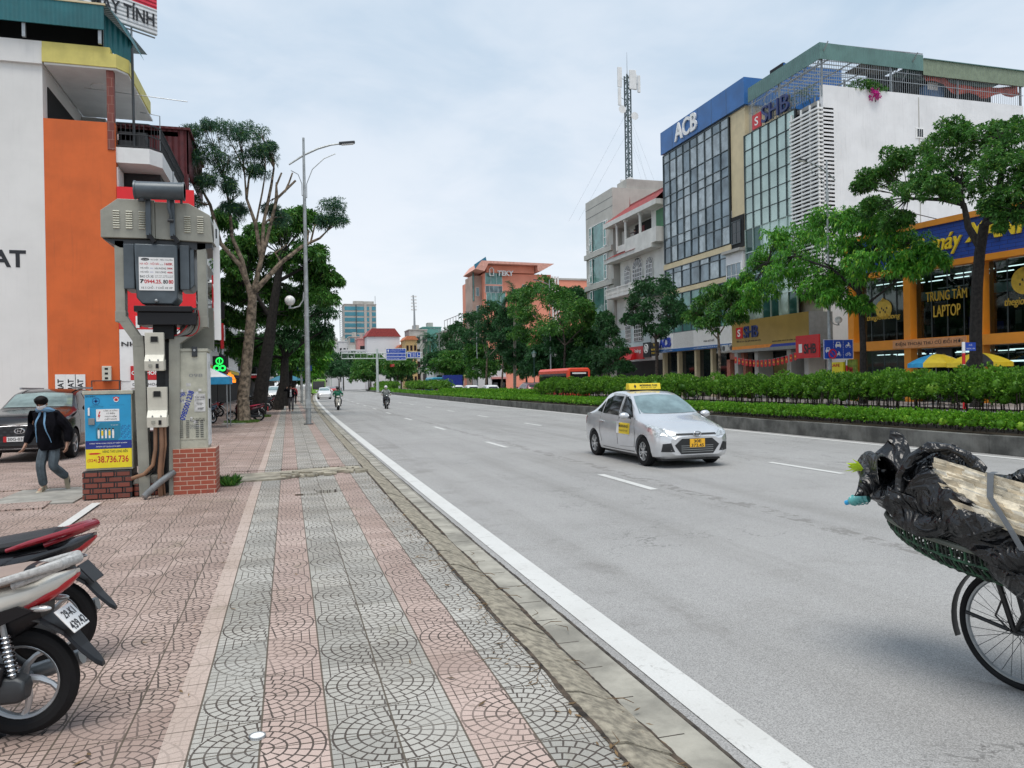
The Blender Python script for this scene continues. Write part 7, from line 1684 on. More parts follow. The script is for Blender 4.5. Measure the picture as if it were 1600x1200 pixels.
    b = MB(); b.text('MORNING', (.18, -.8595, .76), (1, 0, 0), uz, .46, .06, INK, .004, .03); b.text('024.38 737 737', (.20, -.8595, .67), (1, 0, 0), uz, .42, .04, INK, .004, .01); b.build('lettering', st)
    return r_
taxi()
def simple_car(name, label, cat, loc, rz, mat, kind='hatch', group=None, plate=None, r=.31, front=True):
    r_ = thing(name, label, cat, loc, rz, group); k = {'hatch': [(1.95, .62, .27, .60, .66, .5), (1.85, .78, .2, .72, .8, .64), (1.2, .85, .18, .92, 1.0, .74), (.9, .85, .18, .95, 1.08, .74), (.25, .85, .18, .97, 1.47, .62), (-.3, .85, .18, .98, 1.53, .60), (-1.3, .85, .18, 1.0, 1.50, .60), (-1.7, .84, .22, 1.0, 1.25, .64), (-1.9, .80, .28, .95, 1.05, .66), (-1.96, .7, .32, .8, .9, .55)],
      'suv': [(2.36, .72, .30, .82, .88, .6), (2.30, .86, .24, .95, 1.02, .72), (2.1, .93, .22, 1.02, 1.10, .80), (1.5, .95, .22, 1.08, 1.17, .84), (1.05, .95, .22, 1.10, 1.22, .84), (.65, .95, .22, 1.12, 1.45, .76), (.30, .95, .22, 1.12, 1.64, .70), (-.2, .95, .22, 1.13, 1.71, .68), (-1.3, .95, .22, 1.15, 1.69, .68), (-1.9, .94, .24, 1.16, 1.60, .68), (-2.15, .92, .28, 1.15, 1.35, .72), (-2.35, .86, .3, 1.0, 1.12, .74), (-2.4, .8, .35, .9, 1.0, .6)]}[kind]
    xf, xr = (1.22, -1.22) if kind == 'hatch' else (1.42, -1.38); hw = .85 if kind == 'hatch' else .95; r = .31 if kind == 'hatch' else .37
    body, bvh = finish_body(r_, car_shell(k, 44), mat, (xf, xr), r, hw)
    for x in (xf, xr):
        for y in (hw-.11, -hw+.11): wheel(r_, x, y, r, .2, 5 if kind == 'suv' else 8)
    H = max(q[4] for q in k); L = k[0][0]; zl = 1.0 if kind == 'hatch' else 1.14; wx0, wx1 = (.88, .30) if kind == 'hatch' else (1.02, .36)
    wt = .60 if kind == 'hatch' else .68
    b = MB(); patch(b, bvh, [(wx1, -wt+.04), (wx0-.06, -hw*.80), (wx0, 0), (wx0-.06, hw*.80), (wx1, wt-.04), (wx1-.03, 0)], 'z', 1, WGLASS, .006, .1, 5); b.build('windscreen', r_)
    for s in (-1, 1):
        b = MB(); patch(b, bvh, [(wx0-.15, zl+.03), (-.1, zl+.05), (-.1, H-.13), (wx1-.05, H-.14)], 'y', s, SGLASS, .005); b.build('front_window', r_)
        b = MB(); patch(b, bvh, [(-.18, zl+.05), (xr-.1, zl+.08), (xr-.05, H-.20), (-.18, H-.12)], 'y', s, SGLASS, .005); b.build('rear_side_window', r_)
        b = MB(); strip_on(b, bvh, [(-.14, H-.12), (-.14, .3)], .012, 'y', s, TRIM, .002); strip_on(b, bvh, [(wx0-.1, zl), (xf-.45, .6), (xf-.5, .3), (xr+.5, .3)], .012, 'y', s, TRIM, .002); b.build('door_seams', r_)
        b = MB(); b.sph((wx0-.25, s*(hw+.13), zl+.08), (.09, .13, .09), mat, 12, 8); b.build('mirror', r_)
        b = MB(); z0 = .66 if kind == 'hatch' else .90; patch(b, bvh, [(s*.74*hw/.85, z0+.08), (s*.45, z0), (s*.45, z0-.06), (s*.72*hw/.85, z0-.08)], 'x', 1, LENS, .006, .06, 3); b.build('headlight', r_)
        b = MB(); patch(b, bvh, [(s*.72, .98), (s*.5, .96), (s*.52, .78), (s*.7, .78)] if kind == 'hatch' else [(s*.84, 1.08), (s*.6, 1.06), (s*.6, .95), (s*.84, .92)], 'x', -1, TAILL, .006, .06, 3); b.build('tail_light', r_)
    b = MB(); xb = xr-.42 if kind == 'hatch' else xr-.62
    patch(b, bvh, [(-.58, H-.20), (-.66, zl+.1), (.66, zl+.1), (.58, H-.20)], 'x', -1, SGLASS, .008, .1, 4); b.build('rear_window', r_)
    if kind == 'suv':
        b = MB(); patch(b, bvh, [(-.62, .84), (-.50, .40), (.50, .40), (.62, .84)], 'x', 1, TRIM, .008, .06, 6)
        for i in range(8):
            for j in range(5): y = -.52+i*.148+(.07 if j % 2 else 0); patch(b, bvh, [(y-.05, .50+j*.075), (y, .53+j*.075), (y+.05, .50+j*.075), (y, .47+j*.075)], 'x', 1, DSTEEL, .014, .1, 1)
        b.build('grille', r_); b = MB(); patch(b, bvh, [(-.66, .85), (.66, .85), (.68, .89), (-.68, .89)], 'x', 1, CHROME, .012, .08, 1); patch(b, bvh, [(-.7, .32), (.7, .32), (.7, .335), (-.7, .335)], 'x', 1, CHROME, .012, .08, 1); b.build('chrome_bar', r_)
        fx = bvh.ray_cast(Vector((6, 0, .74)), Vector((-1, 0, 0)))[0].x+.02; b = MB(); b.torus((fx, 0, .74), .06, .011, CHROME, (1, 0, 0), 24, 6); b.v = [(x, y*1.65, z) for x, y, z in b.v]
        for y in (-.035, .035): b.bar((fx, y-.012, .705), (fx, y+.012, .775), .015, .018, CHROME)
        b.bar((fx, -.03, .735), (fx, .03, .745), .015, .015, CHROME); b.build('badge', r_)
        b = MB(); b.bar((.2, -.60, 1.735), (-1.8, -.62, 1.72), .04, .05, STEEL); b.build('roof_rail', r_); b = MB(); b.bar((.2, .60, 1.735), (-1.8, .62, 1.72), .04, .05, STEEL); b.build('roof_rail', r_)
        fx = bvh.ray_cast(Vector((6, 0, .56)), Vector((-1, 0, 0)))[0].x+.01; b = MB(); b.box(fx, fx+.012, -.26, .26, .50, .61, WHITEC); b.box(fx, fx+.013, -.33, -.262, .49, .62, RED); o = b.build('number_plate', r_); b = MB(); b.text('30G-032.99', (fx+.0122, -.24, .52), (0, 1, 0), uz, .48, .07, INK, .002, .02); b.build('lettering', o)
    elif plate:
        b = MB(); x = (L-.06) if front else k[-1][0]-.04; b.box(x, x+.03, -.2, .2, .42, .55, PLATEY if plate == 'y' else WHITEC); b.build('number_plate', r_)
    return r_
simple_car('parked_suv', 'large black sport utility car parked behind the walking person, white plate on its grille', 'car', (-6.02, 22.75, 0), R(-90), CBLACK, 'suv')
GW = 'white cars queuing beyond the median'
wc = simple_car('white_car', 'rightmost white car seen from behind over the low hedge', 'car', (22.1, 85, -.12), R(90), CWHITE, 'hatch', GW, 'w', front=False)
dup(wc, (21.5, 92, -.12), None, 'middle white car seen from behind over the low hedge'); dup(wc, (21.2, 99, -.12), None, 'third white car from the right behind the low hedge'); dup(wc, (20.6, 107, -.12), None, 'leftmost white car in the row behind the low hedge')
GN = 'distant oncoming cars'
fc = simple_car('oncoming_car', 'white car coming towards the camera just right of the nearest street lamp', 'car', (4.55, 104, -.12), R(-90), CWHITE, 'hatch', GN, 'w')
simple_car('oncoming_car', 'tiny red car far down the avenue right of the white oncoming car', 'car', (11.3, 205, -.12), R(-90), CRED, 'hatch', GN)
simple_car('oncoming_car', 'tiny silver car far down the avenue beside the red one', 'car', (9.2, 195, -.12), R(-90), SILVER, 'hatch', GN)
dup(fc, (14.0, 240, -.12), None, 'farthest white car in the middle of the avenue')
simple_car('parked_car', 'white car parked at the far end of the pavement beyond the motorbikes', 'car', (-1.2, 80, 0), R(-85), CWHITE, 'suv')
simple_car('maroon_car', 'dark maroon car seen from behind to the left of the red bus', 'car', (24.6, 78, -.12), R(90), CMAROON, 'suv')
def bus(label, loc, rz, L, W_, H, m, gm, rearwin=True):
    r_ = thing('bus', label, 'bus', loc, rz); b = MB(); b.prism([(-W_/2, .3), (W_/2, .3), (W_/2, H-.25), (W_/2-.2, H), (-W_/2+.2, H), (-W_/2, H-.25)], lambda u, v, d: (d, u, v), -L, 0, m); b.build('body', r_, bev=.12, seg=3)
    for s in (-1, 1): b = MB(); b.box(-L+.4, -.4, s*(W_/2+.012)-.01, s*(W_/2+.012)+.01, 1.3, H-.55, gm); b.build('side_window', r_)
    b = MB(); b.box(-L-.03, -L-.005, -W_/2+.28, W_/2-.28, 1.2, H-.38, gm); b.box(-L-.05, -L-.031, -W_/2+.5, W_/2-.5, H-.62, H-.48, WHITEC); b.build('rear_window', r_); b = MB(); b.box(.002, .03, -W_/2+.15, W_/2-.15, 1.1, H-.4, gm); b.build('windscreen', r_)
    for x in (-1.6, -L+1.8):
        for y in (W_/2-.13, -W_/2+.13): wheel(r_, x, y, .45, .26, 6, STEEL)
    return r_
bus('orange red bus seen from behind over the hedge left of the taxi', (28.6, 83, -.12), R(90), 9.5, 2.5, 3.15, M('orange_red_bus_paint', (.72, .07, .03), .35, var=.05), SGLASS)
bus('teal blue minibus over the distant hedge by the gantry pole', (25.5, 141, -.12), R(90), 7.0, 2.1, 2.9, M('teal_bus_paint', (.03, .25, .36), .4), SGLASS)
bus('faraway light green topped bus behind the nearest street lamp', (5.6, 150, -.12), R(-90), 8, 2.5, 3.0, M('lime_bus_paint', (.25, .50, .08), .4), SGLASS)

# --- scooters ---
def scooter(label, loc, rz, c1, c2, seat, group=None, detail=False, name='parked_scooter', plate=None, seatm=None):
    r_ = thing(name, label, 'scooter', loc, rz, group); RW = .262
    def whl(x, fr):
        o = thing0('front_wheel' if fr else 'rear_wheel', r_, (x, 0, RW)); b = MB(); b.torus((0, 0, 0), RW-.045, .045, RUBBER, (0, 1, 0), 40, 10, 1.0)
        b.build('tyre', o); b = MB(); b.torus((0, 0, 0), RW-.085, .016, ALLOY, (0, 1, 0), 36, 8, 1.6); b.cyl((0, -.05, 0), (0, .05, 0), .035, DSTEEL, 14)
        for i in range(5):
            a = 2*PI*i/5+.4; p = [(math.cos(a+t*.55)*RW*(.12+.56*t), 0, math.sin(a+t*.55)*RW*(.12+.56*t)) for t in (0, .35, .7, 1)]
            b.tube(p, [.024, .018, .014, .018], ALLOY, 6, sx=.9)
        b.build('rim', o)
    whl(0, 0); whl(1.24, 1)
    E_ = lambda x, zc, hw, hh, p=2.4, n=16: [(x, hw*math.copysign(abs(math.cos(2*PI*i/n))**(2/p), math.cos(2*PI*i/n)), zc+hh*math.copysign(abs(math.sin(2*PI*i/n))**(2/p), math.sin(2*PI*i/n))) for i in range(n)]
    b = MB(); b.loft([E_(.60, .50, .10, .08), E_(.52, .52, .14, .15), E_(.30, .59, .155, .13), E_(.08, .655, .15, .085), E_(-.08, .70, .125, .062), E_(-.19, .745, .085, .040), E_(-.26, .785, .03, .014)], c1); b.build('body', r_)
    b = MB()
    for s in (-1, 1): b.prism([(.50, .40), (.30, .46), (.02, .58), (-.12, .64), (-.05, .665), (.25, .58), (.48, .52)], lambda u, v, d: (u, s*d, v), .143, .158, BLACK)
    b.loft([E_(.55, .36, .12, .10), E_(.30, .42, .13, .10), (E_(.05, .55, .11, .09)), E_(-.12, .62, .08, .06)], BLACK); b.build('under_panel', r_)
    b = MB(); sm = seat
    b.loft([E_(.66, .70, .08, .03), E_(.58, .73, .12, .045), E_(.35, .735, .135, .045), E_(.15, .76, .14, .05), E_(-.02, .79, .125, .045), E_(-.10, .80, .09, .03)], sm); b.build('seat', r_)
    if detail:
        b = MB(); b.loft([E_(-.055, .795, .112, .040), E_(-.09, .80, .10, .030), E_(-.115, .80, .07, .015)], BLACK); b.build('seat_end', r_)
    b = MB()
    pts = [(.18, .150, .735), (.05, .155, .775), (-.12, .145, .82), (-.22, .10, .845), (-.26, 0, .85), (-.22, -.10, .845), (-.12, -.145, .82), (.05, -.155, .775), (.18, -.150, .735)]
    b.tube(pts, [.012, .018, .020, .024, .028, .024, .020, .018, .012], c2, 10, up=(0, 0, 1)); 
    for s in (-1, 1): b.tube([(-.02, s*.13, .755), (-.12, s*.12, .79), (-.24, s*.05, .835)], .016, c2, 8)
    b.build('grab_rail', r_)
    b = MB(); b.loft([E_(-.06, .645, .11, .030), E_(-.15, .69, .09, .034), E_(-.22, .735, .055, .026), E_(-.265, .77, .02, .010)], TAILL); b.build('tail_light', r_)
    b = MB(); 
    for s in (-1, 1): b.sph((-.13, s*.10, .635), (.05, .018, .016), LENS, 10, 8)
    b.build('indicator', r_)
    # tongue mudguard and inner fender
    b = MB(); prof = [(-.02, .60, .085), (-.12, .57, .085), (-.22, .50, .075), (-.29, .41, .062), (-.35, .345, .045), (-.375, .32, .02)]
    secs = [[(x, -w_, z-.012), (x, w_, z-.012), (x+.004, w_*.8, z+.014), (x+.004, -w_*.8, z+.014)] for x, z, w_ in prof]; b.loft(secs, BLACK, smooth=False); b.build('mudflap', r_, bev=.006)
    b = MB(); b.torus((0, 0, RW), RW+.025, .012, BLACK, (0, 1, 0), 20, 6, 4.5, R(-20)+0, R(110)) ; b.build('inner_fender', r_)
    b = MB(); t = Vector((-.66, 0, -.75)); n_ = Vector((-.75, 0, .66)); c = Vector((-.215, 0, .545))+n_*.02; b.obox(c, t*.07, Vector((0, .088, 0)), n_*.004, WHITEC if plate is not False else BLACK); pl = b.build('number_plate', r_, bev=.003)
    tx = plate if plate else ('29-K1', '439.42'); b = MB(); b.text(tx[0], c+n_*.005-t*.008+Vector((0, .06, 0)), (0, -1, 0), -t, .12, .045, INK, .0008, .02); b.text(tx[1], c+n_*.005+t*.060+Vector((0, .08, 0)), (0, -1, 0), -t, .16, .048, INK, .0008, .02)
    if plate is not False: b.build('lettering', pl)
    # engine, final drive, shock, exhaust
    b = MB(); b.loft([[(x, .07+d, RW+zz) for d, zz in ((0, -h), (.07, -h*.8), (.085, 0), (.07, h*.8), (0, h), (-.03, 0))] for x, h in ((-.07, .05), (-.03, .075), (.12, .08), (.30, .09), (.42, .07))], DSTEEL); b.obox((.17, .13, RW+.09), (.15, 0, .02), (0, .035, 0), (-.01, 0, .05), BLACK); b.box(.15, .45, -.08, .08, .22, .42, DSTEEL)
    b.cyl((0, .05, RW), (0, .13, RW), .045, STEEL, 14); b.build('engine', r_, bev=.012)
    b = MB(); b.tube([(-.02, .12, RW+.02), (.03, .13, .60)], .014, STEEL, 8)
    for i in range(9): b.torus((-.01+i*.0035, .122, .34+i*.022), .024, .005, CHROME, (.1, 0, 1), 12, 5)
    b.build('shock_absorber', r_)
    b = MB(); b.tube([(.35, -.10, .2), (.15, -.13, .2), (.05, -.14, .24), (-.22, -.14, .32)], [.018, .03, .045, .04], STEEL, 12); b.build('exhaust', r_)
    # front half
    b = MB(); b.box(.52, .90, -.13, .13, .26, .31, BLACK); b.loft([E_(.88, .32, .12, .05), E_(.93, .45, .14, .07), E_(.97, .60, .17, .08), E_(.965, .75, .16, .07), E_(.93, .88, .11, .05)], c1) if 0 else None
    b.loft([[(.90, -.12, .28), (.90, .12, .28), (.97, .11, .28), (1.0, 0, .28), (.97, -.11, .28)], [(.92, -.17, .52), (.92, .17, .52), (1.02, .13, .50), (1.07, 0, .50), (1.02, -.13, .50)], [(.90, -.19, .70), (.90, .19, .70), (1.02, .13, .68), (1.09, 0, .66), (1.02, -.13, .68)], [(.86, -.12, .90), (.86, .12, .90), (.94, .09, .88), (.98, 0, .86), (.94, -.09, .88)]], c1); b.build('front_shield', r_, bev=.01)
    b = MB(); b.torus((1.24, 0, RW), RW+.03, .014, c1, (0, 1, 0), 18, 6, 3.6, R(-150), R(-20)); b.build('front_fender', r_)
    b = MB(); b.tube([(.94, 0, .92), (1.08, 0, .60)], .03, BLACK, 8)
    for s in (-1, 1): b.tube([(1.06, s*.07, .62), (1.24, s*.07, RW)], .018, STEEL, 8)
    b.build('fork', r_)
    b = MB(); b.loft([E_(.82, .96, .10, .05), E_(.90, .98, .13, .065), E_(1.0, .97, .10, .055), E_(1.04, .96, .05, .03)], c1)
    b.tube([(.80, -.34, 1.0), (.88, -.2, 1.0), (.90, 0, .98), (.88, .2, 1.0), (.80, .34, 1.0)], .014, BLACK, 8); 
    for s in (-1, 1): b.tube([(.80, s*.34, 1.0), (.84, s*.24, 1.0)], .02, RUBBER, 8); 
    b.build('handlebar', r_)
    b = MB(); b.sph((1.02, 0, .965), (.035, .08, .04), LENS, 12, 8); b.build('headlight', r_)
    for s in (-1, 1): b = MB(); b.tube([(.86, s*.2, 1.0), (.86, s*.27, 1.16)], .006, BLACK, 6); b.sph((.86, s*.30, 1.19), (.015, .07, .045), BLACK, 12, 8); b.build('mirror', r_)
    b = MB(); b.tube([(.25, .1, .2), (.2, .22, .02)], .012, DSTEEL, 6); b.build('side_stand', r_)
    return r_
SC_W = paint('pearl_white_panel', (.62, .60, .54), .1, .35); SC_R = paint('wine_red_panel', (.28, .008, .02), .3, .25); SC_K = paint('gloss_black_panel', (.012, .012, .015), .2, .25); SC_B = paint('blue_grey_panel', (.04, .07, .12), .3); SC_M = paint('dark_maroon_panel', (.09, .008, .015), .3)
SCUF = M('scuffed_grey_rail', (.42, .42, .41), .45, var=.15, vs=60, dirt=.25); LEATH = M('black_seat_vinyl', (.022, .023, .026), .55, var=.1, bmp=.3, bs=150); TAN = M('tan_seat_vinyl', (.30, .225, .19), .55, var=.08, bmp=.2, bs=150); REDSEAT = M('red_seat_vinyl', (.50, .015, .06), .5)
scooter('nearest scooter, pearl white with tan seat and a white plate, at the lower left', (-1.27, 4.28, 0), R(172), SC_W, SCUF, TAN, None, True)
scooter('second scooter, black with red grab rail, parked behind the white one', (-1.42, 5.32, 0), R(174), SC_K, SC_R, LEATH, None, True, plate=False)
rs1 = scooter('maroon scooter with bright red seat parked across the pavement behind the lopped tree', (-1.38, 39.3, 0), R(183), SC_M, SC_M, REDSEAT, None)
b = MB(); b.box(-.43, -.40, -.13, .13, .48, .70, RED); b.build('red_rear_box', rs1)
GP_ = 'motorbikes parked in front of the shops'
LBP = 'motorbike in the tight dark row parked in front of the shops beyond the transformer'
k1 = scooter(LBP, (-4.1, 36.2, 0), R(200), SC_K, SC_K, LEATH, GP_); k2 = scooter('blue grey motorbike parked near the blue canopy, left of the maroon scooter', (-3.4, 38.0, 0), R(215), SC_B, SC_B, LEATH, GP_); k3 = scooter('red motorbike in the row beside the dark ridged tree trunk', (-1.2, 59, 0), R(170), SC_R, SC_R, LEATH, GP_)
rnd = random.Random(12)
ORD = ('second', 'third', 'fourth', 'fifth', 'sixth', 'seventh', 'eighth', 'ninth', 'tenth', 'eleventh', 'twelfth', 'thirteenth')
k1['label'] = 'black motorbike nearest the transformer in the tight row before the shops'
for i in range(12): dup(k1, (-4.0+rnd.uniform(-.35, .35)-.0, 37.2+i*.85, 0), R(190+rnd.uniform(-25, 25)), ORD[i]+' black motorbike from the transformer in the tight row before the shops')
for i in range(9): dup(k1, (-1.6+rnd.uniform(-.3, .3), 53+i*1.4, 0), R(180+rnd.uniform(-20, 20)), (('first',)+ORD)[i]+' black motorbike in the farther row starting at the third tree trunk')
dup(k2, (-.9, 61.5, 0), R(165), 'blue grey motorbike in the farther row behind the walking man'); dup(k3, (-3.8, 43.8, 0), R(205), 'red motorbike among the dark ones under the green neon sign')
dup(k2, (-3.9, 40.6, 0), R(196), 'second blue grey motorbike under the orange lit sign')

# --- bicycle with its load ---
BK = M('black_bike_enamel', (.012, .012, .013), .4, metal=.2, dirt=.3)
bk = thing('bicycle', 'old black bicycle with thin spoked rear wheel passing at the right edge', 'bicycle', (3.97, 3.38, -.12), R(-76)); RB = .345
def bwheel(x):
    o = thing0('wheel', bk, (x, 0, RB)); b = MB(); b.torus((0, 0, 0), RB-.02, .02, RUBBER, (0, 1, 0), 64, 10); b.build('tyre', o); b = MB(); b.torus((0, 0, 0), RB-.048, .012, STEEL, (0, 1, 0), 64, 6, 1.2); b.build('rim', o)
    b = MB(); b.cyl((0, -.05, 0), (0, .05, 0), .028, DSTEEL, 14)
    for i in range(32):
        a = 2*PI*i/32; s = (-1) ** i; a2 = a+s*.9*(1 if (i//2) % 2 else -1); b.tube([(.026*math.cos(a2), s*.035, .026*math.sin(a2)), ((RB-.05)*math.cos(a), 0, (RB-.05)*math.sin(a))], .0017, DSTEEL, 4)
    b.build('spokes', o)
bwheel(0); bwheel(1.10)
b = MB(); T_ = lambda p, q, r_=.014: b.tube([p, q], r_, BK, 8)
T_((.44, 0, .30), (.32, 0, .86), .016); T_((.32, 0, .80), (.90, 0, .86), .014); T_((.44, 0, .30), (.92, 0, .74), .018); T_((.90, 0, .90), (.97, 0, .62), .018)
for s in (-1, 1): T_((0, s*.06, RB), (.44, s*.04, .30), .010); T_((0, s*.06, RB), (.33, s*.03, .80), .009); T_((.97, s*.05, .66), (1.10, s*.05, RB), .011)
b.build('frame', bk)
b = MB(); b.tube([(.88, 0, .92), (.88, 0, 1.02)], .012, STEEL, 8); b.tube([(.72, -.28, 1.03), (.84, -.22, 1.06), (.90, 0, 1.04), (.84, .22, 1.06), (.72, .28, 1.03)], .012, STEEL, 8); b.build('handlebar', bk)
b = MB(); b.sph((.30, 0, .93), (.15, .09, .04), LEATH, 12, 8); b.build('saddle', bk)
b = MB(); b.torus((0, 0, RB), RB+.035, .006, BK, (0, 1, 0), 26, 6, 5.0, R(160), R(350)); b.v = [(x, y, z) for x, y, z in b.v]; b.build('mudguard', bk)
b = MB(); b.torus((.44, -.05, .30), .09, .006, STEEL, (0, 1, 0), 28, 6); b.bar((.44, -.08, .30), (.40, -.08, .14), .02, .02, STEEL); b.obox((.40, -.14, .14), (.05, 0, 0), (0, .05, 0), (0, 0, .012), RUBBER); b.bar((.44, .08, .30), (.48, .08, .46), .02, .02, STEEL); b.obox((.48, .14, .46), (.05, 0, 0), (0, .05, 0), (0, 0, .012), RUBBER); b.build('crank', bk)
b = MB(); b.tube([(-.02, -.09, RB+.01), (-.25, -.10, RB+.055)], .012, BK, 8); b.tube([(.0, -.07, RB), (-.10, -.09, .70)], .016, BK, 8); b.tube([(.0, .07, RB), (-.10, .09, .70)], .016, BK, 8); b.tube([(.02, -.08, RB+.03), (.16, -.08, .72)], .011, BK, 8); b.tube([(-.04, -.085, .56), (-.085, -.10, .42), (.0, -.09, .34)], .006, BK, 6)
for y in (-.16, .16): b.bar((-.50, y, .76), (.45, y, .70), .03, .02, BK)
for x in (-.45, -.2, .05, .3): b.bar((x, -.16, .75), (x, .16, .75), .03, .02, BK)
b.build('carrier', bk)
mw = Matrix.Translation((4.0, 3.25, -.12)) @ Matrix.Rotation(R(-76), 4, 'Z')
TARP, nt, bb_ = new_mat('black_tarpaulin'); v_ = coords(nt); bb_.inputs['Base Color'].default_value = (.007, .0075, .009, 1); bb_.inputs['Specular IOR Level'].default_value = .55
n1_ = noise(nt, v_, 4.0, 2, .45, 2.2); n2_ = noise(nt, v_, 11, 2, .5, 1.5); r1_ = ((n1_-.5).abs()*-7.0+1.0).mx(0.0); r2_ = ((n2_-.5).abs()*-6.0+1.0).mx(0.0)
bump(nt, bb_, r1_*1.0+r2_*.12, .75, .022); rr_ = (noise(nt, v_, 9, 3).ramp(.35, .7)*.25+.17); nt.links.new(rr_.s, bb_.inputs['Roughness'])
def crumple(o, k, n):
    q = o.modifiers.new('d', 'SUBSURF'); q.subdivision_type = 'SIMPLE'; q.levels = n; q.render_levels = n
    for nm, ty, sz, st in (('folds', 'CLOUDS', .22, k),):
        t = bpy.data.textures.new(nm, ty); t.noise_scale = sz; t.noise_depth = 1; m = o.modifiers.new(nm, 'DISPLACE'); m.texture = t; m.strength = st; m.mid_level = .5
def tarp_noise(x, a, s): return .5*math.sin(x*9+a*3+s)+.3*math.sin(x*17-a*5+s*2)+.35*math.sin(a*7+x*4+s)
def blob(b, secs, m, n=36, amp=.03, s=0.0):
    """secs: (x, cy, cz, ry, rz)"""
    K = np.array(secs); xs = np.linspace(K[0, 0], K[-1, 0], 34); C = [np.interp(xs, K[:, 0], K[:, i]) for i in range(1, 5)]; out = []
    for x, cy_, cz_, ry, rz_ in zip(xs, *C):
        out.append([(x+.02*tarp_noise(x*2, i*.3, s+1), cy_+(ry+amp*tarp_noise(x, 2*PI*i/n, s))*math.cos(2*PI*i/n), cz_+(rz_+amp*tarp_noise(x, 2*PI*i/n, s+2))*math.sin(2*PI*i/n)) for i in range(n)])
    b.loft(out, m)
def place(o, label, cat, grp=None): o.matrix_world = mw; return tag(o, label, cat, grp)
# woven basket
BGN = M('green_woven_strips', (.03, .10, .05), .6, var=.5, vs=9); BDK = M('dark_woven_strips', (.02, .03, .022), .6, var=.4, vs=9)
ba = thing('woven_basket', 'long shallow green woven basket hanging under the black plastic on the bicycle', 'basket', (4.0, 3.25, -.12), R(-76)); b = MB()
def bsk(x, a, off=0):
    t = (x+.28)/.62; w_ = math.sqrt(max(0.02, 1-t*t)); zt = .97-.16*(x+.9)/1.2; return Vector((x, (.36+off)*w_*math.cos(a), zt-.05-(.02+(.20+off)*w_)*math.sin(a)))
for j in range(9):
    a = PI*j/8; b.tube([bsk(-.88+1.2*i/30, a, .006*((i+j) % 2)) for i in range(31)], .009, BGN, 5)
for i in range(46):
    x = -.88+1.2*i/45; b.tube([bsk(x, PI*j/12, .008*((i+j) % 2)) for j in range(13)], .007, BDK if i % 3 else BGN, 5)
b.build('weave', ba); b = MB(); b.tube([bsk(-.89+1.22*i/30, 0, .01) for i in range(31)]+[bsk(.33-1.22*i/30, PI, .01) for i in range(31)], .017, M('basket_rim', (.10, .11, .09), .6, var=.3), 8, loop=True); b.build('rim', ba)
b = MB(); blob(b, [(-.95, 0, 1.03, .12, .05), (-.88, 0, 1.04, .30, .10), (-.6, 0, 1.07, .38, .15), (-.2, 0, 1.02, .40, .18), (.2, 0, .92, .42, .22), (.5, 0, .86, .40, .22), (.62, 0, .86, .22, .12)], TARP, amp=.022, s=.4)
blob(b, [(-.28, -.12, .84, .20, .10), (0, -.14, .76, .26, .16), (.25, -.12, .72, .26, .18), (.45, -.1, .74, .22, .16)], TARP, amp=.02, s=2)
tb_ = b.build('plastic_sheet'); crumple(tb_, .07, 1)

b = MB()
# folded flap: peak, lobes and the thick rolled hood
def sheet(b, P, m, th=.006):   # P grid rows of points
    r_, c = len(P), len(P[0]); fs = [(i*c+j, i*c+j+1, (i+1)*c+j+1, (i+1)*c+j) for i in range(r_-1) for j in range(c-1)]
    vs = [p for row in P for p in row]; b.add(vs, fs, m, True)
rows = []
for i in range(15):
    t = i/14; row = []
    for j in range(15):
        u = j/14; x = -.90+.42*u+.03*math.sin(t*9+u*3); top = 1.44-.30*u**.7+.05*math.sin(u*14)*(1-t); z = top*(1-t)+1.05*t; y = -.30*t-.02+.07*math.sin(u*11+t*5)*(.4+t); row.append((x-.06*math.sin(t*PI), y, z))
    rows.append(row)
sheet(b, rows, TARP)
rows = []
for i in range(13):
    t = i/12; row = []
    for j in range(17):
        u = j/16; ang = R(200)-R(230)*u; rr = .12+.05*math.sin(u*7); cx_, cz_ = -.90, 1.17
        row.append((cx_+rr*1.15*math.cos(ang)+.30*t, -.12-.24*t+.03*math.sin(u*9), cz_+rr*math.sin(ang)*(1-.2*t)+.05*t*math.sin(u*8)))
    rows.append(row)
sheet(b, rows, TARP)
b.tube([(-.58, -.39, .90), (-.61, -.385, 1.05), (-.60, -.37, 1.20), (-.55, -.34, 1.31), (-.46, -.31, 1.375), (-.36, -.29, 1.38), (-.27, -.27, 1.34), (-.20, -.25, 1.25)], [.012, .022, .026, .022, .028, .024, .026, .012], TARP, 10)
rows = []
for i in range(13):
    t = i/12; row = []
    for j in range(19):
        u = j/18; a = R(195)-R(165)*u; ra, rb_ = .24, .25; inner = 1-t*.42
        row.append((-.40+ra*math.cos(a)*inner*1.0+.02*math.sin(u*13+t*4), -.30-.06*t+.10*(u)+.02*math.sin(u*17), 1.14+rb_*math.sin(a)*inner+.012*math.sin(u*21+t*7)))
    rows.append(row)
sheet(b, rows, TARP)
rows = []
for i in range(12):
    t = i/11; row = []
    for j in range(24):
        u = j/23; x = -.68+1.28*u; z0 = 1.13-.30*u+.0; row.append((x+.02*math.sin(t*8), -.38-.03*math.sin(u*19+t*6)-.03*math.sin(t*PI), z0-.20*t-.02*math.sin(u*15)*t+(.10*u if 0 else 0)))
    rows.append(row)
sheet(b, rows, TARP)
rows = []
for i in range(9):
    t = i/8; row = []
    for j in range(15):
        u = j/14; q0 = Vector((-.44+.45*u, -.385-.10*u*.6, 1.27-.28*u)); q1 = Vector((-.60+.40*u, -.37-.05*u, 1.06-.16*u)); p_ = q0.lerp(q1, t); row.append((p_.x, p_.y-.035*math.sin(t*PI)-.01*math.sin(u*17+t*3), p_.z+.012*math.sin(u*13)))
    rows.append(row)
sheet(b, rows, TARP)
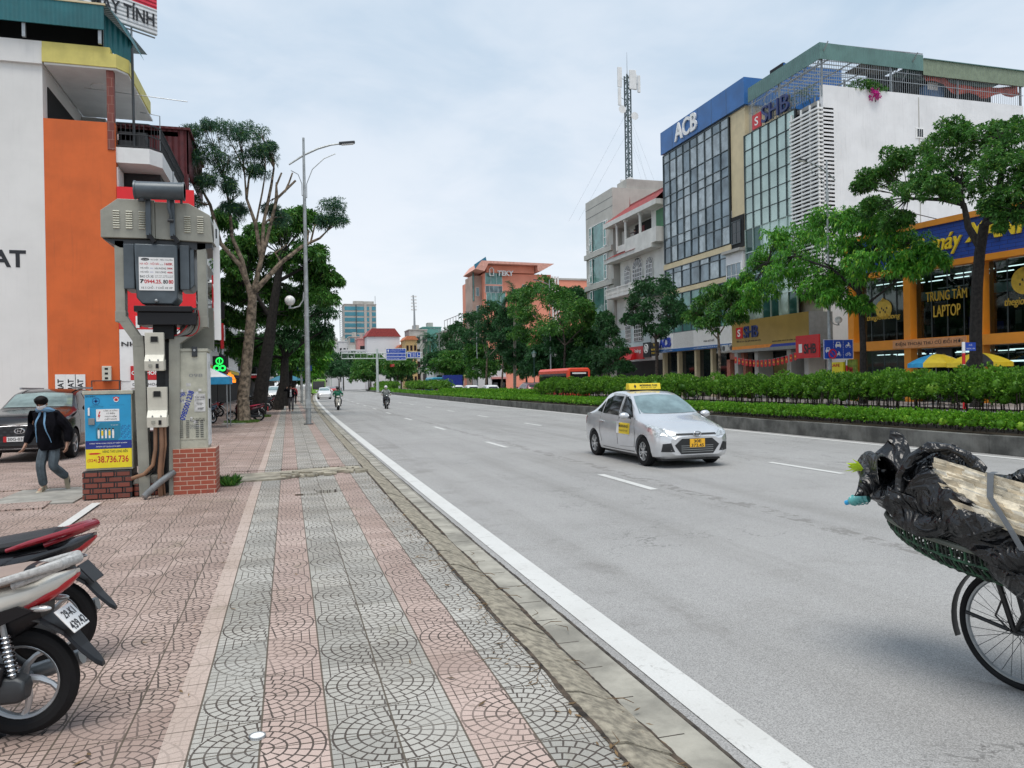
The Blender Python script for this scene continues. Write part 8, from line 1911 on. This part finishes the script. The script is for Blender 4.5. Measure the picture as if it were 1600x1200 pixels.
blob(b, [(-.18, .05, 1.20, .05, .03), (-.1, .05, 1.22, .14, .06), (.0, .05, 1.18, .12, .05), (.05, .05, 1.15, .04, .02)], TARP, amp=.012)
fl_ = b.build('rolled_flap', tb_); crumple(fl_, .05, 1); s_ = fl_.modifiers.new('s', 'SOLIDIFY'); s_.thickness = .006; 
place(tb_, 'crumpled black plastic sheet wrapped round the load on the bicycle', 'plastic sheet')
# pale woven bundle
CRM = [M('pale_straw_'+n, c, .75, var=.22, vs=14, dirt=.12, bmp=.5, bs=60) for n, c in (('light', (.70, .63, .50)), ('mid', (.64, .57, .44)), ('warm', (.60, .51, .37)), ('white', (.76, .72, .62)))]
bu = thing('straw_bundle', 'flat bundle of pale woven straw sheets strapped on top of the black plastic', 'straw bundle', (4.0, 3.25, -.12), R(-76))
def bp(u, v, n=0.0):   # bundle face: u along, v up the slope
    u0_ = max(0.0, v-.15)**1.5*.24; u = u0_+u*(1-u0_); o_ = Vector((-.42, -.32, 1.315)); U_ = Vector((1.15, .02, -.25)); V_ = Vector((.0, -.12, -.235)); nn = U_.cross(V_).normalized(); nn = nn if nn.y < 0 else -nn
    return o_+U_*u+V_*v+nn*(n+.006*math.sin(v*PI)+.010*math.sin(u*14))
nn_ = Vector((0, -1, .35)).normalized(); b = MB(); rnd = random.Random(31)
b.loft([[bp(u, 0.02, -.10), bp(u, .02, .0), bp(u, .5, .015), bp(u, .98, .0), bp(u, .98, -.10)] for u in [i/16 for i in range(17)]], CRM[1]); b.build('backing', bu)
b = MB()
for r_ in range(15):
    v0 = r_/15; u = -.01-rnd.random()*.08
    while u < 1.0:
        l = rnd.uniform(.07, .18); a, c = max(0, u), min(1.0, u+l)
        h = 1/15*rnd.uniform(.95, 1.5); n_ = rnd.uniform(.004, .032); m_ = rnd.choice(CRM)
        p = [bp(a, v0, n_), bp(c, v0+rnd.uniform(-.015, .015), n_), bp(c, v0+h, n_-.014), bp(a, v0+h+rnd.uniform(-.02, .02), n_-.014)]; q = [x-Vector((0, -.006, .002)) for x in p]
        b.add(p+q, [(0, 1, 2, 3), (7, 6, 5, 4), (0, 4, 5, 1), (1, 5, 6, 2), (2, 6, 7, 3), (3, 7, 4, 0)], m_); u += l*rnd.uniform(.8, 1.0)
b.build('woven_sheets', bu)
STRP = M('grey_strap', (.10, .11, .12), .5, var=.15)
b = MB()
for u0, u1 in ((.27, .32), (.52, .46)):
    pts = [bp(u0, -.12, -.02), bp(u0, 0, .035), bp(u0-.01, .5, .042), bp(u1-.05, 1, .036), bp(u1-.08, 1.3, .01)]
    b.loft([[p-Vector((.016, 0, 0)), p+Vector((.016, 0, 0)), p+Vector((.016, .006, 0)), p+Vector((-.016, .006, 0))] for p in pts], STRP, smooth=False)
b.build('straps', bu)
sp_ = thing('leaf_sprig', 'yellow green leaves sticking out of the left end of the bicycle load', 'leaves', (4.0, 3.25, -.12), R(-76)); YG = leaf_mat('yellow_green_leaf', (.35, .55, .03), (.60, .72, .06)); b = MB(); b.tube([(-.90, -.22, 1.18), (-.98, -.26, 1.20)], .006, YG, 5); b.build('stem', sp_)
rs = np.random.RandomState(2); Pq = np.array([[-.94, -.24, 1.20]]*9); Dq = np.array([[-1, -.2, .25], [-.9, .1, .5], [-.8, -.4, .0], [-1, .2, -.15], [-.5, -.3, .7], [-.6, -.5, .4], [-1, -.1, .05], [-.7, -.2, .35], [-.4, -.6, .2]], float); np_mesh('leaves', leaf_quads(Pq, Dq, .12, .34, rs, .15), 4, YG, sp_)
CLR = M('teal_clear_plastic', (.10, .42, .42), .15, var=.2, spec=.7); b = MB(); b.tube([(-.88, -.28, 1.03), (-.93, -.29, 1.02), (-.99, -.30, .995), (-1.0, -.30, .99)], [.030, .032, .030, .02], CLR, 14); b.tube([(-1.0, -.30, .99), (-1.03, -.30, .98)], .016, SKYB, 10)
for i in range(4): b.torus((-.90-.025*i, -.285-.003*i, 1.02-.006*i), .033, .004, CLR, (1, 0, .3), 14, 5)
place(b.build('plastic_bottle'), 'small teal plastic bottle hooked under the rear of the load', 'bottle')
# ---------------- people ----------------
SKIN = M('skin', (.42, .24, .17), .55, var=.06, vs=20); HAIR = M('black_hair', (.006, .005, .005), .65, var=.3, vs=30, spec=.2)
JBLK = M('black_jacket', (.006, .006, .009), .9, var=.3, vs=6, bmp=.8, bs=9, spec=.1); LBLUE = M('light_blue_lining', (.16, .32, .50), .7, var=.1); JEANS = M('grey_blue_jeans', (.075, .10, .12), .8, var=.25, vs=7); SHOE = M('beige_trainers', (.42, .36, .26), .6, var=.15)
SHIRTW = M('white_shirt', (.62, .62, .62), .7); TRG = M('grey_trousers', (.12, .115, .12), .8); JGR = M('green_jacket', (.01, .16, .09), .6); SHG_ = M('grey_shirt', (.26, .28, .27), .7, var=.2, vs=9); DKT = M('dark_trousers', (.02, .022, .028), .8); HELW = M('white_helmet', (.70, .70, .70), .25); HELB = M('dark_helmet', (.02, .025, .022), .25); MASK = M('face_mask', (.70, .71, .72), .8, var=.03)
def hand_joints(J, B, s, wrist, d, n_, k=1.0):
    """palm, four fingers and thumb: d = pointing direction, n_ = sideways across the palm"""
    w_ = Vector(wrist); d = Vector(d).normalized(); a = Vector(n_).normalized(); c = d.cross(a).normalized(); q = 'LR'[s < 0]
    pm = w_+d*.05*k; J['palm'+q] = (*pm, (.022*k, .030*k)); B.append(('wrist'+q, 'palm'+q))
    for i, (o, l) in enumerate(((-.030, .070), (-.010, .080), (.010, .076), (.028, .060))):
        r0 = pm+d*.035*k+a*o*k; J[f'f{i}a'+q] = (*r0, .0095*k); m1 = r0+d*l*.5*k+c*.012*k; J[f'f{i}b'+q] = (*m1, .0085*k); e = m1+d*l*.38*k+c*.032*k; J[f'f{i}c'+q] = (*e, .0065*k)
        B += [('palm'+q, f'f{i}a'+q), (f'f{i}a'+q, f'f{i}b'+q), (f'f{i}b'+q, f'f{i}c'+q)]
    t0 = w_+d*.03*k-a*.035*k+c*.01*k; t1 = t0+(d*.5-a*.7+c*.4).normalized()*.04*k; J['ta'+q] = (*t0, .011*k); J['tb'+q] = (*t1, .009*k); B += [('palm'+q, 'ta'+q), ('ta'+q, 'tb'+q)]
def person(label, loc, rz, pose, top, legs, shoe, hair='hair', helmet=None, mask=False, group=None, scale=1.0, fingers=True, lining=None, loose=1.0, inner=None):
    """pose: joint positions in metres, +x forward, +y the person's left; pelvis first"""
    r_ = thing('person', label, 'person', loc, rz, group); r_.scale = (scale,)*3; P_ = {k: Vector(v) for k, v in pose.items()}
    pel, ch, nk, hd = P_['pelvis'], P_['chest'], P_['neck'], P_['head']; J, B = {}, []
    def j(n, p, r): J[n] = (*p, r)
    j('pelvis', pel, (.125, .10)); j('waist', pel.lerp(ch, .45), (.12, .095)); j('chest', ch, (.11, .09)); j('neck', nk, .055); up = (hd-nk).normalized(); j('jaw', hd-up*.05+Vector((.012, 0, 0)), (.062, .070)); j('brow', hd+up*.03, (.078, .088)); j('crown', hd+up*.09, (.055, .062))
    B += [('pelvis', 'waist'), ('waist', 'chest'), ('chest', 'neck'), ('neck', 'jaw'), ('jaw', 'brow'), ('brow', 'crown')]
    for s, q in ((1, 'L'), (-1, 'R')):
        sh_, el, wr, hp, kn, an, to = (P_[k+q] for k in ('shoulder', 'elbow', 'wrist', 'hip', 'knee', 'ankle', 'toe'))
        j('sh'+q, sh_, .036); j('el'+q, el, .036); j('wrist'+q, wr, .027); j('hip'+q, hp, .085); j('kn'+q, kn, .056); j('an'+q, an, .038); j('toe'+q, to, .03)
        B += [('chest', 'sh'+q), ('sh'+q, 'el'+q), ('el'+q, 'wrist'+q), ('pelvis', 'hip'+q), ('hip'+q, 'kn'+q), ('kn'+q, 'an'+q), ('an'+q, 'toe'+q)]
        if fingers: hand_joints(J, B, s, wr, wr-el, Vector((1, 0, 0)) if abs((wr-el).normalized().x) < .8 else Vector((0, s, 0)))
        else: J['hd'+q] = (*(wr+(wr-el).normalized()*.09), .026); B.append(('wrist'+q, 'hd'+q))
    v, f = skin_mesh(J, B, SKIN); b = MB(); b.add(v, f, SKIN, True); b.build('body', r_)
    fw = (P_['face']-hd).normalized() if 'face' in P_ else Vector((1, 0, 0)); sd = up.cross(fw).normalized()
    b = MB(); nb = hd+fw*.088-up*.012; b.loft([[nb+up*.03+sd*.006-fw*.01, nb+up*.03-sd*.006-fw*.01, nb+up*.028-fw*.014], [nb+sd*.014-fw*.008, nb-sd*.014-fw*.008, nb+fw*.02]], SKIN)
    for s in (-1, 1): b.sph(hd+sd*s*.082-up*.01-fw*.005, (.014, .014, .03), SKIN, 8, 6)
    b.build('nose_and_ears', r_)
    b = MB()
    for s in (-1, 1): b.sph(hd+fw*.080+sd*s*.032+up*.018, (.008, .014, .007), HAIR, 8, 6); b.bar(hd+fw*.084+sd*s*.018+up*.036, hd+fw*.076+sd*s*.05+up*.036, .006, .007, HAIR)
    b.build('eyes_and_brows', r_)
    if mask:
        b = MB(); rows = []
        for i in range(7):
            a = (i/6-.5)*2.3; rows.append([hd+fw*(.098*math.cos(a)+.012*(1-abs(z))-.01)+sd*(.088*math.sin(a))+up*(-.045+.05*z) for z in (-1, -.5, 0, .5, .85)])
        vs = [p for r in rows for p in r]; b.add(vs, [(i*5+k, i*5+k+1, i*5+k+6, i*5+k+5) for i in range(6) for k in range(4)], MASK, True); o = b.build('mask', r_); m_ = o.modifiers.new('s', 'SOLIDIFY'); m_.thickness = .006
    else: b = MB(); b.bar(hd+fw*.086-up*.052+sd*.02, hd+fw*.086-up*.052-sd*.02, .006, .006, REDI); b.build('mouth', r_)
    if helmet:
        b = MB(); c = hd+up*.045
        for i in range(1): b.sph(c, (.125, .125, .125), helmet, 18, 12)
        b.obox(c+fw*.13+up*.0, fw*.045, sd*.075, up*.006, helmet); b.build('helmet', r_)
    elif hair:
        b = MB(); c = hd+up*.058-fw*.026; rnd = random.Random(3); b.sph(c, (.108, .112, .092), HAIR, 18, 12, .02)
        for i in range(26): a = rnd.uniform(-1.5, 1.5); q = c+fw*.085*math.cos(a)+sd*.09*math.sin(a); b.tube([q+up*.05, q+fw*.012*math.cos(a)+up*.01, q+fw*.008-up*rnd.uniform(.0, .02)], [.018, .014, .004], HAIR, 5)
        b.build('hair', r_)
    # trousers
    J, B = {}, []; j('pelvis', pel, (.145, .12)); j('w', pel+(ch-pel)*.22, (.14, .115)); B.append(('pelvis', 'w'))
    for q in 'LR':
        hp, kn, an = P_['hip'+q], P_['knee'+q], P_['ankle'+q]; j('hp'+q, hp, .11); j('m'+q, hp.lerp(kn, .5), .10); j('kn'+q, kn, .085); j('c'+q, kn.lerp(an, .5), .082); j('an'+q, kn.lerp(an, .95), .078)
        B += [('pelvis', 'hp'+q), ('hp'+q, 'm'+q), ('m'+q, 'kn'+q), ('kn'+q, 'c'+q), ('c'+q, 'an'+q)]
    v, f = skin_mesh(J, B, legs); b = MB(); b.add(v, f, legs, True); b.build('trousers', r_)
    # jacket / shirt
    J, B = {}, []; L_ = loose; j('chest', ch, (.185*L_, .145*L_)); j('belly', pel.lerp(ch, .45), (.18*L_, .14*L_)); j('hem', pel+(ch-pel)*(-.22 if L_ > 1.2 else .12), (.185*L_, .145*L_)); j('collar', ch.lerp(nk, .7), (.10, .085)); B += [('chest', 'belly'), ('belly', 'hem'), ('chest', 'collar')]
    for q in 'LR':
        sh_, el, wr = P_['shoulder'+q], P_['elbow'+q], P_['wrist'+q]; j('sh'+q, sh_, .082*L_); j('u'+q, sh_.lerp(el, .5), .072*L_); j('el'+q, el, .064*L_); j('wr'+q, el.lerp(wr, .93), .050*L_); B += [('chest', 'sh'+q), ('sh'+q, 'u'+q), ('u'+q, 'el'+q), ('el'+q, 'wr'+q)]
    v, f = skin_mesh(J, B, top); b = MB(); b.add(v, f, top, True)
    sx_ = (P_['shoulderL']-P_['shoulderR']); sv = sx_.normalized(); sw = sx_.length/2; hem = pel+(ch-pel)*(-.22 if L_ > 1.2 else .0); top_ = ch.lerp(nk, .55); ax_ = (top_-hem).normalized(); fv = sv.cross(ax_)*-1; rings = []
    for t, kx, ky in ((0, 1.02, .155), (.12, 1.05, .165), (.35, 1.02, .16), (.6, 1.04, .165), (.8, 1.06, .155), (.93, .85, .12), (1.0, .45, .085)):
        c = hem.lerp(top_, t); rings.append([c+sv*(sw*kx*(1+.25*(L_-1))*math.cos(a)+.012*math.sin(a*5+t*9))+fv*(ky*(.8+.25*L_)*math.sin(a)+.010*math.sin(a*4+t*14)) for a in [2*PI*i/20 for i in range(20)]])
    b.loft(rings, top); v, f = b.v, b.f; jk = b.build('jacket', r_); bv = BVHTree.FromPolygons([Vector(p) for p in v], f)
    def front(y, z):
        h = bv.ray_cast(Vector((2, y, z)), Vector((-1, 0, 0))); return (h[0] if h[0] else Vector((ch.x+.15, y, z)))+Vector((.008, 0, 0))
    if lining:
        b = MB(); z1, z0 = nk.z-.02, pel.z+.02
        for s in (-1, 1):
            P2 = [front(s*(.035+.10*t), z1-(z1-z0)*t) for t in [i/8 for i in range(9)]]
            b.loft([[p+Vector((0, s*(.034-.026*i/8), 0)), p-Vector((0, s*(.012-.006*i/8), 0)), p+Vector((.008, 0, 0))] for i, p in enumerate(P2)], lining, smooth=False)
        b.torus(nk+Vector((-.03, 0, -.005)), .12, .046, lining, (-.35, 0, 1), 22, 8)
        b.build('lining', jk)
    if inner:
        b = MB(); z1, z0 = nk.z-.03, pel.z+.05; P2 = [front(0, z1-(z1-z0)*t) for t in [i/6 for i in range(7)]]
        b.loft([[p+Vector((0, .07*(.4+i/9), 0)), p+Vector((0, -.07*(.4+i/9), 0)), p+Vector((.008, 0, 0))] for i, p in enumerate(P2)], inner, smooth=False); b.build('inner_shirt', r_)
    for q in 'LR':
        an, to = P_['ankle'+q], P_['toe'+q]; d = (to-an); h = Vector((d.x, d.y, 0)).normalized() if d.length else Vector((1, 0, 0)); dn = d.normalized(); sdd = dn.orthogonal().normalized(); sdd = dn.cross(Vector((0, 0, 1))); sdd = sdd.normalized() if sdd.length > .1 else Vector((0, 1, 0)); u_ = sdd.cross(dn).normalized(); base = an-dn*.05-u_*.045
        b = MB(); secs = []
        for t, w_, hh in ((0, .030, .075), (.05, .038, .09), (.11, .040, .075), (.18, .045, .055), (.24, .040, .042), (.275, .02, .025)):
            c = base+dn*t; secs.append([c+sdd*w_-u_*.0, c+sdd*w_*.9+u_*hh*.6, c+sdd*w_*.4+u_*hh, c-sdd*w_*.4+u_*hh, c-sdd*w_*.9+u_*hh*.6, c-sdd*w_])
        b.loft(secs, shoe)
        if shoe is SHOE:
            for t in (.10, .125, .15): b.bar(base+dn*t+sdd*.046+u_*.015, base+dn*(t-.02)+sdd*.030+u_*.065, .008, .006, INK); b.bar(base+dn*t-sdd*.046+u_*.015, base+dn*(t-.02)-sdd*.030+u_*.065, .008, .006, INK)
        b.build('shoe', r_)
    return r_
def pose(**k): return k
# walker by the cabinet
wp = aZ(80, 768)
person('person in black jacket, white face mask and grey jeans walking past the black car', (wp.x, wp.y, 0), R(-112), pose(
    pelvis=(0, 0, .88), chest=(.09, 0, 1.27), neck=(.13, 0, 1.47), head=(.20, .0, 1.59), face=(.30, .02, 1.545), shoulderL=(.08, .19, 1.38), elbowL=(-.05, .33, 1.12), wristL=(.02, .34, .86), shoulderR=(.08, -.19, 1.38), elbowR=(.08, -.29, 1.10), wristR=(.20, -.33, .86),
    hipL=(-.02, .10, .86), kneeL=(.08, .10, .47), ankleL=(-.26, .13, .22), toeL=(-.30, .13, .06), hipR=(.02, -.09, .86), kneeR=(.16, -.08, .48), ankleR=(.08, -.08, .09), toeR=(.22, -.09, .03)), JBLK, JEANS, SHOE, mask=True, scale=.915, lining=LBLUE, loose=1.42)
pp_ = aZ(455, 643)
person('man in dark open jacket, white shirt and grey trousers walking with one hand raised', (pp_.x, pp_.y, 0), R(-92), pose(
    pelvis=(0, 0, .92), chest=(.02, 0, 1.30), neck=(.03, 0, 1.49), head=(.05, 0, 1.62), shoulderL=(.02, .20, 1.42), elbowL=(-.02, .34, 1.18), wristL=(.10, .36, .95), shoulderR=(.02, -.20, 1.42), elbowR=(.10, -.42, 1.36), wristR=(.16, -.24, 1.55),
    hipL=(0, .10, .9), kneeL=(.12, .10, .49), ankleL=(.05, .10, .09), toeL=(.18, .11, .03), hipR=(0, -.10, .9), kneeR=(-.02, -.10, .48), ankleR=(-.22, -.10, .14), toeR=(-.12, -.11, .04)), JBLK, TRG, M('black_shoe', (.015, .015, .015), .5), scale=1.0, fingers=False, inner=SHIRTW)
RP = dict(pelvis=(.34, 0, .86), chest=(.38, 0, 1.25), neck=(.42, 0, 1.42), head=(.46, 0, 1.55), shoulderL=(.40, .20, 1.36), elbowL=(.56, .33, 1.12), wristL=(.80, .32, 1.03), shoulderR=(.40, -.20, 1.36), elbowR=(.56, -.33, 1.12), wristR=(.80, -.32, 1.03),
    hipL=(.38, .12, .84), kneeL=(.78, .20, .72), ankleL=(.68, .17, .38), toeL=(.80, .17, .34), hipR=(.38, -.12, .84), kneeR=(.78, -.20, .72), ankleR=(.68, -.17, .38), toeR=(.80, -.17, .34))
def rider(px, py, sl, pl, c1, top, legs, hel, Yl=None):
    p = aZ(px, py, -.12); x, y = p.x, p.y; a = R(-90); s = scooter(sl, (x, y+1.1, -.12), a, c1, c1, LEATH, 'scooters coming along the road', name='moving_scooter')
    person(pl, (x, y+1.1, -.12), a, RP, top, legs, M('rider_shoe', (.02, .02, .02), .5), helmet=hel, fingers=False, group='scooter riders on the road', loose=1.08)
rider(529, 641, 'white and red scooter ridden towards the camera by a person in green', 'rider in green and dark clothing on the left scooter', SC_W, JGR, DKT, HELB)
rider(605, 639, 'dark scooter ridden towards the camera by a person in grey', 'rider in a grey shirt and pale helmet on the right scooter', SC_K, SHG_, DKT, HELW)
# helmeted rider beyond the hedge
p = aX(1082, 600, 30.5)
s_ = scooter('scooter waiting beyond the tall hedge, mostly hidden', (30.5, p.y-.6, .02), R(95), SC_K, SC_K, LEATH, 'scooters beyond the hedge', name='moving_scooter')
person('rider with white helmet and dark top beyond the tall hedge', (30.5, p.y-.6, .02), R(95), {k: (v[0], v[1], v[2]+.30 if 0 else v[2]) for k, v in RP.items()}, JBLK, DKT, M('rider_shoe2', (.02, .02, .02), .5), helmet=HELW, fingers=False)
# faraway traffic
GS = 'tiny motorbikes far down the avenue'
for i, (x, y) in enumerate(((6.0, 150), (7.5, 162), (8.6, 175), (17.0, 250), (12.0, 225), (15.2, 235))):
    lb = ('nearest of the tiny dark motorbikes right of the green topped bus', 'second tiny motorbike from the green topped bus', 'third tiny motorbike from the green topped bus', 'rightmost tiny motorbike at the median end', 'tiny motorbike beside the farthest white car', 'tiny motorbike just left of the median end')[i]
    dup(k1, (x, y, -.12), R(-90), lb, GS)
# man on the colonial balcony
q = aX(995, 366, 38.3); 
person('man in dark shirt leaning on the top balcony of the white colonial house', (38.25, q.y, q.z-1.15), R(200), pose(
    pelvis=(0, 0, .92), chest=(.12, 0, 1.27), neck=(.2, 0, 1.44), head=(.27, 0, 1.55), shoulderL=(.14, .20, 1.38), elbowL=(.34, .26, 1.18), wristL=(.46, .12, 1.12), shoulderR=(.14, -.20, 1.38), elbowR=(.30, -.42, 1.34), wristR=(.40, -.62, 1.28),
    hipL=(0, .10, .9), kneeL=(.04, .10, .49), ankleL=(0, .10, .09), toeL=(.14, .11, .03), hipR=(0, -.10, .9), kneeR=(.02, -.10, .48), ankleR=(-.05, -.10, .09), toeR=(.08, -.11, .03)), M('dark_brown_shirt', (.04, .025, .03), .7), DKT, M('sandal', (.05, .04, .03), .6), fingers=False)
# people at the far end of the near pavement
person('person in red top standing beside the second street lamp', (.55, 73, 0), R(-80), pose(
    pelvis=(0, 0, .92), chest=(.0, 0, 1.28), neck=(.0, 0, 1.46), head=(.02, 0, 1.59), shoulderL=(.0, .19, 1.40), elbowL=(-.02, .25, 1.12), wristL=(.06, .26, .88), shoulderR=(.0, -.19, 1.40), elbowR=(-.02, -.25, 1.12), wristR=(.06, -.26, .88),
    hipL=(0, .10, .9), kneeL=(.03, .10, .49), ankleL=(0, .10, .09), toeL=(.14, .11, .03), hipR=(0, -.10, .9), kneeR=(.02, -.10, .48), ankleR=(-.05, -.10, .09), toeR=(.08, -.11, .03)), M('red_top', (.35, .04, .05), .7), DKT, M('plain_shoe', (.04, .04, .04), .6), fingers=False)
um = thing('sun_umbrella', 'teal blue umbrella open at the far end of the near pavement', 'umbrella', (-.2, 84, 0)); b = MB(); b.cyl((0, 0, 0), (0, 0, 2.6), .03, STEEL, 6); b.build('pole', um); b = MB(); b.tube([(0, 0, 2.25), (0, 0, 2.55), (0, 0, 2.8), (0, 0, 2.9)], [1.9, 1.3, .6, .05], M('teal_fabric', (.03, .16, .24), .7), 10, caps=False); b.build('canopy', um)
# wind-blown litter and leaves on the pavement
rnd = random.Random(44); DRY = M('dry_leaf', (.16, .10, .045), .9, var=.4); b = MB()
for i in range(1100):
    if i < 950: y = 2.0+12*rnd.random()**1.6; x = 1.40+rnd.gauss(0, .11)+(.1 if y < 4 else 0); z = .004 if x < 1.4 else -.05
    else: x = rnd.uniform(-2.5, 1.4); y = rnd.uniform(2.2, 12); z = .006
    if 1.40 < x: z = max(-.10, -.03-(x-1.42)*.30)+.012
    l = rnd.uniform(.006, .035); a = rnd.uniform(0, PI); d = Vector((math.cos(a), math.sin(a), rnd.uniform(-.1, .3)))*l; s = Vector((-d.y, d.x, 0))*rnd.uniform(.08, .4); c = Vector((x, y, z+.004)); b.add([c-d, c+s, c+d, c-s], [(0, 1, 2, 3)], DRY)
for i in range(40):
    x, y = rnd.uniform(1.2, 1.9), rnd.uniform(2.4, 8); a = rnd.uniform(0, PI); c = Vector((x, y, .012 if x < 1.4 else -.085)); b.tube([c, c+Vector((math.cos(a), math.sin(a), .02))*.08, c+Vector((math.cos(a+.5), math.sin(a+.5), 0))*.17], [.002, .003, .001], DRY, 4)
tag(b.build('fallen_leaves'), 'dry leaves and twigs scattered along the kerb edge', 'leaf litter', None, 'stuff')
